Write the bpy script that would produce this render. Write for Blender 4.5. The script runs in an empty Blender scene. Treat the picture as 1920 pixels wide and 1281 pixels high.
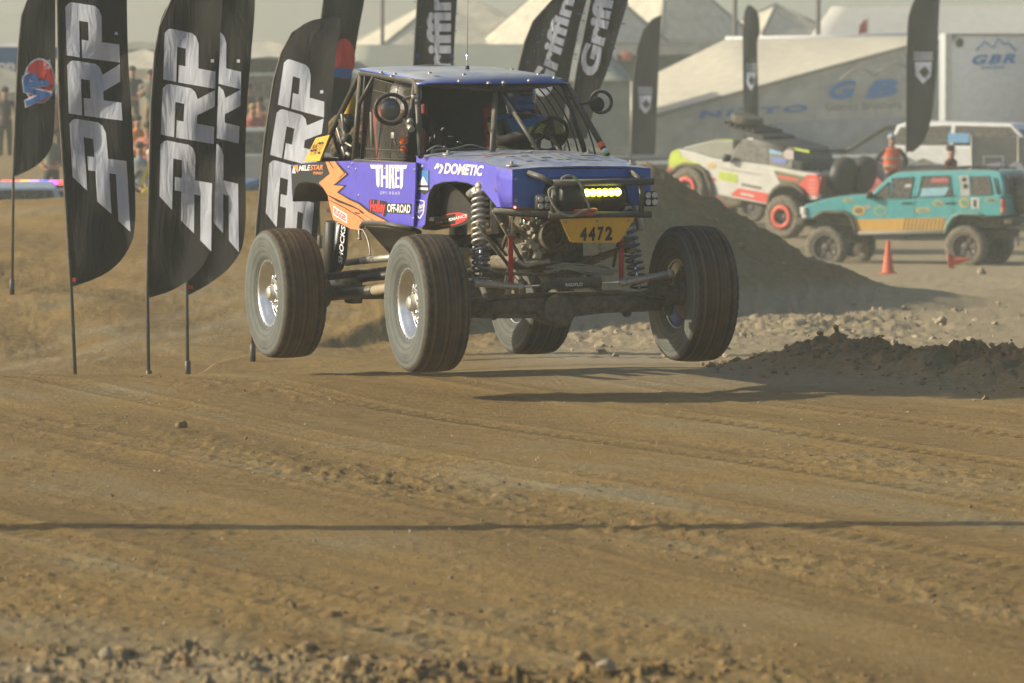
import bpy, bmesh, math, random
import numpy as np
from mathutils import Vector, Matrix
random.seed(7)
R = math.radians
sc = bpy.context.scene
col = sc.collection
# ------------------------------------------------------------------ camera, light, sky
CAM_H = 2.7
F = 200.0 / 36.0 * 1920.0
HORIZON = 60.0
PITCH = math.atan((640.5 - HORIZON) / F)
cd = bpy.data.cameras.new('camera')
cam = bpy.data.objects.new('camera', cd)
col.objects.link(cam)
cam.location = (0, 0, CAM_H)
cam.rotation_euler = (R(90) - PITCH, 0, 0)
cd.lens = 200
cd.sensor_width = 36
cd.clip_start = 0.5
cd.clip_end = 6000
cd.dof.use_dof = True
cd.dof.focus_distance = 43.3
cd.dof.aperture_fstop = 5.0
sc.camera = cam
SUN_EL, SUN_AZ = 23.0, 181.5     # the sun stands to the left of the picture (math angle from +X)
w = bpy.data.worlds.new('World')
sc.world = w
w.use_nodes = True
nt = w.node_tree
nt.nodes.clear()
sky = nt.nodes.new('ShaderNodeTexSky')
sky.sky_type = 'NISHITA'
sky.sun_disc = False
sky.sun_elevation = R(SUN_EL)
sky.sun_rotation = R(90 - SUN_AZ)
sky.air_density = 1.0
sky.dust_density = 2.5
sky.ozone_density = 1.0
bg = nt.nodes.new('ShaderNodeBackground')
bg.inputs['Strength'].default_value = 0.115
wo = nt.nodes.new('ShaderNodeOutputWorld')
nt.links.new(sky.outputs[0], bg.inputs[0])
nt.links.new(bg.outputs[0], wo.inputs[0])
sl = bpy.data.lights.new('sun', 'SUN')
sl.energy = 4.6
sl.angle = R(0.53)
sl.color = (1.0, 0.90, 0.69)
so = bpy.data.objects.new('sun', sl)
col.objects.link(so)
sd = Vector((math.cos(R(SUN_AZ)) * math.cos(R(SUN_EL)), math.sin(R(SUN_AZ)) * math.cos(R(SUN_EL)), math.sin(R(SUN_EL))))
so.rotation_euler = sd.to_track_quat('Z', 'Y').to_euler()
sc.view_settings.view_transform = 'Standard'
sc.view_settings.look = 'None'
sc.view_settings.exposure = 0.15
sc.view_settings.gamma = 1
sc.view_settings.use_curve_mapping = False
sc.cycles.max_bounces = 6
sc.cycles.volume_bounces = 1
sc.cycles.transparent_max_bounces = 12

def ray(px, py):
    d = Vector(((px - 960.0) / F, (640.5 - py) / F, -1.0))
    return cam_rot @ d
cam_rot = cam.rotation_euler.to_matrix()
def at(px, py, Y):
    d = ray(px, py)
    t = Y / d.y
    return Vector((d.x * t, Y, CAM_H + d.z * t))
def ppm(Y):
    return F / Y

# ------------------------------------------------------------------ helpers
def tag(o, label=None, cat=None, group=None, kind=None):
    if label: o['label'] = label
    if cat: o['category'] = cat
    if group: o['group'] = group
    if kind: o['kind'] = kind
    return o
def empty(name, loc=(0, 0, 0), label=None, cat=None, group=None, mat=None):
    o = bpy.data.objects.new(name, None)
    col.objects.link(o)
    o.empty_display_size = 0.2
    if mat is not None: o.matrix_world = mat
    else: o.location = loc
    return tag(o, label, cat, group)
def rect(a, b):
    return [(a[0], a[1]), (b[0], a[1]), (b[0], b[1]), (a[0], b[1])]

class MB:
    def __init__(s):
        s.v, s.f, s.m, s.sm = [], [], [], []
    def add(s, vs, fs, m=0, smooth=False):
        n = len(s.v)
        s.v.extend([tuple(v) for v in vs])
        for f in fs:
            s.f.append(tuple(i + n for i in f)); s.m.append(m); s.sm.append(smooth)
        return s
    def box(s, c, size, rot=None, m=0, bev=0.0):
        c = Vector(c); hx, hy, hz = size[0] / 2, size[1] / 2, size[2] / 2
        M = rot if rot is not None else Matrix.Identity(3)
        if bev <= 0:
            vs = [c + M @ Vector((x * hx, y * hy, z * hz)) for x in (-1, 1) for y in (-1, 1) for z in (-1, 1)]
            return s.add(vs, [(0, 1, 3, 2), (4, 6, 7, 5), (0, 4, 5, 1), (2, 3, 7, 6), (0, 2, 6, 4), (1, 5, 7, 3)], m)
        b = min(bev, hx * .9, hy * .9, hz * .9)
        bm = bmesh.new()
        bmesh.ops.create_cube(bm, size=1)
        for v in bm.verts: v.co = Vector((v.co.x * 2 * hx, v.co.y * 2 * hy, v.co.z * 2 * hz))
        bmesh.ops.bevel(bm, geom=list(bm.edges), offset=b, segments=2, affect='EDGES', profile=0.5)
        bm.verts.index_update()
        s.add([c + M @ v.co for v in bm.verts], [[v.index for v in f.verts] for f in bm.faces], m, True)
        bm.free()
        return s
    def tube(s, pts, r, seg=10, m=0, closed=False, cap=True):
        pts = [Vector(p) for p in pts]
        n = len(pts)
        rs = r if isinstance(r, (list, tuple)) else [r] * n
        T = []
        for i in range(n):
            a = pts[(i - 1) % n] if (closed or i > 0) else pts[i]
            b = pts[(i + 1) % n] if (closed or i < n - 1) else pts[i]
            t = (b - a)
            T.append(t.normalized() if t.length > 1e-9 else Vector((0, 0, 1)))
        up = Vector((0, 0, 1)) if abs(T[0].z) < .9 else Vector((1, 0, 0))
        N = (up - T[0] * up.dot(T[0])).normalized()
        base = len(s.v); vs = []; fs = []
        for i in range(n):
            N = (N - T[i] * N.dot(T[i]))
            N = N.normalized() if N.length > 1e-6 else T[i].orthogonal().normalized()
            B = T[i].cross(N)
            for k in range(seg):
                a = 2 * math.pi * k / seg
                vs.append(pts[i] + (N * math.cos(a) + B * math.sin(a)) * rs[i])
        rng = n if closed else n - 1
        for i in range(rng):
            j = (i + 1) % n
            for k in range(seg):
                l = (k + 1) % seg
                fs.append((i * seg + k, i * seg + l, j * seg + l, j * seg + k))
        s.add(vs, fs, m, True)
        if cap and not closed:
            s.add(vs[:seg], [tuple(range(seg))[::-1]], m)
            s.add(vs[-seg:], [tuple(range(seg))], m)
        return s
    def lathe(s, prof, c, axis, seg=32, m=0, cap0=False, cap1=False, smooth=True, rfun=None):
        c = Vector(c); A = Vector(axis).normalized()
        U = A.orthogonal().normalized(); V = A.cross(U)
        vs, fs = [], []
        for i, (r, h) in enumerate(prof):
            for k in range(seg):
                a = 2 * math.pi * k / seg
                rr = r + (rfun(i, k, a) if rfun else 0)
                vs.append(c + A * h + (U * math.cos(a) + V * math.sin(a)) * rr)
        for i in range(len(prof) - 1):
            for k in range(seg):
                l = (k + 1) % seg
                fs.append((i * seg + k, i * seg + l, (i + 1) * seg + l, (i + 1) * seg + k))
        s.add(vs, fs, m, smooth)
        if cap0: s.add(vs[:seg], [tuple(range(seg))[::-1]], m)
        if cap1: s.add(vs[-seg:], [tuple(range(seg))], m)
        return s
    def cyl(s, p0, p1, r, seg=14, m=0):
        p0 = Vector(p0); p1 = Vector(p1); d = p1 - p0
        return s.lathe([(r * .93, 0), (r, r * .07), (r, d.length - r * .07), (r * .93, d.length)], p0, d, seg, m, True, True)
    def ball(s, c, r, seg=16, m=0, sc3=(1, 1, 1), M=None):
        c = Vector(c); vs, fs = [], []
        rings = seg // 2
        for i in range(rings + 1):
            t = math.pi * i / rings
            for k in range(seg):
                a = 2 * math.pi * k / seg
                p = Vector((math.sin(t) * math.cos(a) * sc3[0], math.sin(t) * math.sin(a) * sc3[1], math.cos(t) * sc3[2])) * r
                vs.append(c + (M @ p if M else p))
        for i in range(rings):
            for k in range(seg):
                l = (k + 1) % seg
                fs.append((i * seg + k, (i + 1) * seg + k, (i + 1) * seg + l, i * seg + l))
        return s.add(vs, fs, m, True)
    def prism(s, poly, vec, m=0, msides=None):
        poly = [Vector(p) for p in poly]; vec = Vector(vec); n = len(poly)
        vs = poly + [p + vec for p in poly]
        s.add(vs, [tuple(range(n))[::-1], tuple(range(n, 2 * n))], m)
        s.add(vs, [(i, (i + 1) % n, n + (i + 1) % n, n + i) for i in range(n)], m if msides is None else msides)
        return s
    def loft(s, a, b, m=0, cap=True):
        n = len(a)
        s.add(list(a) + list(b), [(i, (i + 1) % n, n + (i + 1) % n, n + i) for i in range(n)], m)
        if cap: s.add(list(a) + list(b), [tuple(range(n))[::-1], tuple(range(n, 2 * n))], m)
        return s
    def ring(s, c, axis, R0, r, seg=28, tseg=8, m=0):
        A = Vector(axis).normalized(); U = A.orthogonal().normalized(); V = A.cross(U)
        pts = [Vector(c) + (U * math.cos(2 * math.pi * k / seg) + V * math.sin(2 * math.pi * k / seg)) * R0 for k in range(seg)]
        return s.tube(pts, r, tseg, m, closed=True)
    def helix(s, p0, p1, R0, r, turns, m=0, per=14, tseg=7):
        p0 = Vector(p0); p1 = Vector(p1); A = (p1 - p0).normalized(); L = (p1 - p0).length
        U = A.orthogonal().normalized(); V = A.cross(U)
        n = int(turns * per)
        pts = [p0 + A * (L * k / n) + (U * math.cos(2 * math.pi * k / per) + V * math.sin(2 * math.pi * k / per)) * R0 for k in range(n + 1)]
        return s.tube(pts, r, tseg, m)
    def build(s, name, mats, parent=None, label=None, cat=None, group=None, kind=None, bevel=0.0, fix=True):
        me = bpy.data.meshes.new(name)
        me.from_pydata(s.v, [], s.f)
        if not isinstance(mats, (list, tuple)): mats = [mats]
        for x in mats: me.materials.append(x)
        me.polygons.foreach_set('material_index', s.m)
        me.polygons.foreach_set('use_smooth', s.sm)
        me.update()
        if fix:
            bm = bmesh.new(); bm.from_mesh(me)
            bmesh.ops.remove_doubles(bm, verts=bm.verts, dist=1e-5)
            bmesh.ops.recalc_face_normals(bm, faces=bm.faces)
            bm.to_mesh(me); bm.free()
        o = bpy.data.objects.new(name, me)
        col.objects.link(o)
        if parent is not None: o.parent = parent
        if bevel > 0:
            md = o.modifiers.new('bevel', 'BEVEL'); md.width = bevel; md.segments = 2; md.limit_method = 'ANGLE'; md.angle_limit = R(40)
            md.harden_normals = False
        return tag(o, label, cat, group, kind)

# ------------------------------------------------------------------ materials
DUST = (0.40, 0.34, 0.235)
def new_mat(name):
    m = bpy.data.materials.new(name); m.use_nodes = True
    n = m.node_tree; b = n.nodes['Principled BSDF']
    return m, n, b
def mat(name, c, rough=.5, metal=0.0, dust=0.0, dscale=6.0, up=0.0, bump=0.0, bscale=60.0, emit=None, estr=0, spec=0.5, coat=0.0, var=0.08, alpha=1.0, dust_glare=None):
    """colour + a little variation + dust film in patches (more on upward faces when up > 0); the film colour can hold painted glare"""
    m, n, b = new_mat(name)
    L = n.links.new
    tc = n.nodes.new('ShaderNodeTexCoord')
    noi = n.nodes.new('ShaderNodeTexNoise'); noi.inputs['Scale'].default_value = dscale; noi.inputs['Detail'].default_value = 6; noi.inputs['Roughness'].default_value = .62
    L(tc.outputs['Object'], noi.inputs['Vector'])
    base = n.nodes.new('ShaderNodeMix'); base.data_type = 'RGBA'; base.blend_type = 'MULTIPLY'
    base.inputs[0].default_value = 1.0
    base.inputs[6].default_value = (*c, 1)
    mr = n.nodes.new('ShaderNodeMapRange'); mr.inputs[1].default_value = .3; mr.inputs[2].default_value = .7; mr.inputs[3].default_value = 1 - var * 2; mr.inputs[4].default_value = 1 + var
    L(noi.outputs[0], mr.inputs[0]); L(mr.outputs[0], base.inputs[7])
    out = base.outputs[2]
    rin = None
    if dust > 0 or up > 0:
        n2 = n.nodes.new('ShaderNodeTexNoise'); n2.inputs['Scale'].default_value = dscale * 2.3; n2.inputs['Detail'].default_value = 8; n2.inputs['Roughness'].default_value = .7
        L(tc.outputs['Object'], n2.inputs['Vector'])
        m2 = n.nodes.new('ShaderNodeMapRange'); m2.inputs[1].default_value = .38; m2.inputs[2].default_value = .72; m2.inputs[3].default_value = dust * .35; m2.inputs[4].default_value = min(1, dust * 1.5)
        L(n2.outputs[0], m2.inputs[0])
        fac = m2.outputs[0]
        if up > 0:
            g = n.nodes.new('ShaderNodeNewGeometry'); sx = n.nodes.new('ShaderNodeSeparateXYZ'); L(g.outputs['Normal'], sx.inputs[0])
            mu = n.nodes.new('ShaderNodeMapRange'); mu.inputs[1].default_value = .35; mu.inputs[2].default_value = .98; mu.inputs[3].default_value = 0; mu.inputs[4].default_value = up
            L(sx.outputs[2], mu.inputs[0])
            mm = n.nodes.new('ShaderNodeMath'); mm.operation = 'MULTIPLY'; L(mu.outputs[0], mm.inputs[0])
            m3 = n.nodes.new('ShaderNodeMapRange'); m3.inputs[1].default_value = .3; m3.inputs[2].default_value = .65; m3.inputs[3].default_value = .45; m3.inputs[4].default_value = 1.1
            L(noi.outputs[0], m3.inputs[0]); L(m3.outputs[0], mm.inputs[1])
            ad = n.nodes.new('ShaderNodeMath'); ad.operation = 'ADD'; ad.use_clamp = True
            L(fac, ad.inputs[0]); L(mm.outputs[0], ad.inputs[1]); fac = ad.outputs[0]
        dm = n.nodes.new('ShaderNodeMix'); dm.data_type = 'RGBA'
        L(fac, dm.inputs[0]); L(out, dm.inputs[6]); dm.inputs[7].default_value = (*(dust_glare or DUST), 1)
        out = dm.outputs[2]
        rr = n.nodes.new('ShaderNodeMapRange'); rr.inputs[3].default_value = rough; rr.inputs[4].default_value = .95
        L(fac, rr.inputs[0]); L(rr.outputs[0], b.inputs['Roughness'])
        if metal > 0:
            rm = n.nodes.new('ShaderNodeMapRange'); rm.inputs[3].default_value = metal; rm.inputs[4].default_value = 0
            L(fac, rm.inputs[0]); L(rm.outputs[0], b.inputs['Metallic'])
    else:
        b.inputs['Roughness'].default_value = rough
        b.inputs['Metallic'].default_value = metal
    L(out, b.inputs['Base Color'])
    b.inputs['Specular IOR Level'].default_value = spec
    b.inputs['Coat Weight'].default_value = coat
    if bump > 0:
        nb = n.nodes.new('ShaderNodeTexNoise'); nb.inputs['Scale'].default_value = bscale; nb.inputs['Detail'].default_value = 5
        L(tc.outputs['Object'], nb.inputs['Vector'])
        bp = n.nodes.new('ShaderNodeBump'); bp.inputs['Strength'].default_value = bump; bp.inputs['Distance'].default_value = .02
        L(nb.outputs[0], bp.inputs['Height']); L(bp.outputs[0], b.inputs['Normal'])
    if emit:
        b.inputs['Emission Color'].default_value = (*emit, 1); b.inputs['Emission Strength'].default_value = estr
    if alpha < 1:
        b.inputs['Alpha'].default_value = alpha
    return m
_mc = {}
def cm(c, rough=.7, dust=.12, **k):
    key = (tuple(round(x, 3) for x in c), rough, dust, tuple(sorted(k.items())))
    if key not in _mc: _mc[key] = mat('paint_%d' % len(_mc), c, rough, dust=dust, **k)
    return _mc[key]

M = {}
M['purple'] = mat('purple_wrap', (0.095, 0.085, 0.66), .32, dust=.07, dscale=5, up=.6, coat=.4, spec=.5)
M['blue'] = mat('blue_wrap', (0.008, 0.105, 0.46), .30, dust=.05, dscale=5, up=.78, dust_glare=(.46, .47, .46), coat=.4, spec=.5)  # hood: dust plus sky glare, both painted into the pale film on top
M['roofblue'] = mat('roof_wrap', (0.02, 0.08, 0.46), .28, dust=.04, dscale=3.0, up=.92, dust_glare=(.50, .50, .46), coat=.4)  # roof glare is worked into the colour of its dust layer
M['black'] = mat('black_paint', (0.010, 0.011, 0.012), .5, dust=.045, up=.25)
M['wrapblack'] = mat('black_wrap', (0.012, 0.02, 0.028), .4, dust=.04)
M['tube'] = mat('tube_paint', (0.022, 0.026, 0.028), .42, dust=.12, dscale=12, up=.6)
M['orange'] = mat('orange_wrap', (0.80, 0.27, 0.09), .5, dust=.10)
M['white'] = mat('white_print', (0.78, 0.78, 0.80), .6, dust=.05)
M['red'] = mat('red_print', (0.62, 0.03, 0.03), .5, dust=.05)
M['yellow'] = mat('yellow_plate', (0.72, 0.42, 0.02), .6, dust=.15)
M['ink'] = mat('ink_black', (0.012, 0.014, 0.016), .6)
M['bluep'] = mat('blue_print', (0.05, 0.22, 0.55), .5)
M['alu'] = mat('brushed_aluminium', (0.74, 0.77, 0.80), .26, metal=1.0, dust=.08, dscale=14)
M['steel'] = mat('dusty_steel', (0.42, 0.41, 0.39), .4, metal=.9, dust=.28, dscale=16, up=.3)
M['chrome'] = mat('chrome_rod', (0.8, 0.8, 0.8), .12, metal=1.0, dust=.08)
M['spring'] = mat('spring_steel', (0.55, 0.54, 0.52), .35, metal=.8, dust=.22, dscale=18)
M['bspring'] = mat('blue_spring', (0.03, 0.07, 0.16), .4, dust=.2)
M['strap'] = mat('red_strap', (0.42, 0.02, 0.02), .8, dust=.12)
M['greasy'] = mat('greasy_castings', (0.035, 0.03, 0.025), .6, dust=.38, dscale=9, up=.5, bump=.3)
M['glass'] = mat('dark_glass', (0.02, 0.022, 0.024), .12, dust=.15)
M['lens'] = mat('lamp_lens', (0.55, 0.56, 0.58), .15, metal=.5, dust=.1)
M['rope'] = mat('winch_rope', (0.26, 0.27, 0.25), .9, dust=.2, bump=.4, bscale=120)
M['ropeg'] = mat('green_rope_mark', (0.25, 0.6, 0.2), .9)
M['orangep'] = mat('orange_tape', (0.8, 0.14, 0.02), .6)
M['mirror'] = mat('mirror_glass', (0.10, 0.11, 0.12), .1, metal=.3, dust=.15, coat=.5)
M['seat'] = mat('red_seat', (0.30, 0.02, 0.018), .8, dust=.15, up=.4)
M['suit'] = mat('black_suit', (0.02, 0.022, 0.028), .85, dust=.12)
M['suitblue'] = mat('blue_suit', (0.02, 0.16, 0.36), .8, dust=.05)
M['helmblue'] = mat('helmet_blue', (0.03, 0.10, 0.32), .3, coat=.4)
M['helmwhite'] = mat('helmet_white', (0.6, 0.62, 0.64), .3, coat=.4, dust=.1)
M['skin'] = mat('skin', (0.42, 0.22, 0.14), .6)
M['led'] = mat('amber_led', (1, .9, .3), .3, emit=(0.90, 0.95, 0.01), estr=7.0)
M['ledhot'] = mat('amber_led_core', (1, .95, .6), .3, emit=(1.0, 0.98, 0.30), estr=30.0)
M['redled'] = mat('red_led', (.8, .1, .1), .3, emit=(1.0, 0.15, 0.12), estr=5.0)
def net_mat():
    m, n, b = new_mat('window_net')
    b.inputs['Base Color'].default_value = (0.10, 0.088, 0.07, 1); b.inputs['Roughness'].default_value = .9
    b.inputs['Alpha'].default_value = 0.34
    return m
M['net'] = net_mat()

def tyre_mat(name, c, dust, band):
    m, n, b = new_mat(name); L = n.links.new
    tc = n.nodes.new('ShaderNodeTexCoord')
    sp = n.nodes.new('ShaderNodeSeparateXYZ'); L(tc.outputs['Object'], sp.inputs[0])
    # distance from axle (local y is the axle): dust film on the sidewall and in worn bands round the tread
    ln = n.nodes.new('ShaderNodeVectorMath'); ln.operation = 'LENGTH'
    cb = n.nodes.new('ShaderNodeCombineXYZ'); L(sp.outputs[0], cb.inputs[0]); L(sp.outputs[2], cb.inputs[2]); L(cb.outputs[0], ln.inputs[0])
    cr = n.nodes.new('ShaderNodeCombineXYZ'); L(ln.outputs['Value'], cr.inputs[0]); L(sp.outputs[1], cr.inputs[1])
    no = n.nodes.new('ShaderNodeTexNoise'); no.inputs['Scale'].default_value = 42; no.inputs['Detail'].default_value = 4; L(cr.outputs[0], no.inputs['Vector'])
    n2 = n.nodes.new('ShaderNodeTexNoise'); n2.inputs['Scale'].default_value = 9; n2.inputs['Detail'].default_value = 7; L(tc.outputs['Object'], n2.inputs['Vector'])
    av = n.nodes.new('ShaderNodeMath'); av.operation = 'MULTIPLY_ADD'; av.inputs[1].default_value = .72
    L(no.outputs[0], av.inputs[0])
    hv = n.nodes.new('ShaderNodeMath'); hv.operation = 'MULTIPLY'; hv.inputs[1].default_value = .28; L(n2.outputs[0], hv.inputs[0]); L(hv.outputs[0], av.inputs[2])
    mr = n.nodes.new('ShaderNodeMapRange'); mr.inputs[1].default_value = .38; mr.inputs[2].default_value = .60; mr.inputs[3].default_value = dust * .1; mr.inputs[4].default_value = dust * 1.7
    L(av.outputs[0], mr.inputs[0])
    # side wall: where radius < .49
    sw = n.nodes.new('ShaderNodeMapRange'); sw.inputs[1].default_value = .515; sw.inputs[2].default_value = .485; sw.inputs[3].default_value = 0; sw.inputs[4].default_value = 1; L(ln.outputs['Value'], sw.inputs[0])
    mx = n.nodes.new('ShaderNodeMix'); mx.data_type = 'RGBA'; L(sw.outputs[0], mx.inputs[0])
    mx.inputs[6].default_value = (0.19, 0.13, 0.065, 1); mx.inputs[7].default_value = (0.135, 0.145, 0.135, 1)
    ms = n.nodes.new('ShaderNodeMath'); ms.operation = 'MULTIPLY_ADD'; ms.inputs[1].default_value = band; ms.use_clamp = True
    L(sw.outputs[0], ms.inputs[0]); L(mr.outputs[0], ms.inputs[2])
    fm = n.nodes.new('ShaderNodeMix'); fm.data_type = 'RGBA'; L(ms.outputs[0], fm.inputs[0]); fm.inputs[6].default_value = (*c, 1); L(mx.outputs[2], fm.inputs[7])
    L(fm.outputs[2], b.inputs['Base Color']); b.inputs['Roughness'].default_value = .8; b.inputs['Specular IOR Level'].default_value = .3
    bp = n.nodes.new('ShaderNodeBump'); bp.inputs['Strength'].default_value = .35; bp.inputs['Distance'].default_value = .01; L(n2.outputs[0], bp.inputs['Height']); L(bp.outputs[0], b.inputs['Normal'])
    return m
M['tyre'] = tyre_mat('race_tyre_rubber', (0.022, 0.021, 0.020), .42, .42)
M['tyre2'] = tyre_mat('muddy_tyre_rubber', (0.03, 0.03, 0.028), .6, .25)

# ------------------------------------------------------------------ text
_tc = {}
def text2d(s, bold=0.0, shear=0.0, space=1.0):
    key = (s, bold, shear, space)
    if key in _tc: return _tc[key]
    cu = bpy.data.curves.new('t', 'FONT'); cu.body = s; cu.offset = bold; cu.shear = shear; cu.space_character = space; cu.resolution_u = 3
    o = bpy.data.objects.new('t', cu); col.objects.link(o)
    dg = bpy.context.evaluated_depsgraph_get(); dg.update()
    me = bpy.data.meshes.new_from_object(o.evaluated_get(dg))
    vs = [(v.co.x, v.co.y) for v in me.vertices]; fs = [tuple(p.vertices) for p in me.polygons]
    bpy.data.objects.remove(o); bpy.data.curves.remove(cu); bpy.data.meshes.remove(me)
    x0 = min(v[0] for v in vs); x1 = max(v[0] for v in vs); y0 = min(v[1] for v in vs); y1 = max(v[1] for v in vs)
    vs = [((v[0] - x0) / (x1 - x0), (v[1] - y0) / (y1 - y0)) for v in vs]
    _tc[key] = (vs, fs)
    return _tc[key]
def text_on(mb, s, q, m=0, off=(0, 0, 0), **k):
    """q: four points bottom-left, bottom-right, top-right, top-left"""
    vs, fs = text2d(s, **k); q = [Vector(p) for p in q]; off = Vector(off)
    P = [(q[0] * (1 - a) + q[1] * a) * (1 - b) + (q[3] * (1 - a) + q[2] * a) * b + off for a, b in vs]
    return mb.add(P, fs, m)

# ------------------------------------------------------------------ noise for terrain
rng = np.random.RandomState(11)
TAB = rng.rand(256, 256)
def vnoise(x, y):
    xi = np.floor(x).astype(np.int64); yi = np.floor(y).astype(np.int64)
    fx = x - xi; fy = y - yi
    fx = fx * fx * fx * (fx * (fx * 6 - 15) + 10); fy = fy * fy * fy * (fy * (fy * 6 - 15) + 10)
    a = TAB[xi & 255, yi & 255]; b = TAB[(xi + 1) & 255, yi & 255]; c = TAB[xi & 255, (yi + 1) & 255]; d = TAB[(xi + 1) & 255, (yi + 1) & 255]
    return (a * (1 - fx) + b * fx) * (1 - fy) + (c * (1 - fx) + d * fx) * fy - .5
def fbm(x, y, oct=4, gain=.5, rot=.6):
    s = 0; amp = 1.0
    c, sn = math.cos(rot), math.sin(rot)
    for i in range(oct):
        s = s + amp * vnoise(x + 17.3 * i, y - 9.1 * i)
        x, y = (x * c - y * sn) * 2.03, (x * sn + y * c) * 2.03
        amp *= gain
    return s
def sst(a, b, x):
    t = np.clip((x - a) / (b - a), 0, 1)
    return t * t * (3 - 2 * t)
YAW = R(22)
def base_h(x, y):
    """the lie of the land, metres; works on arrays"""
    x = np.asarray(x, float); y = np.asarray(y, float)
    # right-hand valley floor
    fl = np.interp(y, [0, 44, 46.2, 50, 60, 70, 90, 110, 125, 160, 400, 3000], [0, 0, -.03, -.22, -.5, -.78, -1.38, -1.95, -2.12, -2.1, -1.4, 1.5])
    # left trough and back plateau
    lf = np.interp(y, [0, 44, 46, 49, 54, 75, 79, 86, 98, 112, 130, 170, 400, 3000], [0, 0, -.08, -.42, -.52, .43, .30, -1.2, -1.3, -.7, 0, -.2, -1.4, 1.5])
    top = sst(52, 75, y)
    mound = lf + top * np.clip((x + 6.7) * .05, -.1, .45) * (1 - sst(76, 88, y))
    lip = np.interp(y, [0, 33, 38, 42.5, 44, 46, 47, 3000], [0, 0, -.045, -.085, -.06, .0, 0, 0]) * sst(-2.5, -.3, x)
    rx = -2.5 + (np.minimum(y, 75) - 54) * 4.3 / 21.0 + .18 * vnoise(y * .6, y * .1)
    s = x - rx
    drop = mound - np.interp(np.clip(s, 0, None), [0, .25, .7, 1.5, 2.1, 3.1, 4.5, 8], [0, .13, .48, .90, 1.22, 1.52, 1.75, 2.0])
    gul = vnoise(x * 1.5 + 2, y * .55) + .5 * vnoise(x * 3.5, y * 1.2 + 7)
    drop = np.where(s > 0, drop + .12 * gul * sst(.1, .8, s) * (1 - sst(1.6, 2.6, s)), mound)
    wl = sst(88, 100, y)      # behind the mound: blend left plateau into right floor around x = 0..3
    back = lf * (1 - sst(-2, 4, x)) + fl * sst(-2, 4, x)
    front = np.maximum(drop, fl)
    front = np.where(s > 0, front, mound)
    pre = sst(48, 54, y)
    front = front * pre + np.where(s > 0, fl, lf) * (1 - pre) if True else front
    h = front * (1 - wl) + back * wl
    # blend ridge start so there is no wall before the mound
    k = 1 - sst(50, 56, y)
    h = h * (1 - k) + (lf * (1 - sst(-3.5, 1.0, x)) + fl * sst(-3.5, 1.0, x)) * k
    h = h + lip
    # hump under the climbing truck
    h = h + .85 * np.exp(-(((x - 3.2) / 2.0) ** 2 + ((y - 121) / 6.0) ** 2))
    return h
def berm_mask(x, y):
    yc = 47.3 - (x - 1.9) * 1.15
    m = np.exp(-((y - yc) / 1.25) ** 2) * sst(1.5, 2.9, x)
    return m
def front_berm(x, y):
    return (1 - sst(24.15, 25.0, y + .16 * (x + 2.2) + .7 * vnoise(x * 1.6, 3.3) + .5 * vnoise(x * 4, y * 2))) * np.clip(1.0 + 1.5 * vnoise(x * 1.9 + 3, y * 2.2), .35, 1.35) * (1 - .75 * sst(.7, 1.5, x))
def height(x, y, fine=True):
    x = np.asarray(x, float); y = np.asarray(y, float)
    h = base_h(x, y)
    b = berm_mask(x, y)
    lump = fbm(x * 2.2, y * 1.6, 3)
    h = h + b * (.17 + .20 * lump)
    # long undulation and streaky ruts along the racing line
    c, s = math.cos(YAW), math.sin(YAW)
    a = x * c + y * s            # across the line
    l = -x * s + y * c           # along the line
    near = 1 - sst(44, 52, y)
    h = h + near * (.035 * vnoise(a * .35, l * .16) + .012 * vnoise(a * 1.9, l * .12) + .007 * vnoise(a * 6.0, l * .35))
    h = h + (1 - near) * sst(50, 58, y) * (1 - sst(90, 120, y)) * (.14 * fbm(x * .4, y * .25, 3) + .03 * fbm(x * 2.0, y * 1.2, 3))
    if fine:
        rough = np.clip(.45 + 2.4 * vnoise(a * .9 + 5, l * .22) + .8 * vnoise(a * 2.3, l * .8), .08, 1.9)
        d = fbm(x * 9.0, y * 5.0, 4, .58)
        h = h + .012 * rough * d * sst(15, 20, y) * (1 - sst(46, 60, y) * .0)
        for a0, wd, ph in ((9.2, .16, .2), (11.6, .15, 1.0), (13.1, .17, 2.0), (14.9, .16, .5), (16.4, .15, 1.7), (17.6, .14, .9)):
            am = a + .35 * vnoise(l * .13 + ph * 5, ph + 0 * l)
            mk = np.exp(-((am - a0) / wd) ** 4) * np.clip(.5 + 2.2 * vnoise(l * .3 + ph * 9, a * .2), 0, 1) * near
            h = h + mk * (.007 * np.sin(l * 6.283 / .21 + 5 * np.abs(am - a0) / wd + ph) - .006) + near * .007 * np.exp(-((np.abs(am - a0) - wd * 1.25) / .05) ** 2)
        clod = np.maximum(0, vnoise(x * 13 + 3, y * 7.5) - .17) 
        h = h + .03 * clod * rough * near
        fb = np.clip(front_berm(x, y), 0, 1)
        h = h + fb * (.01 +   .075 * np.maximum(0, fbm(x * 10 + 1, y * 6.5, 5, .66) - .02) * np.clip(1.3 - .45 * np.abs(x + .6), .12, 1))
        h = h + b * (.15 * np.abs(fbm(x * 5.5, y * 4, 4, .6)) + .03 * np.abs(fbm(x * 16, y * 10, 2)))
        far = sst(50, 60, y) * (1 - sst(110, 160, y))
        h = h + .07 * sst(59, 64, y) * (1 - sst(80, 90, y)) * sst(-1.5, .5, x) * (1 - sst(4.0, 5.5, x)) * fbm(x * 5.5, y * 2.8, 4, .6)
        h = h + far * (.012 + .05 * sst(-3, .5, x) * (1 - sst(3.5, 5.5, x))) * np.abs(fbm(x * 4.5, y * 2.2, 4, .62))
    return h
def gz(x, y):
    return float(height(np.array([x]), np.array([y]), False)[0])
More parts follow.
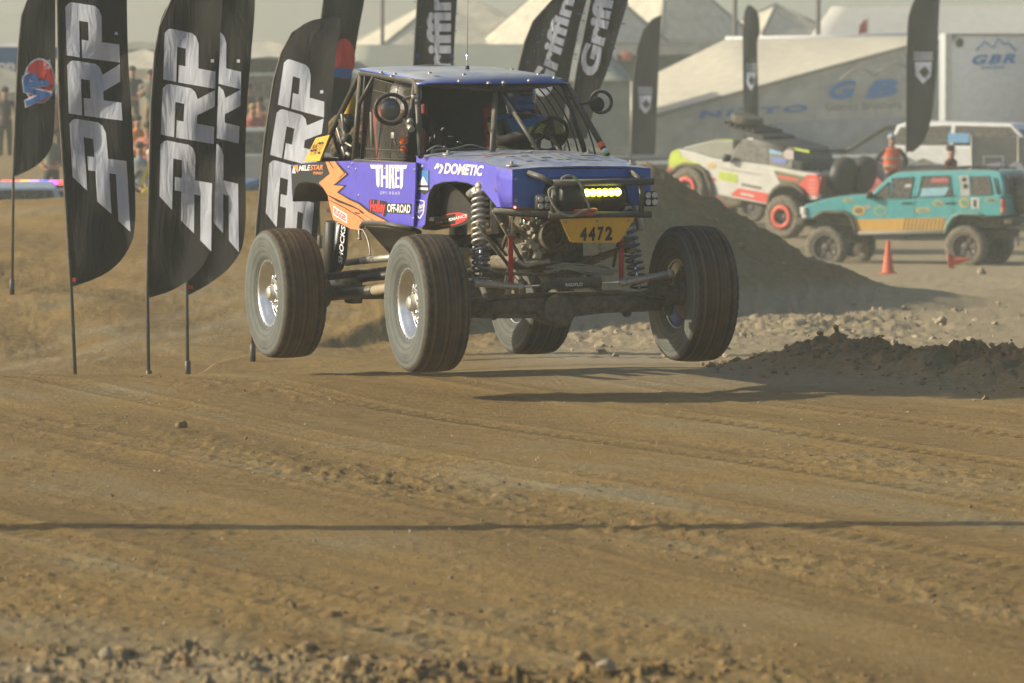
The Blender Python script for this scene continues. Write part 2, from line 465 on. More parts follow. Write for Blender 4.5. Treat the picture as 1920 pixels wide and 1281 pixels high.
# ------------------------------------------------------------------ ground
def ground_material():
    m, n, b = new_mat('race_track_dirt'); L = n.links.new
    g = n.nodes.new('ShaderNodeNewGeometry')
    mp = n.nodes.new('ShaderNodeMapping'); mp.inputs['Rotation'].default_value = (0, 0, -YAW); L(g.outputs['Position'], mp.inputs['Vector'])
    st = n.nodes.new('ShaderNodeMapping'); st.inputs['Scale'].default_value = (1.0, .13, 1); L(mp.outputs[0], st.inputs['Vector'])
    def noise(src, sc_, det=6, ro=.6):
        q = n.nodes.new('ShaderNodeTexNoise'); q.inputs['Scale'].default_value = sc_; q.inputs['Detail'].default_value = det; q.inputs['Roughness'].default_value = ro
        L(src, q.inputs['Vector']); return q.outputs[0]
    def mr(src, a, b_, c=0, d=1):
        q = n.nodes.new('ShaderNodeMapRange'); q.inputs[1].default_value = a; q.inputs[2].default_value = b_; q.inputs[3].default_value = c; q.inputs[4].default_value = d
        L(src, q.inputs[0]); return q.outputs[0]
    def mix(f, a, b_):
        q = n.nodes.new('ShaderNodeMix'); q.data_type = 'RGBA'; L(f, q.inputs[0])
        if isinstance(a, tuple): q.inputs[6].default_value = (*a, 1)
        else: L(a, q.inputs[6])
        if isinstance(b_, tuple): q.inputs[7].default_value = (*b_, 1)
        else: L(b_, q.inputs[7])
        return q.outputs[2]
    pos = g.outputs['Position']
    s1 = noise(st.outputs[0], 1.1, 7, .62)
    s2 = noise(st.outputs[0], 3.4, 6, .65)
    s3 = noise(mp.outputs[0], .45, 4, .5)
    f1 = noise(pos, 9, 8, .7)
    f2 = noise(pos, 60, 4, .6)
    ocher = (0.345, 0.22, 0.072); brown = (0.21, 0.132, 0.046); pale = (0.405, 0.29, 0.128); grey = (0.30, 0.272, 0.18)
    c = mix(mr(s1, .38, .62), brown, ocher)
    c = mix(mr(f1, .35, .7, 0, .55), c, pale)
    mu = n.nodes.new('ShaderNodeMath'); mu.operation = 'MULTIPLY'; L(mr(s1, .50, .66), mu.inputs[0]); L(mr(s3, .42, .62), mu.inputs[1])
    mu2 = n.nodes.new('ShaderNodeMath'); mu2.operation = 'MULTIPLY'; mu2.inputs[1].default_value = .75; L(mu.outputs[0], mu2.inputs[0])
    c = mix(mu2.outputs[0], c, grey)
    mu3 = n.nodes.new('ShaderNodeMath'); mu3.operation = 'MULTIPLY'; L(mr(s2, .60, .72), mu3.inputs[0]); L(mr(s3, .5, .62, 0, .5), mu3.inputs[1])
    c = mix(mu3.outputs[0], c, (0.36, 0.37, 0.34))
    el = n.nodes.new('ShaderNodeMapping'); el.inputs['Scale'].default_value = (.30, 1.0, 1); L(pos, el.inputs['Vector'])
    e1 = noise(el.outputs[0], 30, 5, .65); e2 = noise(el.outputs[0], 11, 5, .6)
    dent_shade = n.nodes.new('ShaderNodeMath'); dent_shade.operation = 'MULTIPLY'; L(mr(e1, .50, .64, 0, .75), dent_shade.inputs[0]); L(mr(s2, .35, .6, .25, 1), dent_shade.inputs[1])
    c = mix(dent_shade.outputs[0], c, (0.15, 0.098, 0.042))  # dark dashes: shade of small dents put into the soil colour
    c = mix(mr(e2, .55, .68, 0, .45), c, (0.40, 0.30, 0.155))
    # pale sand past the crest on the right, painted as an attribute of the soil itself
    at_ = n.nodes.new('ShaderNodeAttribute'); at_.attribute_name = 'pale'
    c = mix(at_.outputs['Fac'], c, mix(mr(f1, .3, .7), (0.36, 0.28, 0.165), (0.45, 0.37, 0.24)))
    at2 = n.nodes.new('ShaderNodeAttribute'); at2.attribute_name = 'berm_tone'
    c = mix(at2.outputs['Fac'], c, (0.15, 0.105, 0.06))  # soil mixed towards a darker brown along the right berm
    q = n.nodes.new('ShaderNodeMix'); q.data_type = 'RGBA'; q.blend_type = 'MULTIPLY'; q.inputs[0].default_value = 1; L(c, q.inputs[6]); L(mr(f2, .25, .75, .78, 1.15), q.inputs[7])
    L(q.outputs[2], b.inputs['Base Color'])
    b.inputs['Roughness'].default_value = .95; b.inputs['Specular IOR Level'].default_value = .15
    bp = n.nodes.new('ShaderNodeBump'); bp.inputs['Strength'].default_value = .85; bp.inputs['Distance'].default_value = .028
    su = n.nodes.new('ShaderNodeMath'); su.operation = 'ADD'; L(noise(pos, 24, 6, .7), su.inputs[0]); L(e1, su.inputs[1])
    L(su.outputs[0], bp.inputs['Height']); L(bp.outputs[0], b.inputs['Normal'])
    return m
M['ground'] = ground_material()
def build_ground():
    ys = [15.0]
    while ys[-1] < 52: ys.append(ys[-1] + .040 + max(0, ys[-1] - 26) * .0012)
    while ys[-1] < 130: ys.append(ys[-1] + .13 + (ys[-1] - 52) * .006)
    while ys[-1] < 840: ys.append(ys[-1] * 1.09)
    ys = np.array(ys)
    core = np.linspace(-.104, .104, 620)
    side = np.geomspace(.0015, 2.4, 55)
    us = np.concatenate([-(.104 + side)[::-1], core, .104 + side])
    U, Y = np.meshgrid(us, ys)
    X = np.clip(U * np.maximum(Y, 15), -500, 500)
    Z = height(X, Y)
    nr, nc = X.shape
    co = np.stack([X, Y, Z], -1).reshape(-1, 3)
    idx = np.arange(nr * nc).reshape(nr, nc)
    q = np.stack([idx[:-1, :-1], idx[:-1, 1:], idx[1:, 1:], idx[1:, :-1]], -1).reshape(-1, 4)
    me = bpy.data.meshes.new('ground')
    me.vertices.add(len(co)); me.vertices.foreach_set('co', co.ravel())
    me.loops.add(q.size); me.loops.foreach_set('vertex_index', q.ravel())
    me.polygons.add(len(q)); me.polygons.foreach_set('loop_start', np.arange(0, q.size, 4)); me.polygons.foreach_set('loop_total', np.full(len(q), 4))
    me.polygons.foreach_set('use_smooth', np.ones(len(q), bool))
    me.update(calc_edges=True)
    x, y = X.ravel(), Y.ravel()
    pale = sst(-.8, 1.5, x) * sst(49, 53, y) * .85 + .6 * sst(43.2, 44.8, y) * sst(-1.0, 1.0, x)
    zz = Z.ravel(); onm = sst(.10, .45, zz - np.interp(y, [50, 60, 70, 90, 110], [-.22, -.5, -.78, -1.38, -1.95])) * sst(50, 56, y) * (1 - sst(85, 95, y))
    pale = np.clip(pale * (1 - .85 * onm) * (1 - berm_mask(x, y) * .7) + sst(95, 140, y) * .5 + .25 * np.exp(-((y - 43.6) / 1.3) ** 2) * sst(-.6, 1.5, x), 0, 1)
    pale = pale + .55 * (1 - sst(24.1, 24.8, y)) * (1 - sst(-1.4, .2, x))
    for off_, wd_, st_ in ((0, .55, .55), (1.9, .35, .4), (-1.3, .3, .35)):
        yl = 54 + (x + 4.86) * 2.63 + off_; pale = pale + st_ * np.exp(-((y - yl) / wd_) ** 2) * sst(49, 52, y) * (1 - sst(-2.6, -1.6, x)) * (1 - sst(68, 74, y))
    pale = np.clip(pale, 0, 1)
    a = me.attributes.new('pale', 'FLOAT', 'POINT'); a.data.foreach_set('value', pale.astype(np.float32))
    tone = berm_mask(x, y) * .3
    a = me.attributes.new('berm_tone', 'FLOAT', 'POINT'); a.data.foreach_set('value', tone.astype(np.float32))
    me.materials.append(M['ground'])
    o = bpy.data.objects.new('ground', me); col.objects.link(o)
    o['kind'] = 'structure'
build_ground()

# loose clods and gravel
def rock_proto(seed, sub=1):
    rr = random.Random(seed)
    bm = bmesh.new(); bmesh.ops.create_icosphere(bm, subdivisions=sub, radius=1)
    k = [Vector((rr.uniform(-1, 1), rr.uniform(-1, 1), rr.uniform(-1, 1))).normalized() for _ in range(6)]
    for v in bm.verts:
        d = 1
        for q in k:
            t = v.co.dot(q)
            if t > .55: d -= (t - .55) * .8
        v.co = v.co * d * rr.uniform(.9, 1.08)
    bm.verts.index_update()
    r = ([v.co.copy() for v in bm.verts], [tuple(v.index for v in f.verts) for f in bm.faces]); bm.free(); return r
RP = [np.array([tuple(v) for v in rock_proto(i)[0]]) for i in range(8)]
RF = [rock_proto(i)[1] for i in range(8)]
def scatter(name, spots, mat_, label):
    V, Fc = [], []; n = 0
    xs = np.array([s[0] for s in spots]); ys = np.array([s[1] for s in spots])
    zs = height(xs, ys)
    for (x, y, r), z in zip(spots, zs):
        i = random.randrange(8); a = random.uniform(0, 6.28)
        c, s = math.cos(a), math.sin(a)
        sx, sy, sz = r * random.uniform(.8, 1.4), r * random.uniform(.7, 1.1), r * random.uniform(.55, .9)
        P = RP[i] * np.array([sx, sy, sz])
        P = np.stack([P[:, 0] * c - P[:, 1] * s + x, P[:, 0] * s + P[:, 1] * c + y, P[:, 2] + z + sz * .35], 1)
        V.append(P); Fc.extend([(f[0] + n, f[1] + n, f[2] + n) for f in RF[i]]); n += len(P)
    me = bpy.data.meshes.new(name); me.from_pydata(np.concatenate(V).tolist(), [], Fc); me.materials.append(mat_)
    o = bpy.data.objects.new(name, me); col.objects.link(o); tag(o, label, 'gravel' if 'gravel' in name else 'clods', kind='stuff')
M['stone'] = mat('pale_stone', (0.36, 0.30, 0.21), .9, dust=.3, dscale=20, bump=.4)
M['clod'] = mat('dirt_clod', (0.25, 0.165, 0.075), .95, dust=.2, dscale=20, bump=.6)
spots = []
for _ in range(1100):
    y = 1 / random.uniform(1 / 46.0, 1 / 23.5); x = random.uniform(-.1, .1) * y
    spots.append((x, y, .003 + .011 * random.random() ** 4))
for _ in range(260):
    y = random.uniform(52, 75); x = random.uniform(.2, 7)
    spots.append((x, y, .02 + .05 * random.random() ** 3))
scatter('gravel', spots, M['stone'], 'small pale gravel strewn over the dirt track')
spots = []
while len(spots) < 900:
    x = random.uniform(-2.6, 2.6); y = random.uniform(23.0, 25.3)
    if random.random() < float(front_berm(np.array([x]), np.array([y]))[0]) * .9 * (1 if x < .9 else .35):
        spots.append((x, y, .003 + .022 * random.random() ** 4))
while len(spots) < 2100:
    x = random.uniform(1.6, 5.2); y = 47.3 - (x - 1.9) * 1.15 + random.gauss(0, 1.0)
    spots.append((x, y, .008 + .036 * random.random() ** 3))
while len(spots) < 3300:
    y = 1 / random.uniform(1 / 47.0, 1 / 24); x = random.uniform(-.1, .1) * y
    a = x * math.cos(YAW) + y * math.sin(YAW)
    if float(vnoise(np.array([a * .9 + 5]), np.array([(-x * math.sin(YAW) + y * math.cos(YAW)) * .22]))[0]) > .02:
        spots.append((x, y, .003 + .013 * random.random() ** 3))
scatter('clods', spots, M['clod'], 'loose brown clods heaped along the edges of the dirt track')
def stone(px, py, rx, rz, Y, mat_, label, cat='stone', seed=1):
    p = at(px, py, Y); vs, fs = rock_proto(seed, 3)
    z = float(height(np.array([p.x]), np.array([Y]))[0])
    mb = MB(); rr = random.Random(seed)
    mb.add([Vector((v.x * rx, v.y * rx * .8, v.z * rz)) for v in vs], fs, 0, True)
    o = mb.build('rock' if cat == 'stone' else 'dirt_clod', mat_, None, label, cat); o.location = (p.x, Y, z + rz * .55)
stone(200, 1255, .042, .034, 24.05, M['stone'], 'round pale stone in the loose dirt at the bottom left', 'stone', 3)
stone(343, 1252, .04, .036, 24.0, M['clod'], 'angular brown clod right of the round pale stone', 'clod', 4)
stone(575, 1222, .05, .03, 24.6, M['clod'], 'largest brown clod on the bottom dirt ridge left of centre', 'clod', 5)
stone(62, 1272, .03, .018, 23.8, M['stone'], 'small whitish stone in the very corner at bottom left', 'stone', 6)
stone(650, 1268, .022, .022, 23.8, M['stone'], 'pale pebble low on the bottom dirt ridge below the largest clod', 'stone', 7)
stone(1137, 1275, .05, .03, 23.65, M['stone'], 'grey stone at the bottom edge near the middle', 'stone', 8)
stone(1094, 1245, .04, .03, 24.2, M['clod'], 'brown clod above the grey stone on the bottom ridge', 'clod', 9)
stone(340, 797, .045, .035, 38.9, M['clod'], 'lone dark clod in the middle of the track below the banners', 'clod', 10)
stone(845, 1086, .015, .012, 28.0, M['stone'], 'lone white pebble on the track below the cable shadow', 'stone', 11)
stone(548, 1138, .022, .022, 26.65, M['clod'], 'small brown clod casting a thin shadow on the lower track', 'clod', 12)
stone(1762, 563, .09, .07, 62.5, M['stone'], 'pale rock on the shaded foot of the dirt mound', 'stone', 13)
# ------------------------------------------------------------------ race buggy
# local axes: x forward, y to the car's left, z up; origin on the ground under the front axle
AX = at(1051, 60, 43.4); AX.z = 0.0
fwd = Vector((math.sin(YAW), -math.cos(YAW), 0)); lef = Vector((math.cos(YAW), math.sin(YAW), 0))
CARM = Matrix.Translation(AX) @ Matrix((fwd, lef, Vector((0, 0, 1)))).transposed().to_4x4()
CINV = CARM.inverted()
CL = CINV @ Vector((0, 0, CAM_H))
def hit(px, py, p0, n, inv=None, cl=None):
    inv = inv or CINV; cl = cl if cl is not None else CL
    d = inv.to_3x3() @ ray(px, py)
    p0 = Vector(p0); n = Vector(n)
    return cl + d * ((p0 - cl).dot(n) / d.dot(n))
DN = Vector((-.08 / 2.5, -1, 0)).normalized()
DP0 = Vector((-1.0, -.80, 0))
def D(px, py, o=0.0): return hit(px, py, DP0 + DN * o, DN)               # door / rear side plane
FN = Vector((.16, -1.0, .03)).normalized()
def Fp(px, py, o=0.0): return hit(px, py, DP0 + FN * o, FN)             # front fender plane
def Y_(px, py, y): return hit(px, py, (0, y, 0), (0, 1, 0))
def X_(px, py, x): return hit(px, py, (x, 0, 0), (1, 0, 0))
def Z_(px, py, z): return hit(px, py, (0, 0, z), (0, 0, 1))
def mir(p): p = Vector(p); return Vector((p.x, -p.y, p.z))
car = empty('race_buggy', mat=CARM, label='blue and purple off-road race buggy with orange zigzag leaping over the dirt crest', cat='race buggy')

def z8(x, y): return (540 + x / 4.571, 290 + y / 4.571)      # my enlargement of the side
def z7(x, y): return (980 + x / 7.385, 320 + y / 7.385)      # my enlargement of the nose
TH = 0.012
def plate(name, pts, nrm, m, parent, th=TH, **k):
    mb = MB(); mb.prism(pts, -Vector(nrm).normalized() * th); return mb.build(name, m, parent, **k)
def decal(name, polys, fn, off, m, parent, z=z8, **k):
    mb = MB()
    for p in polys: mb.add([fn(*z(*q), off) for q in p], [tuple(range(len(p)))])
    return mb.build(name, m, parent, fix=False, **k)
def dtext(s, q, fn, off, m, parent, z=z8, name='lettering', **k):
    mb = MB(); text_on(mb, s, [fn(*z(*a), off) for a in q], **k)
    return mb.build(name, m, parent, fix=False)

def smooth(P, n=4):
    out = []
    for i in range(len(P) - 1):
        a, b_, c_, d_ = P[max(i - 1, 0)], P[i], P[i + 1], P[min(i + 2, len(P) - 1)]
        for k in range(n):
            t = k / n; out.append(.5 * ((2 * b_) + (c_ - a) * t + (2 * a - 5 * b_ + 4 * c_ - d_) * t * t + (3 * b_ - a - 3 * c_ + d_) * t ** 3))
    return out + [P[-1]]
# --- side panels ---
rear_o = [(25, 100), (30, 85), (240, 64), (560, 52), (578, 66), (590, 300), (612, 560), (636, 578), (635, 650), (540, 640), (385, 560), (350, 420), (340, 350),
          (300, 285), (240, 245), (150, 232), (90, 245), (60, 290), (40, 400), (33, 300)]
door_o = [(579, 66), (1094, 71), (1090, 300), (1074, 612), (860, 577), (637, 577), (613, 560), (591, 300)]
fend_o = [(1101, 12), (1380, 35), (1620, 60), (1780, 100), (1790, 200), (1800, 330), (1830, 450), (1790, 450), (1740, 390), (1690, 330), (1620, 280), (1540, 245),
          (1430, 230), (1330, 235), (1250, 262), (1215, 310), (1195, 380), (1185, 500), (1175, 600), (1150, 625), (1077, 632), (1093, 300)]
def both(name, pts, nrm, m, label=None):
    a = plate(name, pts, nrm, m, car)
    mb = MB(); q = [mir(p) for p in pts]; mb.prism(q, -mir(Vector(nrm).normalized()) * TH); b_ = mb.build(name, m, car)
    return a, b_
rp, _ = both('rear_side_panel', [D(*z8(*p)) for p in rear_o], DN, M['purple'])
dp, _ = both('door_panel', [D(*z8(*p)) for p in door_o], DN, M['purple'])
fpn, _ = both('front_fender', [Fp(*z8(*p)) for p in fend_o], FN, M['purple'])
# curved nose corner from the fender plane round to the front face
def nose_corner(sgn):
    mb = MB()
    a = [Fp(*z8(*p)) for p in ((1780, 100), (1790, 200), (1800, 330), (1830, 450))]
    b_ = [X_(961, y, .42) for y in (319, 343, 366, 388.5)]
    rows = []
    for i in range(4):
        A, B = a[i], b_[i]; c = Vector((B.x, A.y * .93 + B.y * .07, (A.z + B.z) / 2)) if False else Vector((B.x + .0, A.y + .02, (A.z + B.z) / 2))
        row = []
        for k in range(7):
            t = k / 6
            row.append(A * (1 - t) ** 2 + c * 2 * t * (1 - t) + B * t * t)
        rows.append(row)
    vs = [p if sgn > 0 else mir(p) for r in rows for p in r]
    fs = [(i * 7 + k, i * 7 + k + 1, (i + 1) * 7 + k + 1, (i + 1) * 7 + k) for i in range(3) for k in range(6)]
    mb.add(vs, fs, 0, True)
    o = mb.build('nose_corner', M['purple'], car)
    md = o.modifiers.new('solid', 'SOLIDIFY'); md.thickness = TH; md.offset = 0
nose_corner(1); nose_corner(-1)
# decals on rear panel
decal('black_graphic', [[(27, 101), (31, 87), (240, 66), (330, 60), (370, 160), (285, 245), (262, 262), (240, 245), (150, 232), (90, 245), (60, 290), (41, 396), (34, 300)]], D, .003, M['wrapblack'], rp)
big = [(316, 63), (412, 57), (517, 168), (412, 256), (498, 262), (436, 324), (535, 378), (613, 410), (613, 562), (636, 578), (635, 650), (540, 640), (385, 560), (350, 420), (340, 350), (300, 285), (255, 240), (350, 165)]
decal('graphic_edge', [big], D, .0045, M['ink'], rp)
decal('orange_graphic', [[(321, 63), (402, 58), (500, 167), (385, 264), (480, 270), (418, 324), (520, 386), (612, 428), (612, 560), (636, 579), (634, 648), (540, 638), (387, 559), (352, 420), (342, 350), (302, 285), (263, 242), (358, 165)]], D, .006, M['orange'], rp)
decal('graphic_edge', [[(613, 410), (700, 480), (875, 578), (637, 577), (613, 560)]], D, .0045, M['ink'], dp)
decal('orange_graphic', [[(613, 430), (690, 494), (855, 576), (639, 576), (613, 558)]], D, .006, M['orange'], dp)
decal('graphic_stripe', [[(345, 345), (440, 390), (560, 440), (612, 470), (612, 480), (560, 455), (430, 408), (350, 358)], [(352, 385), (480, 448), (612, 530), (612, 538), (480, 458), (353, 393)],
                         [(565, 490), (612, 500), (612, 512), (580, 505)], [(345, 62), (354, 61), (395, 120), (386, 118)], [(412, 75), (418, 74), (490, 160), (440, 205), (437, 200), (480, 160)]], D, .0075, M['ink'], rp)
decal('graphic_stripe', [[(613, 470), (655, 500), (640, 505), (700, 545), (760, 575), (740, 575), (613, 490)], [(613, 530), (668, 570), (655, 570), (613, 540)]], D, .0075, M['ink'], dp)
dtext('MILE', [(90, 140), (188, 136), (192, 88), (96, 94)], D, .006, M['white'], rp, bold=.03, shear=.15)
dtext('STAR', [(190, 136), (298, 132), (302, 85), (194, 89)], D, .006, M['orange'], rp, bold=.03, shear=.15)
dtext('TIRES', [(212, 172), (296, 168), (300, 146), (214, 148)], D, .006, M['orange'], rp, bold=.03, shear=.15)
decal('tyre_logo', [[(37, 95), (86, 91), (86, 160)]], D, .006, M['orange'], rp)
decal('tyre_logo', [[(36, 160), (42, 118), (50, 108), (56, 120), (66, 160)]], D, .0075, M['white'], rp)
decal('sponsor_patch', [[(388, 437), (508, 515), (508, 592), (390, 520)]], D, .0075, M['white'], rp)
dtext('RUGGED', [(395, 512), (500, 578), (500, 526), (396, 452)], D, .009, M['red'], rp, bold=.02)
# THRET
def q4(x0, y0, x1, y1): return [(x0, y0), (x1, y0), (x1, y1), (x0, y1)]
decal('lettering', [[(702, 86), (815, 88), (815, 120), (712, 120)], [(752, 120), (785, 120), (785, 265), (775, 285), (758, 260)],
      q4(795, 125, 815, 278), q4(838, 88, 859, 285), q4(815, 180, 838, 205), q4(864, 88, 884, 290), q4(884, 88, 905, 112), q4(890, 112, 908, 180), q4(884, 172, 905, 195), [(888, 195), (908, 195), (914, 290), (894, 290)],
      q4(917, 125, 934, 285), q4(934, 125, 955, 145), q4(934, 192, 955, 212), q4(934, 263, 955, 285), [(912, 88), (1022, 90), (1012, 122), (912, 120)], [(960, 121), (990, 121), (985, 270), (970, 298), (960, 285)]], D, .003, M['white'], dp)
dtext('OFF-ROAD', [(790, 340), (958, 343), (958, 318), (790, 314)], D, .003, M['white'], dp, space=1.6)
decal('lettering_backing', [[(845, 415), (1056, 422), (1054, 510), (842, 500)], [(697, 385), (742, 385), (842, 402), (842, 505), (830, 532), (812, 528), (812, 505), (697, 492)]], D, .003, M['ink'], dp)
dtext('Holley', [(702, 520), (832, 530), (836, 398), (704, 388)], D, .0045, M['red'], dp, bold=.05)
dtext('OFF-ROAD', [(849, 494), (1047, 504), (1050, 429), (852, 421)], D, .0045, M['white'], dp, bold=.03)
# fender badges
decal('badge_backing', [[(1115, 128), (1209, 137), (1206, 312), (1165, 345), (1113, 300)]], Fp, .003, M['ink'], fpn)
decal('badge_sky', [q4(1120, 135, 1203, 262)], Fp, .0045, M['bluep'], fpn)
decal('badge_peak', [[(1118, 262), (1157, 185), (1175, 215), (1198, 262)], [(1116, 280), (1200, 284), (1200, 306), (1116, 300)]], Fp, .006, M['white'], fpn)
mb = MB()
for pts in ([(1088, 388), (1130, 392), (1168, 400), (1160, 500), (1130, 548), (1098, 515), (1088, 388)],):
    for i in range(len(pts) - 1):
        a, b_ = Vector(pts[i]), Vector(pts[i + 1]); nn = (b_ - a).normalized(); nn = Vector((-nn.y, nn.x)) * 5
        mb.add([Fp(*z8(*q), .003 + .0002 * i) for q in (a - nn, b_ - nn, b_ + nn, a + nn)], [(0, 1, 2, 3)])
mb.build('shield_badge', M['white'], fpn, fix=False)
dtext('Yukon', [(1086, 482), (1172, 448), (1172, 405), (1084, 440)], Fp, .0045, M['white'], fpn, bold=.03)
dtext('GEAR', [(1092, 510), (1172, 476), (1172, 456), (1090, 488)], Fp, .0045, M['white'], fpn, bold=.02)
dtext('DOMETIC', [(1335, 165), (1664, 186), (1680, 92), (1345, 70)], Fp, .003, M['white'], fpn, bold=.045, shear=.12)
decal('chevron_logo', [[(1250, 118), (1278, 72), (1292, 72), (1300, 100), (1280, 125), (1276, 108), (1264, 128)], [(1298, 82), (1318, 82), (1334, 112), (1308, 162), (1288, 160), (1312, 116)]], Fp, .003, M['white'], fpn)
# rivets / screws on the panels
mb = MB()
for x, y in ((522, 110), (583, 125), (550, 78), (1086, 130), (1078, 545), (610, 555), (690, 562), (834, 120), (608, 350), (606, 450)):
    p = D(*z8(x, y)); mb.lathe([(.012, 0), (.010, .006), (.001, .009)], p, DN, 10)
mb.build('panel_screws', M['steel'], dp)
mb = MB()
for x, y, r in ((1153, 103, .018), (1783, 308, .010), (1776, 295, .008)):
    p = Fp(*z8(x, y)); mb.lathe([(r, 0), (r * .8, .006), (.001, .01)], p, FN, 10)
mb.build('panel_screws', M['steel'], fpn)
# wheel arch inner liners (black)
def liner(outer, fn, depth, nrm, name):
    for sg in (1, -1):
        mb = MB(); a = [fn(*z8(*p)) for p in outer]; b_ = [p - Vector(nrm) * depth for p in a]
        if sg < 0: a = [mir(p) for p in a]; b_ = [mir(p) for p in b_]
        n = len(a); mb.add(a + b_, [(i, i + 1, n + i + 1, n + i) for i in range(n - 1)], 0, True)
        o = mb.build(name, M['black'], car); md = o.modifiers.new('solid', 'SOLIDIFY'); md.thickness = .01; md.offset = 0
liner([(1785, 448), (1740, 390), (1690, 330), (1620, 280), (1540, 245), (1430, 230), (1330, 235), (1250, 262), (1215, 310), (1195, 380), (1185, 500), (1175, 600), (1150, 625)], Fp, .07, FN, 'front_wheel_arch')
liner([(385, 560), (350, 420), (340, 350), (300, 285), (240, 245), (150, 232), (90, 245), (60, 290), (40, 400)], D, .42, DN, 'rear_wheel_arch')
# tail closing plate
T0 = D(*z8(33, 95)); T1 = D(*z8(42, 396))
mb = MB(); mb.prism([T0 + Vector((.01, .02, 0)), mir(T0) + Vector((.01, -.02, 0)), mir(T1) + Vector((.01, -.02, .1)), T1 + Vector((.01, .02, .1))], (-.02, 0, 0)); mb.build('tail_panel', M['black'], car)
# inner chassis side plates seen through the front arch
for sg in (1, -1):
    pts = [Y_(*z8(*p), -.60) for p in ((1150, 640), (1195, 250), (1360, 225), (1480, 330), (1610, 485), (1650, 545), (1480, 610), (1250, 650))]
    if sg < 0: pts = [mir(p) for p in pts]
    mb = MB(); mb.prism(pts, (0, .012 * sg, 0)); ip = mb.build('chassis_side_plate', M['black'], car)
    if sg > 0:
        def P5(px, py, o=0): return Y_(px, py, -.60 - o)
        ell = [(1400 + 142 * math.cos(a) , 555 - 24 * math.cos(a) + 54 * math.sin(a)) for a in [i * 2 * math.pi / 24 for i in range(24)]]
        elb = [(1400 + 130 * math.cos(a) , 555 - 22 * math.cos(a) + 44 * math.sin(a)) for a in [i * 2 * math.pi / 24 for i in range(24)]]
        decal('oval_badge', [ell], P5, .004, M['red'], ip); decal('oval_badge_field', [[q for q in elb if q[0] < 1452]], P5, .006, M['black'], ip)
        dtext('PERFORMANCE', [(1262, 604), (1540, 535), (1536, 508), (1262, 575)], P5, .008, M['white'], ip, bold=.02, shear=.2)
# sill rails and belly
for sg in (1, -1):
    f = (lambda p: p) if sg > 0 else mir
    mb = MB(); r0 = D(678.5, 424, .02); r1 = D(683, 418, .06); r2 = D(716, 419, .09); r3 = D(774, 430, .05)
    mb.tube([f(p) for p in (D(676, 430, -.1), r0, r1, r2, r3, D(786, 436, -.1))], .022, 10)
    mb.build('sill_rail', M['tube'], car)
    a, b_, c_, d_ = D(686, 424, .03), D(776, 432, .03), Y_(790, 478, -.35), Y_(735, 478, -.35)
    mb = MB(); mb.prism([f(p) for p in (a, b_, c_, d_)], (0, 0, -.012)); mb.build('rock_slider_plate', M['black'], car)
BZ = D(730, 425).z
mb = MB(); mb.box((-1.65, 0, BZ - .17), (2.0, .78, .05)); mb.box((-2.0, 0, BZ + .08), (2.4, 1.45, .03)); mb.build('skid_plate', M['black'], car)
# --- cage ---
WR = .63
RR = Y_(677, 136, -WR + .02); RF = Y_(781, 154, -WR); CF = Y_(929, 170, 0); CR = Vector((RR.x - .05, 0, RR.z + .04))
WB = D(789, 294, -.02); BB = D(664, 300, -.03)
tr = .024
def cage(name, pts, r=tr, mirr=True, m='tube'):
    mb = MB(); mb.tube(pts, r, 12); mb.build(name, M[m], car)
    if mirr:
        mb = MB(); mb.tube([mir(p) for p in pts], r, 12); mb.build(name, M[m], car)
def rc(a, b, c, k=.10):
    """round the corner b"""
    a, b, c = Vector(a), Vector(b), Vector(c); u = (a - b).normalized() * k; v = (c - b).normalized() * k
    return [b + u, b + u * .45 + v * .1, b + u * .1 + v * .45, b + v]
TAIL = D(596, 300, -.05)
cage('a_pillar', [WB] + rc(WB, RF, RR) + rc(RF, RR, TAIL) + [TAIL])
cage('b_pillar', [RR, BB], .024)
cage('cage_brace', [Y_(702, 143, -WR), D(673, 196, -.05)], .017)
cage('cage_brace', [Y_(777, 158, -WR), D(761, 296, -.03)], .018)
cage('roof_crossbar', [RF] + rc(RF, CF, mir(RF), .14) + [mir(RF)], .026, False)
cage('roof_crossbar', [RR, CR, mir(RR)], .024, False)
cage('windscreen_post', [X_(929, 172, CF.x - .02), X_(923, 287, -.72)], .024, False)
cage('windscreen_brace', [X_(938, 173, CF.x - .02), X_(1011, 284, -.62)], .019, False)
cage('belt_rail', [D(664, 302, -.03), D(782, 309, -.02)], .018)
cage('rear_tube', [Vector((TAIL.x, TAIL.y, TAIL.z)), Vector((TAIL.x, -TAIL.y, TAIL.z))], .022, False)
cage('rear_tube', [D(641, 211, -.1), D(655, 300, -.1)], .018)
cage('rear_tube', [D(622, 245, -.12), D(640, 300, -.25)], .018)
# --- roof skin ---
hi = .045
mb = MB(); NC = 16; NRW = 8; V = []
for i in range(NRW + 1):
    t = i / NRW
    for j in range(NC + 1):
        v = -1 + 2 * j / NC; yy = v * (WR + .01); q = max(0, 1 - v * v)
        x0 = RR.x; x1 = RF.x + .05 + .17 * q ** .8
        x = x0 + (x1 - x0) * t
        zc = (RR.z * (1 - min(1, t * 1.15)) + RF.z * min(1, t * 1.15)) + .03 + hi * q ** .6 * (.5 + .5 * t)
        if t > .86: zc -= (t - .86) / .14 * (.045 + .035 * q)
        V.append(Vector((x, yy, zc)))
mb.add(V, [(i * (NC + 1) + j, i * (NC + 1) + j + 1, (i + 1) * (NC + 1) + j + 1, (i + 1) * (NC + 1) + j) for i in range(NRW) for j in range(NC)], 0, True)
Rb = RF.copy(); Rb.z += .03
o = mb.build('roof_panel', M['roofblue'], car); md = o.modifiers.new('solid', 'SOLIDIFY'); md.thickness = .012; md.offset = -1
roof = o
mb = MB()
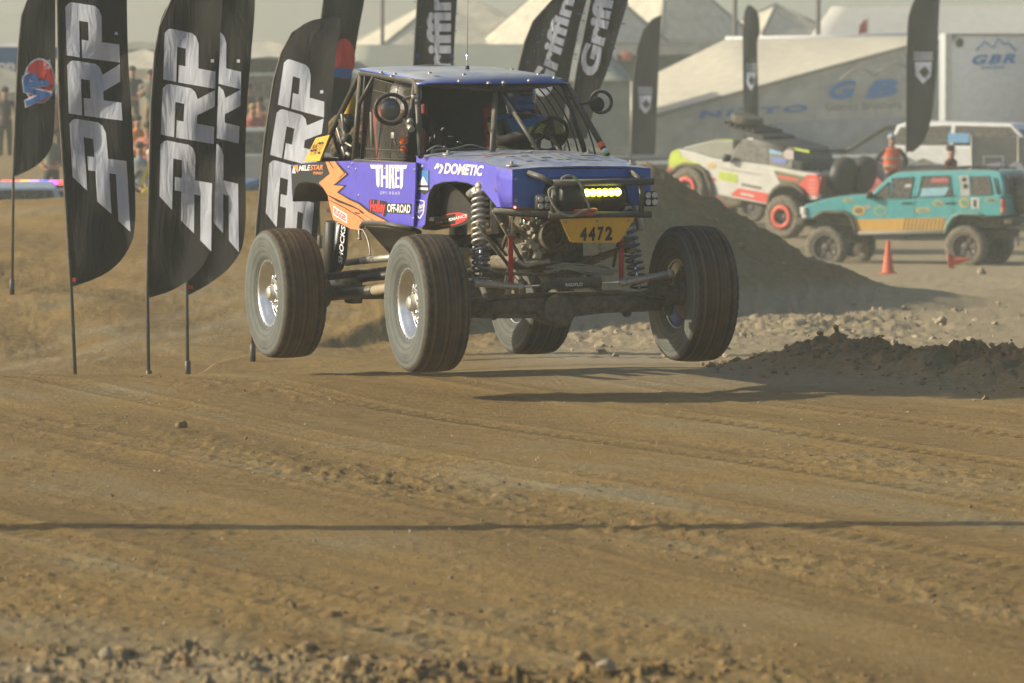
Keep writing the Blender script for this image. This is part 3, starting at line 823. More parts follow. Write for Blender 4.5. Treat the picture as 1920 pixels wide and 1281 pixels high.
for px, py in ((715, 137), (741, 140), (735, 144), (790, 137), (806, 138), (870, 141), (917, 157), (945, 156), (993, 152), (862, 153), (838, 130), (880, 130), (960, 131), (1010, 140), (1040, 147)):
    p = Z_(px, py, Rb.z + .036); mb.lathe([(.017, 0), (.014, .012), (.002, .015)], p, (0, 0, 1), 10)
mb.build('roof_screws', M['steel'], roof)
# antenna
A0 = Z_(876, 137, Rb.z + .035)
mb = MB(); mb.cyl(A0, A0 + Vector((0, 0, .055)), .017, 12, 0); mb.cyl(A0 + Vector((0, 0, .055)), A0 + Vector((.0, 0, .15)), .009, 10, 1)
mb.tube([A0 + Vector((0, 0, .15)), A0 + Vector((.0, .005, .42)), A0 + Vector((-.01, .012, .75))], [.0035, .0028, .002], 8, 2)
mb.build('antenna', [M['black'], M['chrome'], M['rope']], car)
# --- hood and nose ---
H0 = Fp(*z8(1101, 12), -.01); H1 = Fp(*z8(1620, 60), -.01); H2 = X_(961, 318, .42)
H0m = Fp(*z8(1380, 35), -.01)
mb = MB()
def hrow(a, crown, inx=.0):
    return [a, Vector((a.x + inx * .5, a.y * .62, a.z + crown * .75)), Vector((a.x + inx, 0, a.z + crown)), mir(Vector((a.x + inx * .5, a.y * .62, a.z + crown * .75))), mir(a)]
H1b = Fp(*z8(1780, 100), -.01)
r = [hrow(H0 + Vector((0.0, 0, 0)), .045, .0), hrow(H0m, .055), hrow(H1, .055), hrow(H1b, .05), hrow(H2 + Vector((-.0, 0.0, .0)), .022, .02)]
vs = [p for q in r for p in q]
mb.add(vs, [(j * 5 + i, j * 5 + i + 1, (j + 1) * 5 + i + 1, (j + 1) * 5 + i) for j in range(4) for i in range(4)], 0, False)
hood = mb.build('hood', M['blue'], car); md = hood.modifiers.new('solid', 'SOLIDIFY'); md.thickness = .012; md.offset = -1
HZ = (H1.z + H1b.z) / 2 + .05
hn = Vector((H1.z - H2.z, 0, H2.x - H1.x)).normalized()
def Hp(px, py, o=0.0):
    p = hit(px, py, (H1.x, 0, H1.z + .046 + o), (0, 0, 1)); return p
# hood lettering: lies on the crowned hood
def hood_pt(x, y, o=.004):
    xs = [q[2].x for q in r]; 
    for j in range(4):
        if xs[j] <= x <= xs[j + 1] or j == 3:
            t = (x - xs[j]) / (xs[j + 1] - xs[j]); break
    A = [q for q in r[j]]; B = [q for q in r[j + 1]]
    row = [A[i] * (1 - t) + B[i] * t for i in range(5)]
    for i in range(4):
        if row[i].y <= y <= row[i + 1].y:
            s_ = (y - row[i].y) / (row[i + 1].y - row[i].y); return Vector((x, y, row[i].z * (1 - s_) + row[i + 1].z * s_ + o))
    return Vector((x, y, row[2].z + o))
def hood_text(s, x0, x1, y0, y1, m, **k):
    vs, fs = text2d(s, **k); mb = MB()
    mb.add([hood_pt(x1 + (x0 - x1) * b_, y0 + (y1 - y0) * a, .006) for a, b_ in vs], fs); mb.build('lettering', M[m], hood, fix=False)
M['faded'] = mat('faded_print', (0.33, 0.37, 0.40), .6, dust=.25)
M['fadedred'] = mat('faded_red_print', (0.42, 0.12, 0.09), .7, dust=.4)
hood_text('DOMETIC', -.62, -.38, -.42, .42, 'faded', bold=.03)
hood_text('THRET', -.20, .12, -.40, .46, 'faded', bold=.04)
mb = MB()
for a, b_ in (((-.9, -.70), (-.42, -.44)), ((-.34, -.50), (-.28, .55))):
    (x0, y0), (x1, y1) = a, b_; n = 12
    for i in range(n):
        t0, t1 = i / n, (i + 1) / n
        mb.add([hood_pt(x0 + (x1 - x0) * t0, y0 + (y1 - y0) * t0, .005), hood_pt(x0 + (x1 - x0) * t1, y0 + (y1 - y0) * t1, .005), hood_pt(x0 + (x1 - x0) * t1 + .035, y0 + (y1 - y0) * t1, .005), hood_pt(x0 + (x1 - x0) * t0 + .035, y0 + (y1 - y0) * t0, .005)], [(0, 1, 2, 3)])
mb.build('hood_stripe', M['fadedred'], hood, fix=False)
for x, y in ((.22, -.50), (.22, .50), (-.85, -.60), (-.85, .60)):
    p = hood_pt(x, y * .98, 0); mb = MB(); mb.lathe([(.045, 0), (.045, .008), (.03, .014), (.012, .016), (.012, .035), (.001, .038)], p, (0, 0, 1), 16); mb.build('hood_pin', M['steel'], hood)
# front face
FT = X_(961, 318, .42); FB = X_(961, 388.5, .42); hw = abs(FT.y)
mb = MB()
mb.prism([FT, mir(FT), Vector((.42, hw, FB.z)), Vector((.42, .40, FB.z)), Vector((.42, .36, FB.z + .17)), Vector((.42, -.30, FB.z + .17)), Vector((.42, -.34, FB.z)), Vector((.42, -hw, FB.z))], (-.012, 0, 0))
nose = mb.build('nose_panel', M['blue'], car)
mb = MB(); mb.prism([Vector((.423, -.42, FT.z - .055)), Vector((.423, .42, FT.z - .055)), Vector((.423, .42, FT.z - .06)), Vector((.423, -.42, FT.z - .06))], (.02, 0, 0)); mb.build('nose_fold', M['blue'], nose)
mb = MB(); mb.box((.33, .03, FB.z + .08), (.05, .70, .19)); 
for k in range(9): mb.box((.365, .03, FB.z + .01 + k * .019), (.01, .68, .005), m=1)
mb.build('radiator_grille', [M['black'], M['tube']], car)
mb = MB()
for y, z in ((-hw + .03, FB.z + .21), (-hw + .03, FB.z + .05), (hw - .03, FB.z + .2), (hw - .03, FB.z + .05)):
    mb.lathe([(.014, 0), (.011, .006), (.002, .009)], (.42, y, z), (1, 0, 0), 10)
mb.build('nose_screws', M['steel'], nose)
# cowl / dash and firewall, bulkhead, floor
mb = MB()
c0 = H0 + Vector((.0, .03, -.015)); mb.prism([c0, mir(c0), mir(c0) + Vector((-.22, -.04, .02)), c0 + Vector((-.22, .04, .02))], (0, 0, -.02)); mb.build('cowl', M['dash'] if 'dash' in M else M['black'], car)
mb = MB(); mb.prism([Vector((-1.0, -.72, BZ + .1)), Vector((-1.0, .72, BZ + .1)), Vector((-1.02, .70, H0.z - .04)), Vector((-1.02, -.70, H0.z - .04))], (.02, 0, 0)); mb.build('firewall', M['black'], car)
mb = MB(); mb.prism([Vector((-2.5, -.72, BZ + .1)), Vector((-2.5, .72, BZ + .1)), Vector((RR.x + .03, .58, RR.z - .02)), Vector((RR.x + .03, -.58, RR.z - .02))], (-.02, 0, 0)); mb.build('rear_bulkhead', M['black'], car)
mb = MB(); mb.box((-1.28, -.30, H0.z - .03), (.12, .5, .16), bev=.02); mb.box((-1.24, .35, H0.z - .06), (.10, .4, .10), bev=.02)
mb.box((-1.20, 0.02, H0.z - .01), (.14, .10, .12), m=1, bev=.01)
db = mb.build('dashboard', [M['black'], M['tube']], car)
rr6 = random.Random(9)
for k in range(6):
    p = X_(rr6.uniform(805, 900), rr6.uniform(240, 282), -1.3 - rr6.random() * .4); mb = MB(); d_ = Vector((rr6.uniform(-1, 1), rr6.uniform(-1, 1), rr6.uniform(-1, 1))).normalized() * rr6.uniform(.02, .07); mb.cyl(p, p + d_, rr6.uniform(.004, .009), 8); mb.build('dash_fitting', M['steel'], db)
mb = MB(); mb.tube(smooth([X_(*q, -1.15) for q in ((800, 284), (820, 274), (845, 280), (880, 272), (905, 277), (925, 284))]), .007, 6); mb.build('dash_cable', M['rope'], db)
# side window net and trim (car's right), cords on the left window
NY = -.05
n0, n1, n2, n3 = D(684, 297, NY), D(762, 299, NY), Y_(774, 168, -WR - .0), Y_(704, 148, -WR - .0)
mb = MB(); mb.add([n0, n1, n2, n3], [(0, 1, 2, 3)]); net = mb.build('window_net', M['net'], car, fix=False)
mb = MB()
def nl(a, b_): return (n0 * (1 - a) + n1 * a) * (1 - b_) + (n3 * (1 - a) + n2 * a) * b_
for k in (0, .3, .62, 1):
    mb.tube([nl(k, 0) + DN * .004, nl(k, 1) + DN * .004], .0035, 6)
for k in (0, .12, .86, 1): mb.tube([nl(0, k) + DN * .004, nl(1, k) + DN * .004], .0045, 6)
mb.build('net_webbing', mat('net_webbing', (.09, .085, .07), .9), net)
mb = MB(); mb.tube([D(696, 210, -.02), D(698, 273, -.02)], .013, 8); mb.build('net_rod', M['rope'], net)
for k in range(6):
    t = k / 5.0
    a = mir(Y_(781, 154, -WR)) + Vector((-.12 - .17 * (5 - k), 0, -.03)); b_ = Vector((-1.12 - .17 * (5 - k), .76, H0.z))
    mbb = MB(); c_ = (a + b_) / 2 + Vector((.06, .05, .06)); mbb.tube([a * (1 - s) ** 2 + c_ * 2 * s * (1 - s) + b_ * s * s for s in [i / 8 for i in range(9)]], .007, 6); mbb.build('window_cord', M['black'], car)
# mirrors
MC = D(733, 205, .06)
mb = MB(); vv = []
for k in range(28):
    a = k / 28 * 2 * math.pi; vv.append(MC + Vector((.03 * math.cos(a), .118 * math.cos(a), .115 * math.sin(a))))
mb.tube(vv, .016, 8, 0, closed=True); mb.tube([vv[3], D(778, 178, 0)], .012, 8); mb.tube([vv[25], D(766, 238, 0)], .012, 8)
mi = mb.build('mirror_hoop', M['black'], car)
mb = MB(); mb.ball(MC + Vector((-.01, .0, 0)), .088, 20, 0, (.45, .95, 1)); mb.build('mirror_glass', M['mirror'], mi)
ML = mir(Y_(1112, 190, -.76) * 0 + Vector((RF.x + .22, -.84, RF.z - .16)))
mb = MB(); mb.ring(ML, (1, -.2, .1), .085, .014, 24, 8, 0); mb.tube([ML + Vector((0, -.08, 0)), Vector((RF.x + .15, .66, RF.z - .18))], .012, 8); mi = mb.build('mirror_hoop', M['tube'], car)
mb = MB(); mb.ball(ML + Vector((0, -.03, -.02)), .062, 16, 0, (.35, 1, 1)); mb.build('mirror_glass', M['black'], mi)
# action camera on the brace, orange gadget
p = D(739, 254, .05); mb = MB(); mb.box(p, (.065, .035, .05), m=0, bev=.006); mb.tube([p - Vector((0, 0, .03)), p + Vector((.01, .02, -.09)), D(766, 268, 0)], .009, 8, 1); mb.build('action_camera', [M['steel'], M['black']], car)
mb = MB(); mb.ball(D(757, 264, -.02), .035, 12); mb.ball(D(757, 279, -.02), .028, 12); mb.build('orange_clamp', M['orangep'], car)
for a_, b_ in (((778, 178), (777, 184)), ((768, 237), (772, 243)), ((768, 226), (770, 231))):
    mb = MB(); mb.cyl(D(*a_, .0), D(*b_, .0), .026, 12); mb.build('tube_clamp', M['steel'], car)
# tape on the left pillar
AL, AH = mir(WB), mir(RF)
for t0, t1, m_ in ((.10, .16, 'orangep'), (.03, .07, 'white'), (.0, .03, 'ropeg')):
    mb = MB(); mb.cyl(AL.lerp(AH, t0), AL.lerp(AH, t1), .027, 12); mb.build('pillar_tape', M[m_], car)
# seats
def seat(y, x):
    mb = MB(); Mx = Matrix.Rotation(R(-12), 3, 'Y')
    mb.box((x - .16, y, 1.75), (.10, .40, .55), Mx, bev=.05); mb.box((x - .14, y - .18, 2.0), (.20, .05, .22), Mx, bev=.03); mb.box((x - .14, y + .18, 2.0), (.20, .05, .22), Mx, bev=.03)
    mb.box((x + .18, y, 1.45), (.5, .46, .12), bev=.04)
    s = mb.build('seat', M['seat'], car)
    for dy in (-.09, .09):
        mb = MB(); mb.tube([Vector((x - .02, y + dy, 2.02)), Vector((x + .16, y + dy, 1.88)), Vector((x + .2, y + dy * .6, 1.60))], .02, 6); mb.build('harness', M['seat'], s)
seat(.40, -1.85); seat(-.36, -2.34)
# steering wheel
SWC = X_(1030, 252, -1.32); swn = Vector((-.86, 0, .5)).normalized()
mb = MB(); mb.ring(SWC, swn, .15, .016, 26, 8)
for a in (.3, 2.4, 4.4): 
    U = swn.orthogonal().normalized(); V = swn.cross(U); mb.tube([SWC, SWC + (U * math.cos(a) + V * math.sin(a)) * .15], .012, 6)
mb.ball(SWC, .05, 12); mb.tube([SWC, SWC - swn * .35], .02, 8); sw = mb.build('steering_wheel', M['black'], car)
U = swn.orthogonal().normalized(); V = swn.cross(U)
mb = MB(); mb.tube([SWC + (U * math.cos(a) + V * math.sin(a)) * .15 for a in (0, .1, .2)], .018, 8); mb.build('grip_tape', mat('lime_tape', (.5, .6, .05), .6), sw)

# --- wheels ---
def tyre_mesh(lug=.006, nlug=44, r0=.525, w=.37, name='tyre', chunk=False):
    hwid = w / 2
    prof = []
    for y in np.linspace(-hwid * .86, hwid * .86, 21): prof.append((r0 - .010 * abs(y / hwid) ** 2 * 1.2 - .010 * abs(y / hwid) ** 6, y))
    side = [(r0 - .035, hwid * .965), (r0 - .065, hwid * 1.0), (r0 - .11, hwid * 1.03), (r0 - .16, hwid * 1.02), (r0 - .20, hwid * .96), (r0 - .235, hwid * .86), (.272, hwid * .78), (.262, hwid * .70)]
    prof = [(a, -b_) for a, b_ in side[::-1]] + prof + side
    n = len(prof); seg = nlug * 4; vs, fs = [], []
    for i, (rr, y) in enumerate(prof):
        on_tread = 8 <= i < 8 + 21
        k_ = i - 8
        for s_ in range(seg):
            a = 2 * math.pi * s_ / seg
            d = 0
            if on_tread:
                row = k_ // 4
                ph = (s_ + row * 2 + (k_ if chunk else 0)) % 4
                if ph == 0 and (chunk or k_ < 5 or k_ > 15): d = -lug * 1.1
                if k_ in ((4, 8, 12, 16) if chunk else (6, 14)): d = -lug * .8
            elif i in (7, 29):
                if (s_ + (0 if i == 7 else 2)) % 4 == 0: d = -lug
            elif rr < r0 - .05:
                d = .002 * math.sin(rr * 210)
            vs.append(((rr + d) * math.cos(a), y + (0 if on_tread else .003 * math.copysign(1, y) * math.sin(rr * 260)), (rr + d) * math.sin(a)))
    for i in range(n - 1):
        for s_ in range(seg):
            l = (s_ + 1) % seg; fs.append((i * seg + s_, i * seg + l, (i + 1) * seg + l, (i + 1) * seg + s_))
    mb = MB(); mb.add(vs, fs, 0, True); return mb
TY = tyre_mesh()
def rim_parts(parent, out):
    """out = +1 or -1: which local y faces away from the car"""
    o_ = out; h = .185
    mb = MB()
    mb.lathe([(.258, -.13), (.27, -.14), (.262, -.10), (.225, -.07), (.215, 0), (.222, .05), (.245, .10), (.258, .118), (.285, .128), (.288, .140), (.276, .148), (.252, .144), (.248, .128), (.239, .122), (.236, .10), (.224, .094), (.221, .06), (.210, .052), (.206, 0), (.20, -.04)], (0, 0, 0), (0, o_, 0), 56)
    mb.build('rim_barrel', M['alu'], parent)
    mb = MB()
    # centre disc with eight windows
    ns = 8; N = 64
    def P(r_, a, y): return Vector((r_ * math.cos(a), o_ * y, r_ * math.sin(a)))
    for k in range(N):
        a0, a1 = 2 * math.pi * k / N, 2 * math.pi * (k + 1) / N
        win = (k % 8) in (2, 3, 4, 5, 6)
        bands = [(.095, .095), (.115, .088), (.185, .058), (.216, .046)]
        for i in range(3):
            if win and i == 1: continue
            (ra, ya), (rb, yb) = bands[i], bands[i + 1]
            mb.add([P(ra, a0, ya), P(ra, a1, ya), P(rb, a1, yb), P(rb, a0, yb)], [(0, 1, 2, 3)], 0, True)
    o2 = mb.build('rim_disc', M['alu'], parent); md = o2.modifiers.new('solid', 'SOLIDIFY'); md.thickness = .014; md.offset = 0
    mb = MB(); mb.lathe([(.10, .02), (.10, .100), (.072, .108), (.062, .112), (.058, .145), (.045, .155), (.001, .157)], (0, 0, 0), (0, o_, 0), 28); mb.build('hub', M['steel'], parent)
    for k in range(5 if False else 6):
        a = k * math.pi / 3; mb = MB(); mb.cyl(P(.085, a, .10), P(.085, a, .12), .010, 8); mb.build('wheel_nut', M['chrome'], parent)
    mb = MB()
    for k in range(24):
        a = k * 2 * math.pi / 24; mb.cyl(P(.268, a, .146), P(.268, a, .153), .006, 6)
    mb.build('beadlock_bolts', M['steel'], parent, kind='stuff')
    mb = MB(); mb.lathe([(.19, -.09), (.19, -.075), (.07, -.07), (.07, .0)], (0, 0, 0), (0, o_, 0), 32, cap0=True); mb.cyl((0, -.14 * o_, 0), (0, -.02 * o_, 0), .095, 18); mb.build('brake_disc', M['greasy'], parent)
wheels = {'fr': ((801, 568.5), 43.02, -1), 'fl': ((1299, 550.5), 43.80, 1), 'rr': ((535.5, 549.5), 45.9, -1), 'rl': ((996, 545), 46.72, 1)}
WC = {}
for key, ((px, py), Yd, sg) in wheels.items():
    c = CINV @ at(px, py, Yd); WC[key] = c
    wh = MB()
    o = tyre_mesh() if key == 'fr' else None
    if key == 'fr':
        t = TY.build('wheel', M['tyre'], car); TYM = t.data
    else:
        t = bpy.data.objects.new('wheel', TYM); col.objects.link(t); t.parent = car
    t.location = c
    steer = {'fr': -1.5, 'fl': -1.5, 'rr': 0, 'rl': 0}[key]
    camb = {'fr': 1.5, 'fl': -1, 'rr': 1, 'rl': 0}[key]
    t.rotation_euler = (R(camb), R(17 if sg > 0 else 40), R(steer))
    rim_parts(t, sg)
# --- axles, links, shocks ---
fr, fl, rr_, rl = WC['fr'], WC['fl'], WC['rr'], WC['rl']
def lerp(a, b_, t): return a * (1 - t) + b_ * t
mb = MB()
ax = [lerp(fr, fl, t) + Vector((0, 0, -.05)) for t in (.14, .3, .42, .58, .7, .86)]
mb.tube(ax, [.075, .075, .085, .085, .075, .075], 14)
fa = mb.build('front_axle_tube', M['greasy'], car)
dc = lerp(fr, fl, .47) + Vector((0, 0, -.09))
mb = MB(); mb.ball(dc, .15, 20, 0, (.8, 1.25, .78)); mb.lathe([(.13, 0), (.13, .03), (.11, .05), (.05, .07)], dc + Vector((.10, 0, 0)), (1, 0, .1), 20, cap1=True)
mb.build('differential_housing', M['greasy'], car)
# truss above the axle
for a_, b_ in ((.2, .8),):
    mb = MB(); mb.prism([lerp(fr, fl, .16) + Vector((.05, 0, .02)), lerp(fr, fl, .84) + Vector((.05, 0, .02)), lerp(fr, fl, .78) + Vector((.05, 0, -.10)), lerp(fr, fl, .5) + Vector((.05, 0, -.15)), lerp(fr, fl, .2) + Vector((.05, 0, -.13))], (-.13, 0, 0), 0)
    mb.tube([lerp(fr, fl, .12) + Vector((.06, 0, -.02)), lerp(fr, fl, .3) + Vector((.06, 0, .035)), lerp(fr, fl, .7) + Vector((.06, 0, .035)), lerp(fr, fl, .88) + Vector((.06, 0, -.02))], .018, 8)
    mb.build('axle_truss', M['greasy'], car)
for t in (.105, .895):
    c = lerp(fr, fl, t); s_ = -1 if t < .5 else 1
    mb = MB(); mb.ball(c, .095, 18, 0, (.9, 1, 1.1)); mb.box(c + Vector((0, 0, .10)), (.09, .10, .10), bev=.02); mb.box(c + Vector((0, 0, -.12)), (.09, .10, .08), bev=.02)
    mb.cyl(c, c + Vector((0, .14 * s_, 0)), .085, 18); mb.box(c + Vector((.10, -.02 * s_, .09)), (.16, .06, .03), bev=.01)
    mb.build('steering_knuckle', M['greasy'], car)
sx = .24
def A_(px, py): return X_(px, py, sx)
mb = MB(); a, b_ = A_(1019, 533), A_(1124, 529); mb.lathe([(.03, 0), (.052, .004), (.052, .05), (.043, .052), (.043, (b_ - a).length - .052), (.052, (b_ - a).length - .05), (.052, (b_ - a).length), (.03, (b_ - a).length + .004)], a, b_ - a, 20, cap0=True, cap1=True)
ram = mb.build('steering_ram', M['tube'], car)
mb = MB(); text_on(mb, 'RADFLO', [A_(1056, 537) + Vector((.046, 0, 0)), A_(1088, 536) + Vector((.046, 0, 0)), A_(1088, 529.5) + Vector((.046, 0, 0)), A_(1056, 530.5) + Vector((.046, 0, 0))], bold=.02); mb.build('lettering', M['white'], ram, fix=False)
for (p, q) in (((976, 537.5), (1019, 534.5)), ((1124, 530), (1168, 529))):
    mb = MB(); mb.cyl(A_(*p), A_(*q), .013, 12); mb.build('ram_rod', M['chrome'], car)
for (p, q) in (((892, 531), (975, 538.5)), ((1168, 530), (1256, 513))):
    mb = MB(); mb.cyl(A_(*p), A_(*q), .026, 14); mb.ball(A_(*p), .036, 12); mb.ball(A_(*q), .036, 12); mb.cyl(lerp(A_(*p), A_(*q), .48), lerp(A_(*p), A_(*q), .53), .031, 12); mb.build('tie_rod', M['steel'], car)
# coilovers
def coilover(p0, p1, R0=.062, split=.62, sp='spring'):
    p0, p1 = Vector(p0), Vector(p1)
    mb = MB(); mb.cyl(p0, lerp(p0, p1, .62), .038, 16); mb.ball(p0, .045, 12); sh = mb.build('shock_body', M['steel'], car)
    mb = MB(); mb.cyl(lerp(p0, p1, .60), lerp(p0, p1, .99), .014, 12); mb.ball(p1, .04, 12); mb.build('shock_rod', M['chrome'], sh)
    mb = MB(); mb.helix(lerp(p0, p1, .03), lerp(p0, p1, split), R0, .0125, 9.5); mb.build('coil_spring', M[sp], sh)
    mb = MB(); mb.helix(lerp(p0, p1, split + .01), lerp(p0, p1, .95), R0 * 1.02, .010, 5.5); mb.build('coil_spring', M['bspring'], sh)
    mb = MB(); mb.lathe([(.02, 0), (.07, 0), (.07, .012), (.02, .014)], lerp(p0, p1, .965), p1 - p0, 20); mb.build('spring_seat', M['steel'], sh)
    q0 = p0 + Vector((-.02, .12, -.02)); mb = MB(); mb.cyl(q0, q0 + (p1 - p0).normalized() * .34, .032, 14); mb.tube([p0, q0], .012, 6); mb.build('shock_reservoir', M['steel'], sh)
S0, S1 = Y_(901, 350, -.60), Y_(902, 528, -.66)
coilover(S0, S1)
coilover(mir(S0) + Vector((0, -.06, 0)), Vector((S1.x, fl.y * .60, fl.z - .0)), sp='bspring')
mb = MB(); mb.cyl(Y_(882, 366, -.52), Y_(901, 352, -.58), .04, 14); mb.build('shock_mount', M['steel'], car)
# red limit straps
for (p, q, x) in (((958, 440), (957, 532), .16), ((1166, 440), (1164, 524), .16)):
    a, b_ = X_(*p, x), X_(*q, x); mb = MB(); mb.box((a + b_) / 2, (.012, .040, (a - b_).length), bev=.004); mb.cyl(a + Vector((0, -.035, 0)), a + Vector((0, .035, 0)), .018, 10, 1); mb.build('limit_strap', [M['strap'], M['steel']], car)
# --- bumper, winch, lamps, plate ---
bx = .60
def B_(px, py, x=bx): return X_(px, py, x)
mb = MB(); mb.tube([B_(1036, 344), B_(1224, 340.5)], .027, 12); bt = mb.build('bumper_tube', M['tube'], car)
mb = MB(); mb.tube([B_(1028, 403), B_(1220, 402)], .025, 12); mb.build('bumper_tube', M['tube'], car)
mb = MB(); mb.tube([X_(990, 325, .43), B_(1016, 333, .52), B_(1037, 345)], .023, 12); mb.build('bumper_tube', M['tube'], car)
mb = MB(); mb.tube([X_(1182, 322, .43), B_(1203, 339)], .020, 12); mb.build('bumper_tube', M['tube'], car)
mb = MB(); mb.tube([B_(1203, 339), B_(1202, 403)], .022, 12); mb.build('bumper_post', M['tube'], car)
mb = MB(); mb.tube([B_(1040, 344), B_(1036, 403)], .022, 12); mb.build('bumper_post', M['tube'], car)
mb = MB(); mb.tube([X_(925, 396, .30), X_(972, 400, .35), B_(1034, 403)], .026, 12); mb.tube([X_(1180, 398, .3), B_(1200, 403)], .024, 12); mb.build('frame_horn', M['tube'], car)
# winch drum and housing
wx = .52
w0, w1 = X_(1046, 371, wx), X_(1188, 372, wx)
mb = MB(); mb.lathe([(.02, 0), (.118, .004), (.124, .02), (.124, .16), (.11, .175), (.07, .18), (.07, .30), (.098, .31), (.10, .33), (.10, .50), (.08, .53), (.02, .535)], w0, w1 - w0, 28, cap0=True, cap1=True)
wi = mb.build('winch', M['black'], car)
mb = MB(); p = X_(1068, 371, wx + .11); mb.box(p + Vector((0, -.01, 0)), (.01, .07, .01)); mb.box(p + Vector((0, .05, .035)), (.01, .012, .07), Matrix.Rotation(R(-35), 3, 'X')); mb.build('winch_handle', M['tube'], wi)
pts = [(1052, 336), (1062, 330), (1074, 331), (1084, 339), (1092, 353), (1098, 372), (1104, 388), (1100, 394), (1088, 398), (1078, 404), (1066, 405), (1053, 401), (1042, 391), (1034, 377), (1029, 362), (1030, 356), (1036, 353), (1040, 358), (1041, 366)]
P3 = [X_(*q, bx + .06) for q in pts]
mb = MB(); mb.tube(smooth(P3), .0095, 8); rope = mb.build('winch_rope', M['rope'], car)
mb = MB()
for i in (2, 14): mb.tube(smooth(P3[i:i + 2] if i + 2 < len(P3) else P3[-2:]), .0105, 8)
mb.build('rope_mark', M['ropeg'], rope)
mb = MB(); mb.box(X_(1094, 398, bx + .02), (.07, .16, .05), bev=.01); mb.ball(X_(1112, 394, bx + .05), .03, 10, 0, (1, 1.4, .6)); mb.build('red_shackle', mat('red_shackle_paint', (.35, .05, .03), .5, dust=.25), car)
# light bar
lb0, lb1 = B_(1093, 361), B_(1162, 359)
L_ = (lb1 - lb0).length; mid_ = (lb0 + lb1) / 2
mb = MB(); mb.box(mid_ + Vector((-.02, 0, 0)), (.06, L_ + .03, .072), bev=.012)
for k in range(7): mb.box(mid_ + Vector((-.02, 0, .04 + .0)) + Vector((-.02 + k * .006, 0, .002)), (.003, L_, .018))
bar = mb.build('light_bar', M['black'], car)
for k in range(6):
    p = lb0.lerp(lb1, (k + .5) / 6) + Vector((.013, 0, -.004)); mb = MB(); mb.lathe([(.030, 0), (.030, .006), (.022, .011)], p, (1, 0, 0), 14, m=0); mb.lathe([(.022, .010), (.015, .017), (.001, .02)], p, (1, 0, 0), 14, m=1); mb.build('led_cell', [M['led'], M['ledhot']], bar)
def pod(c):
    mb = MB(); mb.box(c, (.07, .115, .118), bev=.02); pb = mb.build('lamp_pod', M['black'], car)
    for a in (-1, 1):
        for b2 in (-1, 1):
            mb = MB(); mb.lathe([(.024, 0), (.024, .004), (.016, .007), (.006, .003), (.001, .002)], c + Vector((.035, a * .027, b2 * .027)), (1, 0, 0), 16); mb.build('lens', M['lens'], pb)
pod(X_(1017, 380, .52)); pod(X_(1218, 372.5, .56))
# number plate
pl = [X_(1049, 411, .61), X_(1192, 406, .61), X_(1163, 452, .575), X_(1158, 455, .575), X_(1074, 455, .575), X_(1069, 453, .575)]
mb = MB(); mb.prism(pl, (-.006, 0, 0)); npl = mb.build('number_plate', M['yellow'], car)
pn = (pl[1] - pl[0]).cross(pl[3] - pl[0]); pn = pn if pn.x > 0 else -pn; pn.normalize()
def Np(px, py, o=0): return hit(px, py, pl[0] + pn * o, pn)
mb = MB()
g = [('4', 794, 870, 795, 885), ('4', 905, 1010, 0, 0)]
for ch, x0, x1 in (('4', 795, 895), ('4', 908, 1012), ('7', 1032, 1125), ('2', 1142, 1248)):
    yb0 = 978 - (x0 - 795) * .025; yt0 = 788 - (x0 - 795) * .04
    text_on(mb, ch, [Np(*z7(x0, yb0), .004), Np(*z7(x1 - 8, yb0 - 3), .004), Np(*z7(x1, yt0 - 3), .004), Np(*z7(x0 + 8, yt0), .004)], bold=.045)
mb.build('lettering', M['ink'], npl, fix=False)
mb = MB()
for x, y in ((595, 708), (1030, 694), (1468, 682)): mb.lathe([(.013, 0), (.010, .006), (.002, .008)], Np(*z7(x, y)), pn, 10)
mb.build('plate_bolts', M['steel'], npl)
# engine bay front: cooling fan, castings, hoses
mb = MB(); fc = X_(1037, 441, .32); mb.lathe([(.105, .03), (.115, .02), (.115, -.02), (.098, -.03), (.088, .01), (.088, -.05), (.03, -.055), (.03, -.02), (.001, -.015)], fc, (1, 0, .05), 32)
for k in range(7):
    a = k * 2 * math.pi / 7; mb.prism([fc + Vector((-.03, .03 * math.cos(a), .03 * math.sin(a))), fc + Vector((-.03, .087 * math.cos(a - .25), .087 * math.sin(a - .25))), fc + Vector((-.045, .087 * math.cos(a + .25), .087 * math.sin(a + .25)))], (-.004, 0, 0))
mb.build('cooling_fan', M['greasy'], car)
mb = MB(); rr2 = random.Random(5)
for _ in range(46):
    p = X_(rr2.uniform(975, 1020), rr2.uniform(412, 480), rr2.uniform(-.1, .2)); s_ = rr2.uniform(.02, .06)
    if rr2.random() < .5: mb.box(p, (s_ * 1.6, s_, s_ * rr2.uniform(.5, 1.4)), Matrix.Rotation(rr2.uniform(-.4, .4), 3, 'X'), bev=.006)
    else: mb.cyl(p, p + Vector((rr2.uniform(.02, .08), rr2.uniform(-.03, .03), rr2.uniform(-.03, .05))), s_ * .5, 10)
mb.build('gearbox_castings', mat('engine_castings', (0.30, 0.28, 0.24), .5, metal=.5, dust=.3, dscale=14), car)
mb = MB(); mb.box((-.35, .02, 1.38), (.9, .62, .42), bev=.05); mb.box((-.2, 0, 1.15), (.5, .34, .25), bev=.05); mb.box((-.05, .12, 1.32), (.4, .5, .3), bev=.04); mb.build('engine_block', M['greasy'], car)
mb = MB()
for (p, q, r2) in (((925, 395), (960, 450), .016), ((940, 420), (985, 500), .014), ((895, 420), (955, 500), .013), ((965, 400), (940, 470), .014), ((1170, 400), (1150, 500), .012)):
    mb.tube([X_(*p, .2), X_(*q, .05)], r2, 8)
mb.tube([X_(975, 500, .1), X_(1000, 490, .14), X_(1040, 494, .15), X_(1080, 500, .15), X_(1140, 505, .14)], .02, 10)
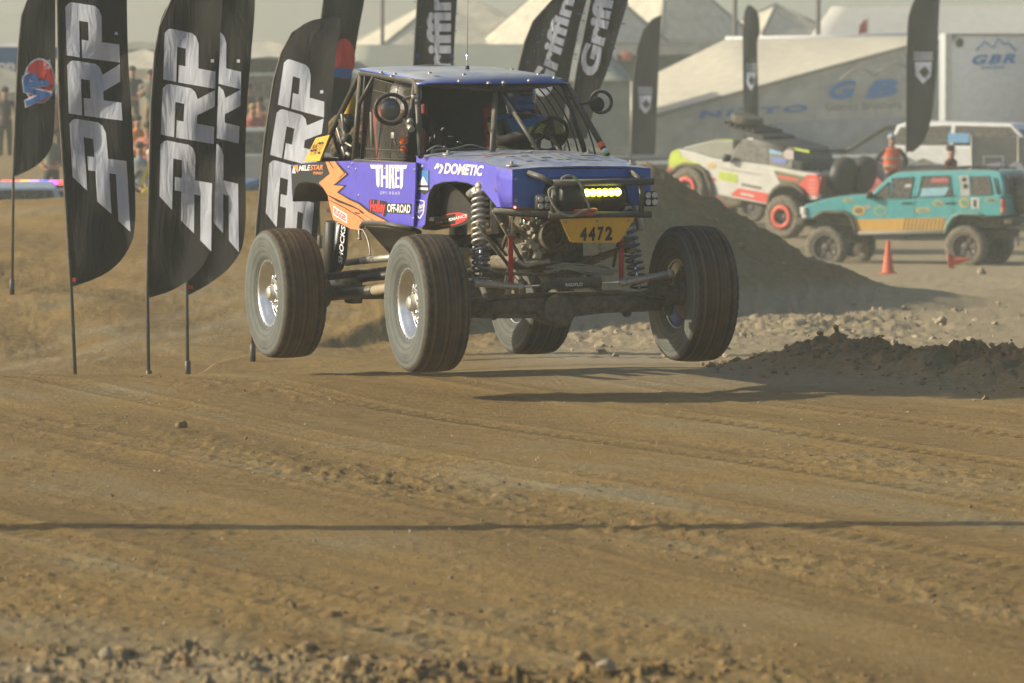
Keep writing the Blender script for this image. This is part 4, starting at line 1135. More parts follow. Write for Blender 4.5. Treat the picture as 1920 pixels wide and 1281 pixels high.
mb.tube([X_(895, 500, .1), X_(930, 512, .14), X_(1000, 515, .15), X_(1060, 512, .15), X_(1150, 512, .14)], .013, 8)
mb.build('frame_tubes', M['greasy'], car)
mb = MB(); mb.tube(smooth([X_(*p, .18) for p in ((968, 486), (985, 497), (1010, 492), (1030, 490))]), .018, 10); mb.build('intake_hose', M['steel'], car)
mb = MB()
for k in range(10):
    rr3 = random.Random(k); y0 = rr3.uniform(500, 512); mb.tube(smooth([X_(1020 + k * 4, y0, .2), X_(1060, y0 - rr3.uniform(0, 8), .22), X_(1100, y0 - rr3.uniform(-2, 6), .22), X_(1140 + k * 2, y0 + 4, .2)]), .006, 6)
mb.build('brake_hoses', M['rope'], car)
mb = MB(); mb.cyl(X_(958, 395, .25), X_(959, 440, .2), .016, 10); mb.cyl(X_(984, 412, .25), X_(984, 428, .25), .013, 10); mb.build('strap_bolts', M['chrome'], car)
mb = MB(); mb.ball(X_(989, 407, .37), .022, 12); mb.build('orange_marker', M['orangep'], car)
mb = MB(); mb.ball(X_(965.5, 389, .44), .010, 10); mb.build('red_marker_lamp', M['redled'], car)
mb = MB()
for k in range(8): mb.ring(X_(1125, 458 + k * 8, .12), (0, .3 if k % 2 else -.9, 1), .012, .004, 12, 6)
mb.build('limit_chain', M['steel'], car)
# belly pan from nose to skid
mb = MB(); mb.prism([X_(1180, 456, .3), X_(1060, 500, .1), X_(1062, 520, -.3), X_(1150, 480, -.3)], (-.02, 0, 0)); mb.build('front_skid', M['greasy'], car)
mb = MB(); mb.box((-.75, 0, 1.02), (1.3, .5, .2), bev=.05); mb.box((-.45, .02, .93), (.5, .7, .10), bev=.03); mb.box((-1.7, 0, .98), (1.2, .34, .2), bev=.05); mb.cyl((-2.9, 0, .72), (-1.2, .02, 1.0), .05, 14); mb.build('gearbox', M['greasy'], car)
mb = MB(); mb.cyl((-.12, .05, .66), (-.8, .05, 1.0), .045, 14); mb.build('front_driveshaft', M['greasy'], car)
mb = MB(); mb.tube([lerp(rr_, rl, .1) + Vector((-.1, 0, .1)), lerp(rr_, rl, .5) + Vector((-.12, 0, .2)), lerp(rr_, rl, .9) + Vector((-.1, 0, .1))], .03, 8); mb.build('rear_truss', M['greasy'], car)
# links to front and rear axle
def link(name, a, b_, r_, m):
    mb = MB(); mb.cyl(a, b_, r_, 14); mb.ball(a, r_ * 1.3, 12); mb.ball(b_, r_ * 1.3, 12); mb.build(name, M[m], car)
for sg in (-1, 1):
    link('front_lower_link', Vector((0, .55 * sg, .55)), Vector((-1.15, .3 * sg, 1.02)), .03, 'tube')
    link('front_upper_link', Vector((0, .30 * sg, .78)), Vector((-.95, .28 * sg, 1.18)), .024, 'tube')
ra0, ra1 = lerp(rr_, rl, .12), lerp(rr_, rl, .88)
mb = MB(); mb.tube([ra0, ra1], .058, 14); mb.ball(lerp(ra0, ra1, .52), .17, 18, 0, (1, 1.1, .9)); mb.box(lerp(ra0, ra1, .2), (.14, .12, .18), bev=.02); mb.box(lerp(ra0, ra1, .8), (.14, .12, .18), bev=.02); mb.cyl(ra0 + Vector((0, -.1, 0)), ra0 + Vector((0, .1, 0)), .12, 18); mb.build('rear_axle', M['greasy'], car)
mb = MB(); mb.cyl(Y_(735, 483, -.5), Y_(679, 489, -.52), .030, 14); o = mb.build('rear_upper_link', M['steel'], car)
mb = MB(); mb.cyl(Y_(679, 489, -.52), Y_(650, 493, -.54), .026, 14); mb.build('rear_upper_link', M['tube'], car)
mb = MB(); mb.cyl(Y_(745, 538, -.6), Y_(700, 545, -.62), .040, 14); mb.build('rear_lower_link', mat('tan_link', (.40, .33, .23), .6, metal=.3, dust=.4), car)
mb = MB(); mb.cyl(Y_(702, 545, -.62), Y_(607, 556, -.65), .045, 14); mb.build('rear_lower_link', M['tube'], car)
mb = MB(); mb.tube([Y_(745, 515, -.45), Y_(690, 520, -.45), Y_(615, 535, -.5)], .035, 12); mb.build('rear_lower_link', M['black'], car)
for sg in (1, -1):
    a, b_ = Y_(642, 412, -.70), Y_(636, 505, -.70)
    a2, b2 = Y_(625, 415, -.55), Y_(622, 520, -.55)
    if sg < 0: a, b_, a2, b2 = map(mir, (a, b_, a2, b2))
    mb = MB(); mb.cyl(a2, b2, .075, 16); mb.build('rear_shock', M['black'], car)
    mb = MB(); mb.lathe([(.03, 0), (.056, .02), (.058, .30), (.035, .40), (.02, .42)], a, b_ - a, 18, cap0=True, cap1=True); sh = mb.build('shock_sock', M['wrapblack'], car)
    if sg > 0:
        mb = MB(); text_on(mb, 'SHOCKS', [Y_(641.5, 496, -.765), Y_(648, 424, -.765), Y_(640, 422, -.765), Y_(633.5, 494, -.765)], bold=.02, shear=.2); mb.build('lettering', M['white'], sh, fix=False)
        mb = MB(); mb.prism([Y_(631, 425, -.762), Y_(637, 420, -.762), Y_(628, 455, -.762), Y_(627, 470, -.762)], (0, .003, 0)); mb.build('sock_stripe', M['white'], sh)
mb = MB(); mb.cyl(Y_(673.5, 431, -.82), Y_(674.5, 448, -.82), .010, 10); mb.ball(Y_(674.5, 448, -.82), .02, 12, 0, (1, 1, .5)); mb.tube(smooth([Y_(*p, -.8) for p in ((680, 430), (688, 445), (693, 465), (694, 480))]), .006, 6); mb.build('exhaust_hanger', M['steel'], car)
# --- rear deck: spare, plate, reservoirs ---
slope = (Vector((BB.x, 0, RR.z)) - Vector((TAIL.x, 0, TAIL.z))).normalized()
sn = Vector((-slope.z, 0, slope.x)).normalized()
TY2 = tyre_mesh(lug=.022, nlug=30, chunk=True)
spc = Vector((-3.72, .0, 1.86)); sn = Vector((-.26, 0, .966))
t = TY2.build('spare_wheel', M['tyre2'], car); t.location = spc; t.scale = (.93, .86, .93)
t.rotation_euler = sn.to_track_quat('Y', 'Z').to_euler()
mb = MB(); mb.lathe([(.27, .12), (.2, .10), (.19, .0), (.05, .01), (.001, .02)], (0, 0, 0), (0, 1, 0), 30); mb.build('rim', M['steel'], t)
q = [D(*p, .0) for p in ((592, 259), (618, 253), (599, 302), (570, 303))]
mb = MB(); mb.prism(q, (.003, .012, 0)); rn = mb.build('number_plate', mat('yellow_plate_lit', (.80, .46, .05), .6, dust=.1), car)
mb = MB(); text_on(mb, '4472', [D(578, 292, .008), D(599, 288, .008), D(607, 265, .008), D(586, 269, .008)], bold=.0); mb.build('lettering', M['ink'], rn, fix=False)
mb = MB(); mb.ball(D(657, 204, -.2), .10, 16, 0, (.55, .6, 1.25), Matrix.Rotation(R(15), 3, 'Y')); mb.build('fuel_filler', mat('yellow_filler', (.70, .45, .04), .6, dust=.2), car)
mb = MB(); mb.ball(D(652, 228, -.15), .065, 14); mb.cyl(D(645, 245, -.12), D(655, 222, -.15), .05, 14); mb.cyl(D(637, 222, -.1), D(650, 262, -.1), .022, 10); mb.ball(D(650, 262, -.1), .05, 12)
mb.cyl(D(640, 262, -.15), D(655, 295, -.15), .045, 12); mb.build('filler_neck', M['black'], car)
mb = MB()
for (p, q2, r2) in (((641, 214), (645, 245), .010), ((632, 240), (641, 270), .010), ((642, 275), (648, 292), .013), ((650, 287), (657, 292), .016), ((648, 268), (660, 275), .009)): mb.cyl(D(*p, -.05), D(*q2, -.07), r2, 10)
mb.build('rear_fittings', M['steel'], car)
mb = MB(); mb.box((-2.95, 0, TAIL.z - .14), (.8, 1.1, .2), bev=.03); mb.box((-2.7, 0, TAIL.z - .05), (.4, .9, .3), bev=.03); mb.build('fuel_cell', M['black'], car)
# ------------------------------------------------------------------ feather banners
def cloth_mat(name, c, tr=.25):
    m, n, b = new_mat(name); L = n.links.new
    b.inputs['Roughness'].default_value = .85; b.inputs['Specular IOR Level'].default_value = .25
    tc = n.nodes.new('ShaderNodeTexCoord'); no = n.nodes.new('ShaderNodeTexNoise'); no.inputs['Scale'].default_value = 3; no.inputs['Detail'].default_value = 6; L(tc.outputs['Object'], no.inputs['Vector'])
    mr = n.nodes.new('ShaderNodeMapRange'); mr.inputs[1].default_value = .3; mr.inputs[2].default_value = .7; mr.inputs[3].default_value = .85; mr.inputs[4].default_value = 1.15; L(no.outputs[0], mr.inputs[0])
    mx = n.nodes.new('ShaderNodeMix'); mx.data_type = 'RGBA'; mx.blend_type = 'MULTIPLY'; mx.inputs[0].default_value = 1; mx.inputs[6].default_value = (*c, 1); L(mr.outputs[0], mx.inputs[7])
    L(mx.outputs[2], b.inputs['Base Color'])
    mpp = n.nodes.new('ShaderNodeMapping'); mpp.inputs['Scale'].default_value = (7, 7, 1.6); L(tc.outputs['Object'], mpp.inputs['Vector'])
    nb = n.nodes.new('ShaderNodeTexNoise'); nb.inputs['Scale'].default_value = 1.3; nb.inputs['Detail'].default_value = 4; nb.inputs['Distortion'].default_value = .8; L(mpp.outputs[0], nb.inputs['Vector'])
    bp = n.nodes.new('ShaderNodeBump'); bp.inputs['Strength'].default_value = .55; bp.inputs['Distance'].default_value = .05; L(nb.outputs[0], bp.inputs['Height']); L(bp.outputs[0], b.inputs['Normal'])
    t = n.nodes.new('ShaderNodeBsdfTranslucent'); L(mx.outputs[2], t.inputs['Color'])
    ms = n.nodes.new('ShaderNodeMixShader'); ms.inputs[0].default_value = tr
    L(b.outputs[0], ms.inputs[1]); L(t.outputs[0], ms.inputs[2]); L(ms.outputs[0], n.nodes['Material Output'].inputs[0])
    return m
M['flagblack'] = cloth_mat('black_banner_cloth', (0.022, 0.022, 0.021))
M['flagwhite'] = cloth_mat('white_banner_print', (0.72, 0.77, 0.90), .42)
M['flagblue'] = cloth_mat('blue_banner_print', (0.05, 0.15, 0.42), .3)
M['flagred'] = cloth_mat('red_banner_print', (0.55, 0.06, 0.06), .3)
M['flagpole'] = mat('pole_black', (0.03, 0.03, 0.03), .5, dust=.2)
def pchip(xs, ys, x):
    xs = np.array(xs, float); ys = np.array(ys, float); h = np.diff(xs); d = np.diff(ys) / h; m = np.zeros(len(xs)); m[0] = d[0]; m[-1] = d[-1]
    for i in range(1, len(xs) - 1):
        if d[i - 1] * d[i] > 0: w1 = 2 * h[i] + h[i - 1]; w2 = h[i] + 2 * h[i - 1]; m[i] = (w1 + w2) / (w1 / d[i - 1] + w2 / d[i])
    x = min(max(x, xs[0]), xs[-1]); i = min(int(np.searchsorted(xs, x, side='right')) - 1, len(h) - 1); t = (x - xs[i]) / h[i]
    return float(ys[i] * (2 * t ** 3 - 3 * t ** 2 + 1) + h[i] * m[i] * (t ** 3 - 2 * t ** 2 + t) + ys[i + 1] * (-2 * t ** 3 + 3 * t ** 2) + h[i] * m[i + 1] * (t ** 3 - t ** 2))
_ic = {}
def interp(tab, y):
    k = (id(tab), round(y, 2))
    if k not in _ic: ys = [t[0] for t in tab]; _ic[k] = (pchip(ys, [t[1] for t in tab], y), pchip(ys, [t[2] for t in tab], y))
    return _ic[k]
def interp_old(tab, y):
    ys = [t[0] for t in tab]
    return float(np.interp(y, ys, [t[1] for t in tab])), float(np.interp(y, ys, [t[2] for t in tab]))
class Banner:
    def __init__(s, label, rows, pole, Y, amp=.035, seed=0, nr=70, nc=22, turn=0.1, cat='banner', group='feather banners beside the track', tint='flagblack', wl=.55):
        s.rows = rows; s.turn = turn; s.px0 = pole[1][0]; s.Y = Y; s.amp = amp; s.seed = seed; s.wl = wl
        bp = at(pole[0][0], pole[0][1], Y); s.root = empty('feather_banner', (bp.x, Y, gz(bp.x, Y)), label, cat, group)
        s.o = Vector(s.root.location)
        pts = [at(x, y, Y) - s.o for x, y in pole]; pts[0] = Vector((pts[0].x, pts[0].y, -.05))
        mb = MB(); n = len(pts); mb.tube(pts, [.017 - .009 * i / n for i in range(n)], 10); mb.build('pole', M['flagpole'], s.root)
        mb = MB(); mb.cyl((pts[0].x, 0, 0), (pts[0].x, 0, .16), .028, 12); mb.build('ground_socket', M['tube'], s.root)
        y0, y1 = rows[0][0], rows[-1][0]
        V, Fc = [], []
        for i in range(nr + 1):
            py = y0 + (y1 - y0) * i / nr; a, b_ = interp(rows, py)
            for j in range(nc + 1): V.append(s.pos(a + (b_ - a) * j / nc, py, 0))
        w_ = nc + 1
        for i in range(nr):
            for j in range(nc): Fc.append((i * w_ + j, i * w_ + j + 1, (i + 1) * w_ + j + 1, (i + 1) * w_ + j))
        mb = MB(); mb.add(V, Fc, 0, True); s.cloth = mb.build('cloth', M[tint], s.root, fix=False)
        k = ppm(Y)
        mb = MB(); 
    def wave(s, px, py):
        a, b_ = interp(s.rows, py); X = px / ppm(s.Y); Z = py / ppm(s.Y)
        u = (px - a) / max(b_ - a, 1)
        f = min(1, max(0, u)) ** .7
        return -s.turn * max(0, px - a) / ppm(s.Y) + s.amp * f * (math.sin((X + .33 * Z) * 6.283 / s.wl + s.seed) + .55 * math.sin((X * .7 - .5 * Z) * 6.283 / (s.wl * .62) + 2 * s.seed) + .8 * math.sin(X * 6.283 / (s.wl * 2.3) + s.seed * 3))
    def pos(s, px, py, off):
        return at(px, py, s.Y + s.wave(px, py) - off) - s.o
    def quads(s, name, qs, m, off=.006, n=8):
        mb = MB()
        for q in qs:
            V = []
            for i in range(n + 1):
                for j in range(n + 1):
                    a, b_ = j / n, i / n
                    x = (q[0][0] * (1 - a) + q[1][0] * a) * (1 - b_) + (q[3][0] * (1 - a) + q[2][0] * a) * b_
                    y = (q[0][1] * (1 - a) + q[1][1] * a) * (1 - b_) + (q[3][1] * (1 - a) + q[2][1] * a) * b_
                    V.append(s.pos(x, y, off))
            mb.add(V, [(i * (n + 1) + j, i * (n + 1) + j + 1, (i + 1) * (n + 1) + j + 1, (i + 1) * (n + 1) + j) for i in range(n) for j in range(n)], 0, True)
        return mb.build(name, M[m], s.cloth, fix=False)
    def text(s, str_, q, m, off=.02, name='lettering', **k):
        vs, fs = text2d(str_, **k); mb = MB(); P = []
        for a, b_ in vs:
            x = (q[0][0] * (1 - a) + q[1][0] * a) * (1 - b_) + (q[3][0] * (1 - a) + q[2][0] * a) * b_
            y = (q[0][1] * (1 - a) + q[1][1] * a) * (1 - b_) + (q[3][1] * (1 - a) + q[2][1] * a) * b_
            P.append(s.pos(x, y, off))
        mb.add(P, fs, 0); return mb.build(name, M[m], s.cloth, fix=False)
def prp(bn, tops, pitch, lx, rx, skew, clipx=None, m='flagwhite', tail=1.0):
    """tops: y of the three glyph tops at the left edge; lx/rx: [(y, x)] letter edges"""
    def P(g, u, v):
        y = tops[g] + v * pitch; x0 = float(np.interp(y, [t[0] for t in lx], [t[1] for t in lx])); x1 = float(np.interp(y, [t[0] for t in rx], [t[1] for t in rx]))
        if clipx is not None: u = max(u, clipx)
        return (x0 + u * (x1 - x0), y + skew * u)
    def q(g, *pts): return [P(g, *p) for p in pts]
    def body(g, foot=True):
        r = [q(g, (0, .10), (.07, .02), (.07, .93), (0, .93)), q(g, (.07, .02), (.12, 0), (.12, .93), (.07, .93)), q(g, (.12, 0), (.25, 0), (.25, .93), (.12, .93)),
             q(g, (.25, 0), (.54, 0), (.54, .30), (.25, .30)), q(g, (.54, 0), (.62, .05), (.62, .30), (.54, .30)), q(g, (.62, .05), (.67, .17), (.67, .30), (.62, .30)),
             q(g, (.42, .30), (.67, .30), (.67, .62), (.42, .62))]
        return r
    L0 = body(0) + [q(0, (.29, .62), (1, .60), (1, .91), (.29, .93))]
    L1 = body(1) + [q(1, (.29, .62), (1, .60), (1, .91), (.29, .93)), q(1, (.67, .17), (1, -.06), (1, .24), (.67, .46))]
    t = tail
    L2 = body(2) + [q(2, (.29, .62), (1, .60), (1, .86), (.29, .86)), q(2, (0, .93), (.25, .93), (.25, 1.22 * t), (0, 1.02 * t)), q(2, (.42, .86), (.67, .86), (.67, 1.56 * t), (.42, 1.38 * t)), q(2, (.79, .86), (1, .86), (1, 1.82 * t), (.79, 1.66 * t))]
    for g, L in enumerate((L0, L1, L2)): bn.quads('letter', L, m)
    c = P(0, .94, .42); bn.quads('registered_mark', [[(c[0] - 3, c[1] - 3), (c[0] + 3, c[1] - 3), (c[0] + 3, c[1] + 3), (c[0] - 3, c[1] + 3)]], m, n=2)

B1 = Banner('leftmost big black PRP feather banner, its hem ending highest above the dirt', [(-160, 222, 234), (-120, 165, 238), (-60, 122, 238), (0, 108, 238), (100, 110, 240), (200, 112, 246), (300, 119, 251), (400, 125, 254), (440, 128, 251), (480, 131, 233), (510, 133, 203), (527, 134, 168), (537, 135, 138)],
            [(143, 693), (133, 535), (125, 400), (112, 200), (108, 0), (122, -60), (165, -120), (226, -162)], 49.0, .045, 1.0, turn=.16)
prp(B1, (2.5, 111.5, 221), 109, [(0, 122), (100, 125), (215, 129), (330, 136), (400, 141)], [(80, 224), (160, 226), (225, 231), (310, 239), (430, 245)], 15.6)
B3 = Banner('black PRP feather banner mostly hidden behind the second big one', [(-120, 440, 452), (-60, 415, 470), (0, 390, 478), (100, 372, 471), (200, 362, 463), (300, 355, 460), (400, 351, 461), (460, 350, 455), (500, 350, 432), (530, 351, 396), (545, 351, 370), (553, 352, 355)],
            [(352, 690), (350, 540), (352, 400), (362, 200), (390, 0), (415, -60), (446, -122)], 52.0, .04, 2.2, turn=.15)
prp(B3, (48, 150, 258), 105, [(0, 370), (400, 360)], [(140, 452), (290, 446), (460, 448)], 24, m='flagwhite')
B2 = Banner('black PRP feather banner with its bright letters right of the leftmost big one', [(-90, 395, 402), (-60, 370, 415), (0, 322, 417), (20, 309, 416), (50, 298, 414), (100, 291, 412), (200, 285, 408), (300, 282, 405), (400, 280, 402), (450, 279, 398), (480, 279, 390), (510, 278, 370), (535, 278, 340), (550, 278, 310), (558, 278, 282)],
            [(279, 690), (276, 540), (279, 400), (284, 200), (291, 100), (300, 50), (322, 0), (362, -50), (398, -92)], 50.0, .046, .3, turn=.28)
prp(B2, (51.5, 155, 261), 104.7, [(50, 309), (150, 306), (260, 301), (400, 298)], [(130, 404), (240, 401), (370, 396), (470, 396)], 20)
B4 = Banner('grey-black PRP feather banner with a pointed tip just behind the buggy tail', [(30, 628, 640), (33, 604, 640), (38, 586, 639), (45, 570, 638), (65, 548, 636), (100, 528, 630), (150, 514, 626), (200, 505, 622), (260, 497, 612), (330, 489, 604), (420, 482, 597), (480, 478, 590), (520, 476, 560), (545, 475, 520), (556, 474, 480)],
            [(474, 690), (474, 540), (482, 420), (497, 260), (514, 150), (528, 100), (548, 62), (580, 42), (640, 30)], 53.0, .046, 3.4, turn=.75)
prp(B4, (108, 202, 297.6), 95, [(100, 535), (190, 522), (300, 505), (420, 497)], [(190, 608), (290, 594), (400, 585), (500, 578)], 26, tail=1.05)
# small tag stitched at the foot of two banners
for b_, (x, y) in ((B1, (138, 524)), (B3, (358, 538))): b_.quads('stitched_tag', [[(x - 5, y - 3), (x + 4, y - 3), (x + 4, y + 4), (x - 5, y + 4)]], 'flagred', n=2)

def circ(cx, cy, rx, ry, rot=0, n=20):
    return [(cx + rx * math.cos(a) * math.cos(rot) - ry * math.sin(a) * math.sin(rot), cy + rx * math.cos(a) * math.sin(rot) + ry * math.sin(a) * math.cos(rot)) for a in [2 * math.pi * i / n for i in range(n)]]
def disc(bn, name, cx, cy, rx, ry, m, off):
    mb = MB(); P = [bn.pos(x, y, off) for x, y in circ(cx, cy, rx, ry)]; c = bn.pos(cx, cy, off); n = len(P)
    mb.add(P + [c], [(i, (i + 1) % n, n) for i in range(n)]); return mb.build(name, M[m], bn.cloth, fix=False)
V1 = Banner('dusty black banner with a round red and blue VP emblem at the far left', [(-70, 60, 98), (-30, 58, 101), (0, 50, 104), (30, 41, 104), (94, 35, 104), (200, 30, 103), (265, 28, 99), (295, 26, 85), (315, 25, 62), (330, 25, 32)],
            [(22, 420), (25, 330), (30, 200), (35, 94), (41, 30), (52, 0), (60, -40), (75, -72)], 62.0, .02, .8)
disc(V1, 'emblem_edge', 74, 152, 30, 43, 'flagwhite', .012); disc(V1, 'emblem_disc', 74, 152, 27, 40, 'flagred', .022)
V1.text('VP', [(101, 199), (90, 129), (39, 137), (47, 203)], 'flagwhite', .032, bold=.10); V1.text('VP', [(99, 196), (88, 132), (42, 140), (50, 200)], 'flagblue', .045, bold=.05)
V1.text('RACING', [(97, 128), (94, 112), (80, 116), (83, 130)], 'flagwhite', .035)
V2 = Banner('dusty black banner with a VP emblem behind the pointed banner and the cab', [(-70, 620, 690), (0, 607, 683), (60, 600, 672), (140, 596, 660), (200, 592, 652), (260, 590, 640)],
            [(600, 420), (592, 260), (600, 60), (607, 0), (620, -70)], 66.0, .02, 1.9)
disc(V2, 'emblem_disc', 645, 110, 21, 38, 'flagred', .02)
V2.quads('emblem_band', [[(626, 126), (663, 130), (655, 148), (622, 144)]], 'flagblue', .035, 3)
M['flagdust'] = cloth_mat('dusty_black_cloth', (0.035, 0.035, 0.034))
gA = Banner('straight black banner with pale vertical lettering left of the antenna', [(-60, 790, 862), (0, 783, 857), (60, 779, 853), (130, 775, 850), (260, 770, 845)], [(768, 460), (770, 260), (775, 130), (783, 0), (790, -62)], 72.0, .012, .6, nc=10, tint='flagdust', wl=.9)
gB = Banner('leaning black banner with broken pale lettering, left one of the crossed pair', [(-60, 1066, 1116), (-30, 1062, 1110), (0, 1036, 1100), (20, 1018, 1094), (50, 996, 1086), (80, 984, 1080), (130, 972, 1070), (260, 960, 1052)], [(955, 460), (960, 260), (972, 130), (984, 80), (1000, 40), (1036, 0), (1070, -60)], 74.0, .02, 2.6, nc=10, tint='flagdust', wl=.9)
gC = Banner('leaning black banner with blue-flecked lettering, right one of the crossed pair', [(-60, 1122, 1190), (0, 1108, 1178), (60, 1096, 1160), (130, 1082, 1140), (175, 1074, 1122), (260, 1060, 1100)], [(1050, 460), (1060, 260), (1082, 130), (1096, 60), (1108, 0), (1122, -60)], 73.0, .015, 4.0, nc=10, tint='flagdust', wl=.9)
gA.text('Griffin', [(846, 200), (846, -20), (800, -20), (800, 200)], 'flagwhite', bold=.04)
gB.text('Griffin', [(1030, 190), (1078, 0), (1050, -8), (990, 170)], 'flagwhite', bold=.04)
gC.text('Griffin', [(1118, 150), (1165, -60), (1128, -60), (1084, 132)], 'flagwhite', bold=.05)
rr4 = random.Random(3)
for bn, xl, xr in ((gA, (782, 776), (848, 846)), (gC, (1112, 1082), (1170, 1135)), (gB, (1030, 980), (1092, 1068))):
    qs = []
    for _ in range(26):
        t = rr4.random(); y = t * 150; s_ = rr4.choice((0, 1)); a = (xl[0] + (xl[1] - xl[0]) * t) if s_ == 0 else (xr[0] + (xr[1] - xr[0]) * t); a += rr4.uniform(-7, 7)
        wq, hq = rr4.uniform(2, 6), rr4.uniform(1, 2.5); qs.append([(a, y), (a + wq, y), (a + wq, y + hq), (a, y + hq)])
    bn.quads('blue_flecks', qs, 'flagblue', .012, 1)['kind'] = 'stuff'
def emblem(bn, cx, cy, w_, h_):
    bn.quads('emblem', [[(cx - w_, cy - h_), (cx + w_, cy - h_), (cx + w_ * .9, cy + h_ * .3), (cx - w_ * .9, cy + h_ * .3)], [(cx - w_ * .9, cy + h_ * .3), (cx + w_ * .9, cy + h_ * .3), (cx + w_ * .1, cy + h_), (cx - w_ * .1, cy + h_)]], 'flagwhite', .03, 3)
    bn.quads('emblem_mark', [[(cx - w_ * .5, cy - h_ * .1), (cx + w_ * .2, cy - h_ * .6), (cx + w_ * .6, cy), (cx, cy + h_ * .5)]], 'flagdust', .05, 2)
    for k in range(3): bn.quads('lettering', [[(cx - w_ * 1.1, cy - h_ * 1.9 + k * h_ * .28), (cx + w_ * 1.1, cy - h_ * 1.9 + k * h_ * .28), (cx + w_ * 1.1, cy - h_ * 1.75 + k * h_ * .28), (cx - w_ * 1.1, cy - h_ * 1.75 + k * h_ * .28)]], 'flagwhite', .03, 2)
fD = Banner('faded dark banner with pointed tip standing right of the buggy cab', [(29, 1238, 1241), (35, 1224, 1240), (45, 1215, 1239), (65, 1203, 1238), (90, 1195, 1236), (150, 1188, 1234), (200, 1186, 1232), (290, 1183, 1228)], [(1182, 420), (1183, 290), (1188, 150), (1195, 90), (1207, 55), (1239, 28)], 128.0, .02, .2, nc=8, tint='flagdust', wl=1)
emblem(fD, 1210, 196, 12, 17)
fE = Banner('narrow twisted dark banner standing behind the white and lime truck', [(10, 1402, 1408), (22, 1396, 1420), (40, 1394, 1424), (60, 1393, 1425), (80, 1394, 1420), (150, 1393, 1421), (200, 1394, 1422), (250, 1395, 1421)], [(1396, 420), (1395, 250), (1393, 60), (1404, 8)], 150.0, .05, 1.2, nc=8, tint='flagdust', wl=.7)
emblem(fE, 1408, 152, 9, 17)
fF = Banner('tall faded dark banner in front of the white trailer', [(-30, 1730, 1770), (0, 1714, 1762), (20, 1706, 1761), (40, 1702, 1760), (100, 1700, 1758), (180, 1699, 1752), (240, 1699, 1742), (270, 1699, 1728), (285, 1699, 1712)], [(1699, 420), (1699, 285), (1700, 100), (1704, 30), (1716, 0), (1732, -32)], 133.0, .025, 2.0, nc=8, tint='flagdust', wl=1)
emblem(fF, 1731, 136, 16, 20)
# the pole whose thin shadow crosses the track: stands outside the picture on the left
p = at(960, 985, 31.0)
YS = 30.75
rt = empty('flag_pole', (-7.6, YS, gz(-7.6, YS)), 'tall bare steel pole standing beyond the left edge, throwing a thin shadow across the track', 'pole')
mb = MB(); mb.tube([(0, 0, -.1), (0, 0, 3.0), (0, 0, 7.5)], [.16, .155, .14], 16); mb.build('shaft', M['tube'], rt)
mb = MB(); mb.cyl((0, 0, 0), (0, 0, .06), .3, 16); mb.build('base_plate', M['tube'], rt)

# ------------------------------------------------------------------ people
def human(name, joints, radii, bones, parts_mats, parent=None):
    """joints: dict name->pos; bones: (a, b); one skinned surface, materials by the nearest bone"""
    names = list(joints); idx = {n_: i for i, n_ in enumerate(names)}
    me = bpy.data.meshes.new(name); me.from_pydata([joints[n_] for n_ in names], [(idx[a], idx[b_]) for a, b_, _ in bones], [])
    o = bpy.data.objects.new(name, me); col.objects.link(o)
    sk = o.modifiers.new('skin', 'SKIN'); sk.use_smooth_shade = True
    for i, n_ in enumerate(names):
        r_ = radii[n_]; me.skin_vertices[0].data[i].radius = r_ if isinstance(r_, tuple) else (r_, r_)
        me.skin_vertices[0].data[i].use_root = (n_ == 'pelvis')
    ss = o.modifiers.new('sub', 'SUBSURF'); ss.levels = 1; ss.render_levels = 1
    dg = bpy.context.evaluated_depsgraph_get(); dg.update()
    m2 = bpy.data.meshes.new_from_object(o.evaluated_get(dg)); m2.name = name
    bpy.data.objects.remove(o); bpy.data.meshes.remove(me)
    segs = [(Vector(joints[a]), Vector(joints[b_]), mi_) for a, b_, mi_ in bones]
    m2.materials.clear()
    for m_ in parts_mats: m2.materials.append(m_)
    for p in m2.polygons:
        c = p.center; best = 1e9; bi = 0
        for a, b_, mi_ in segs:
            ab = b_ - a; t = max(0, min(1, (c - a).dot(ab) / max(ab.length_squared, 1e-9))); d = (a + ab * t - c).length
            if d < best: best = d; bi = mi_
        p.material_index = bi; p.use_smooth = True
    return m2
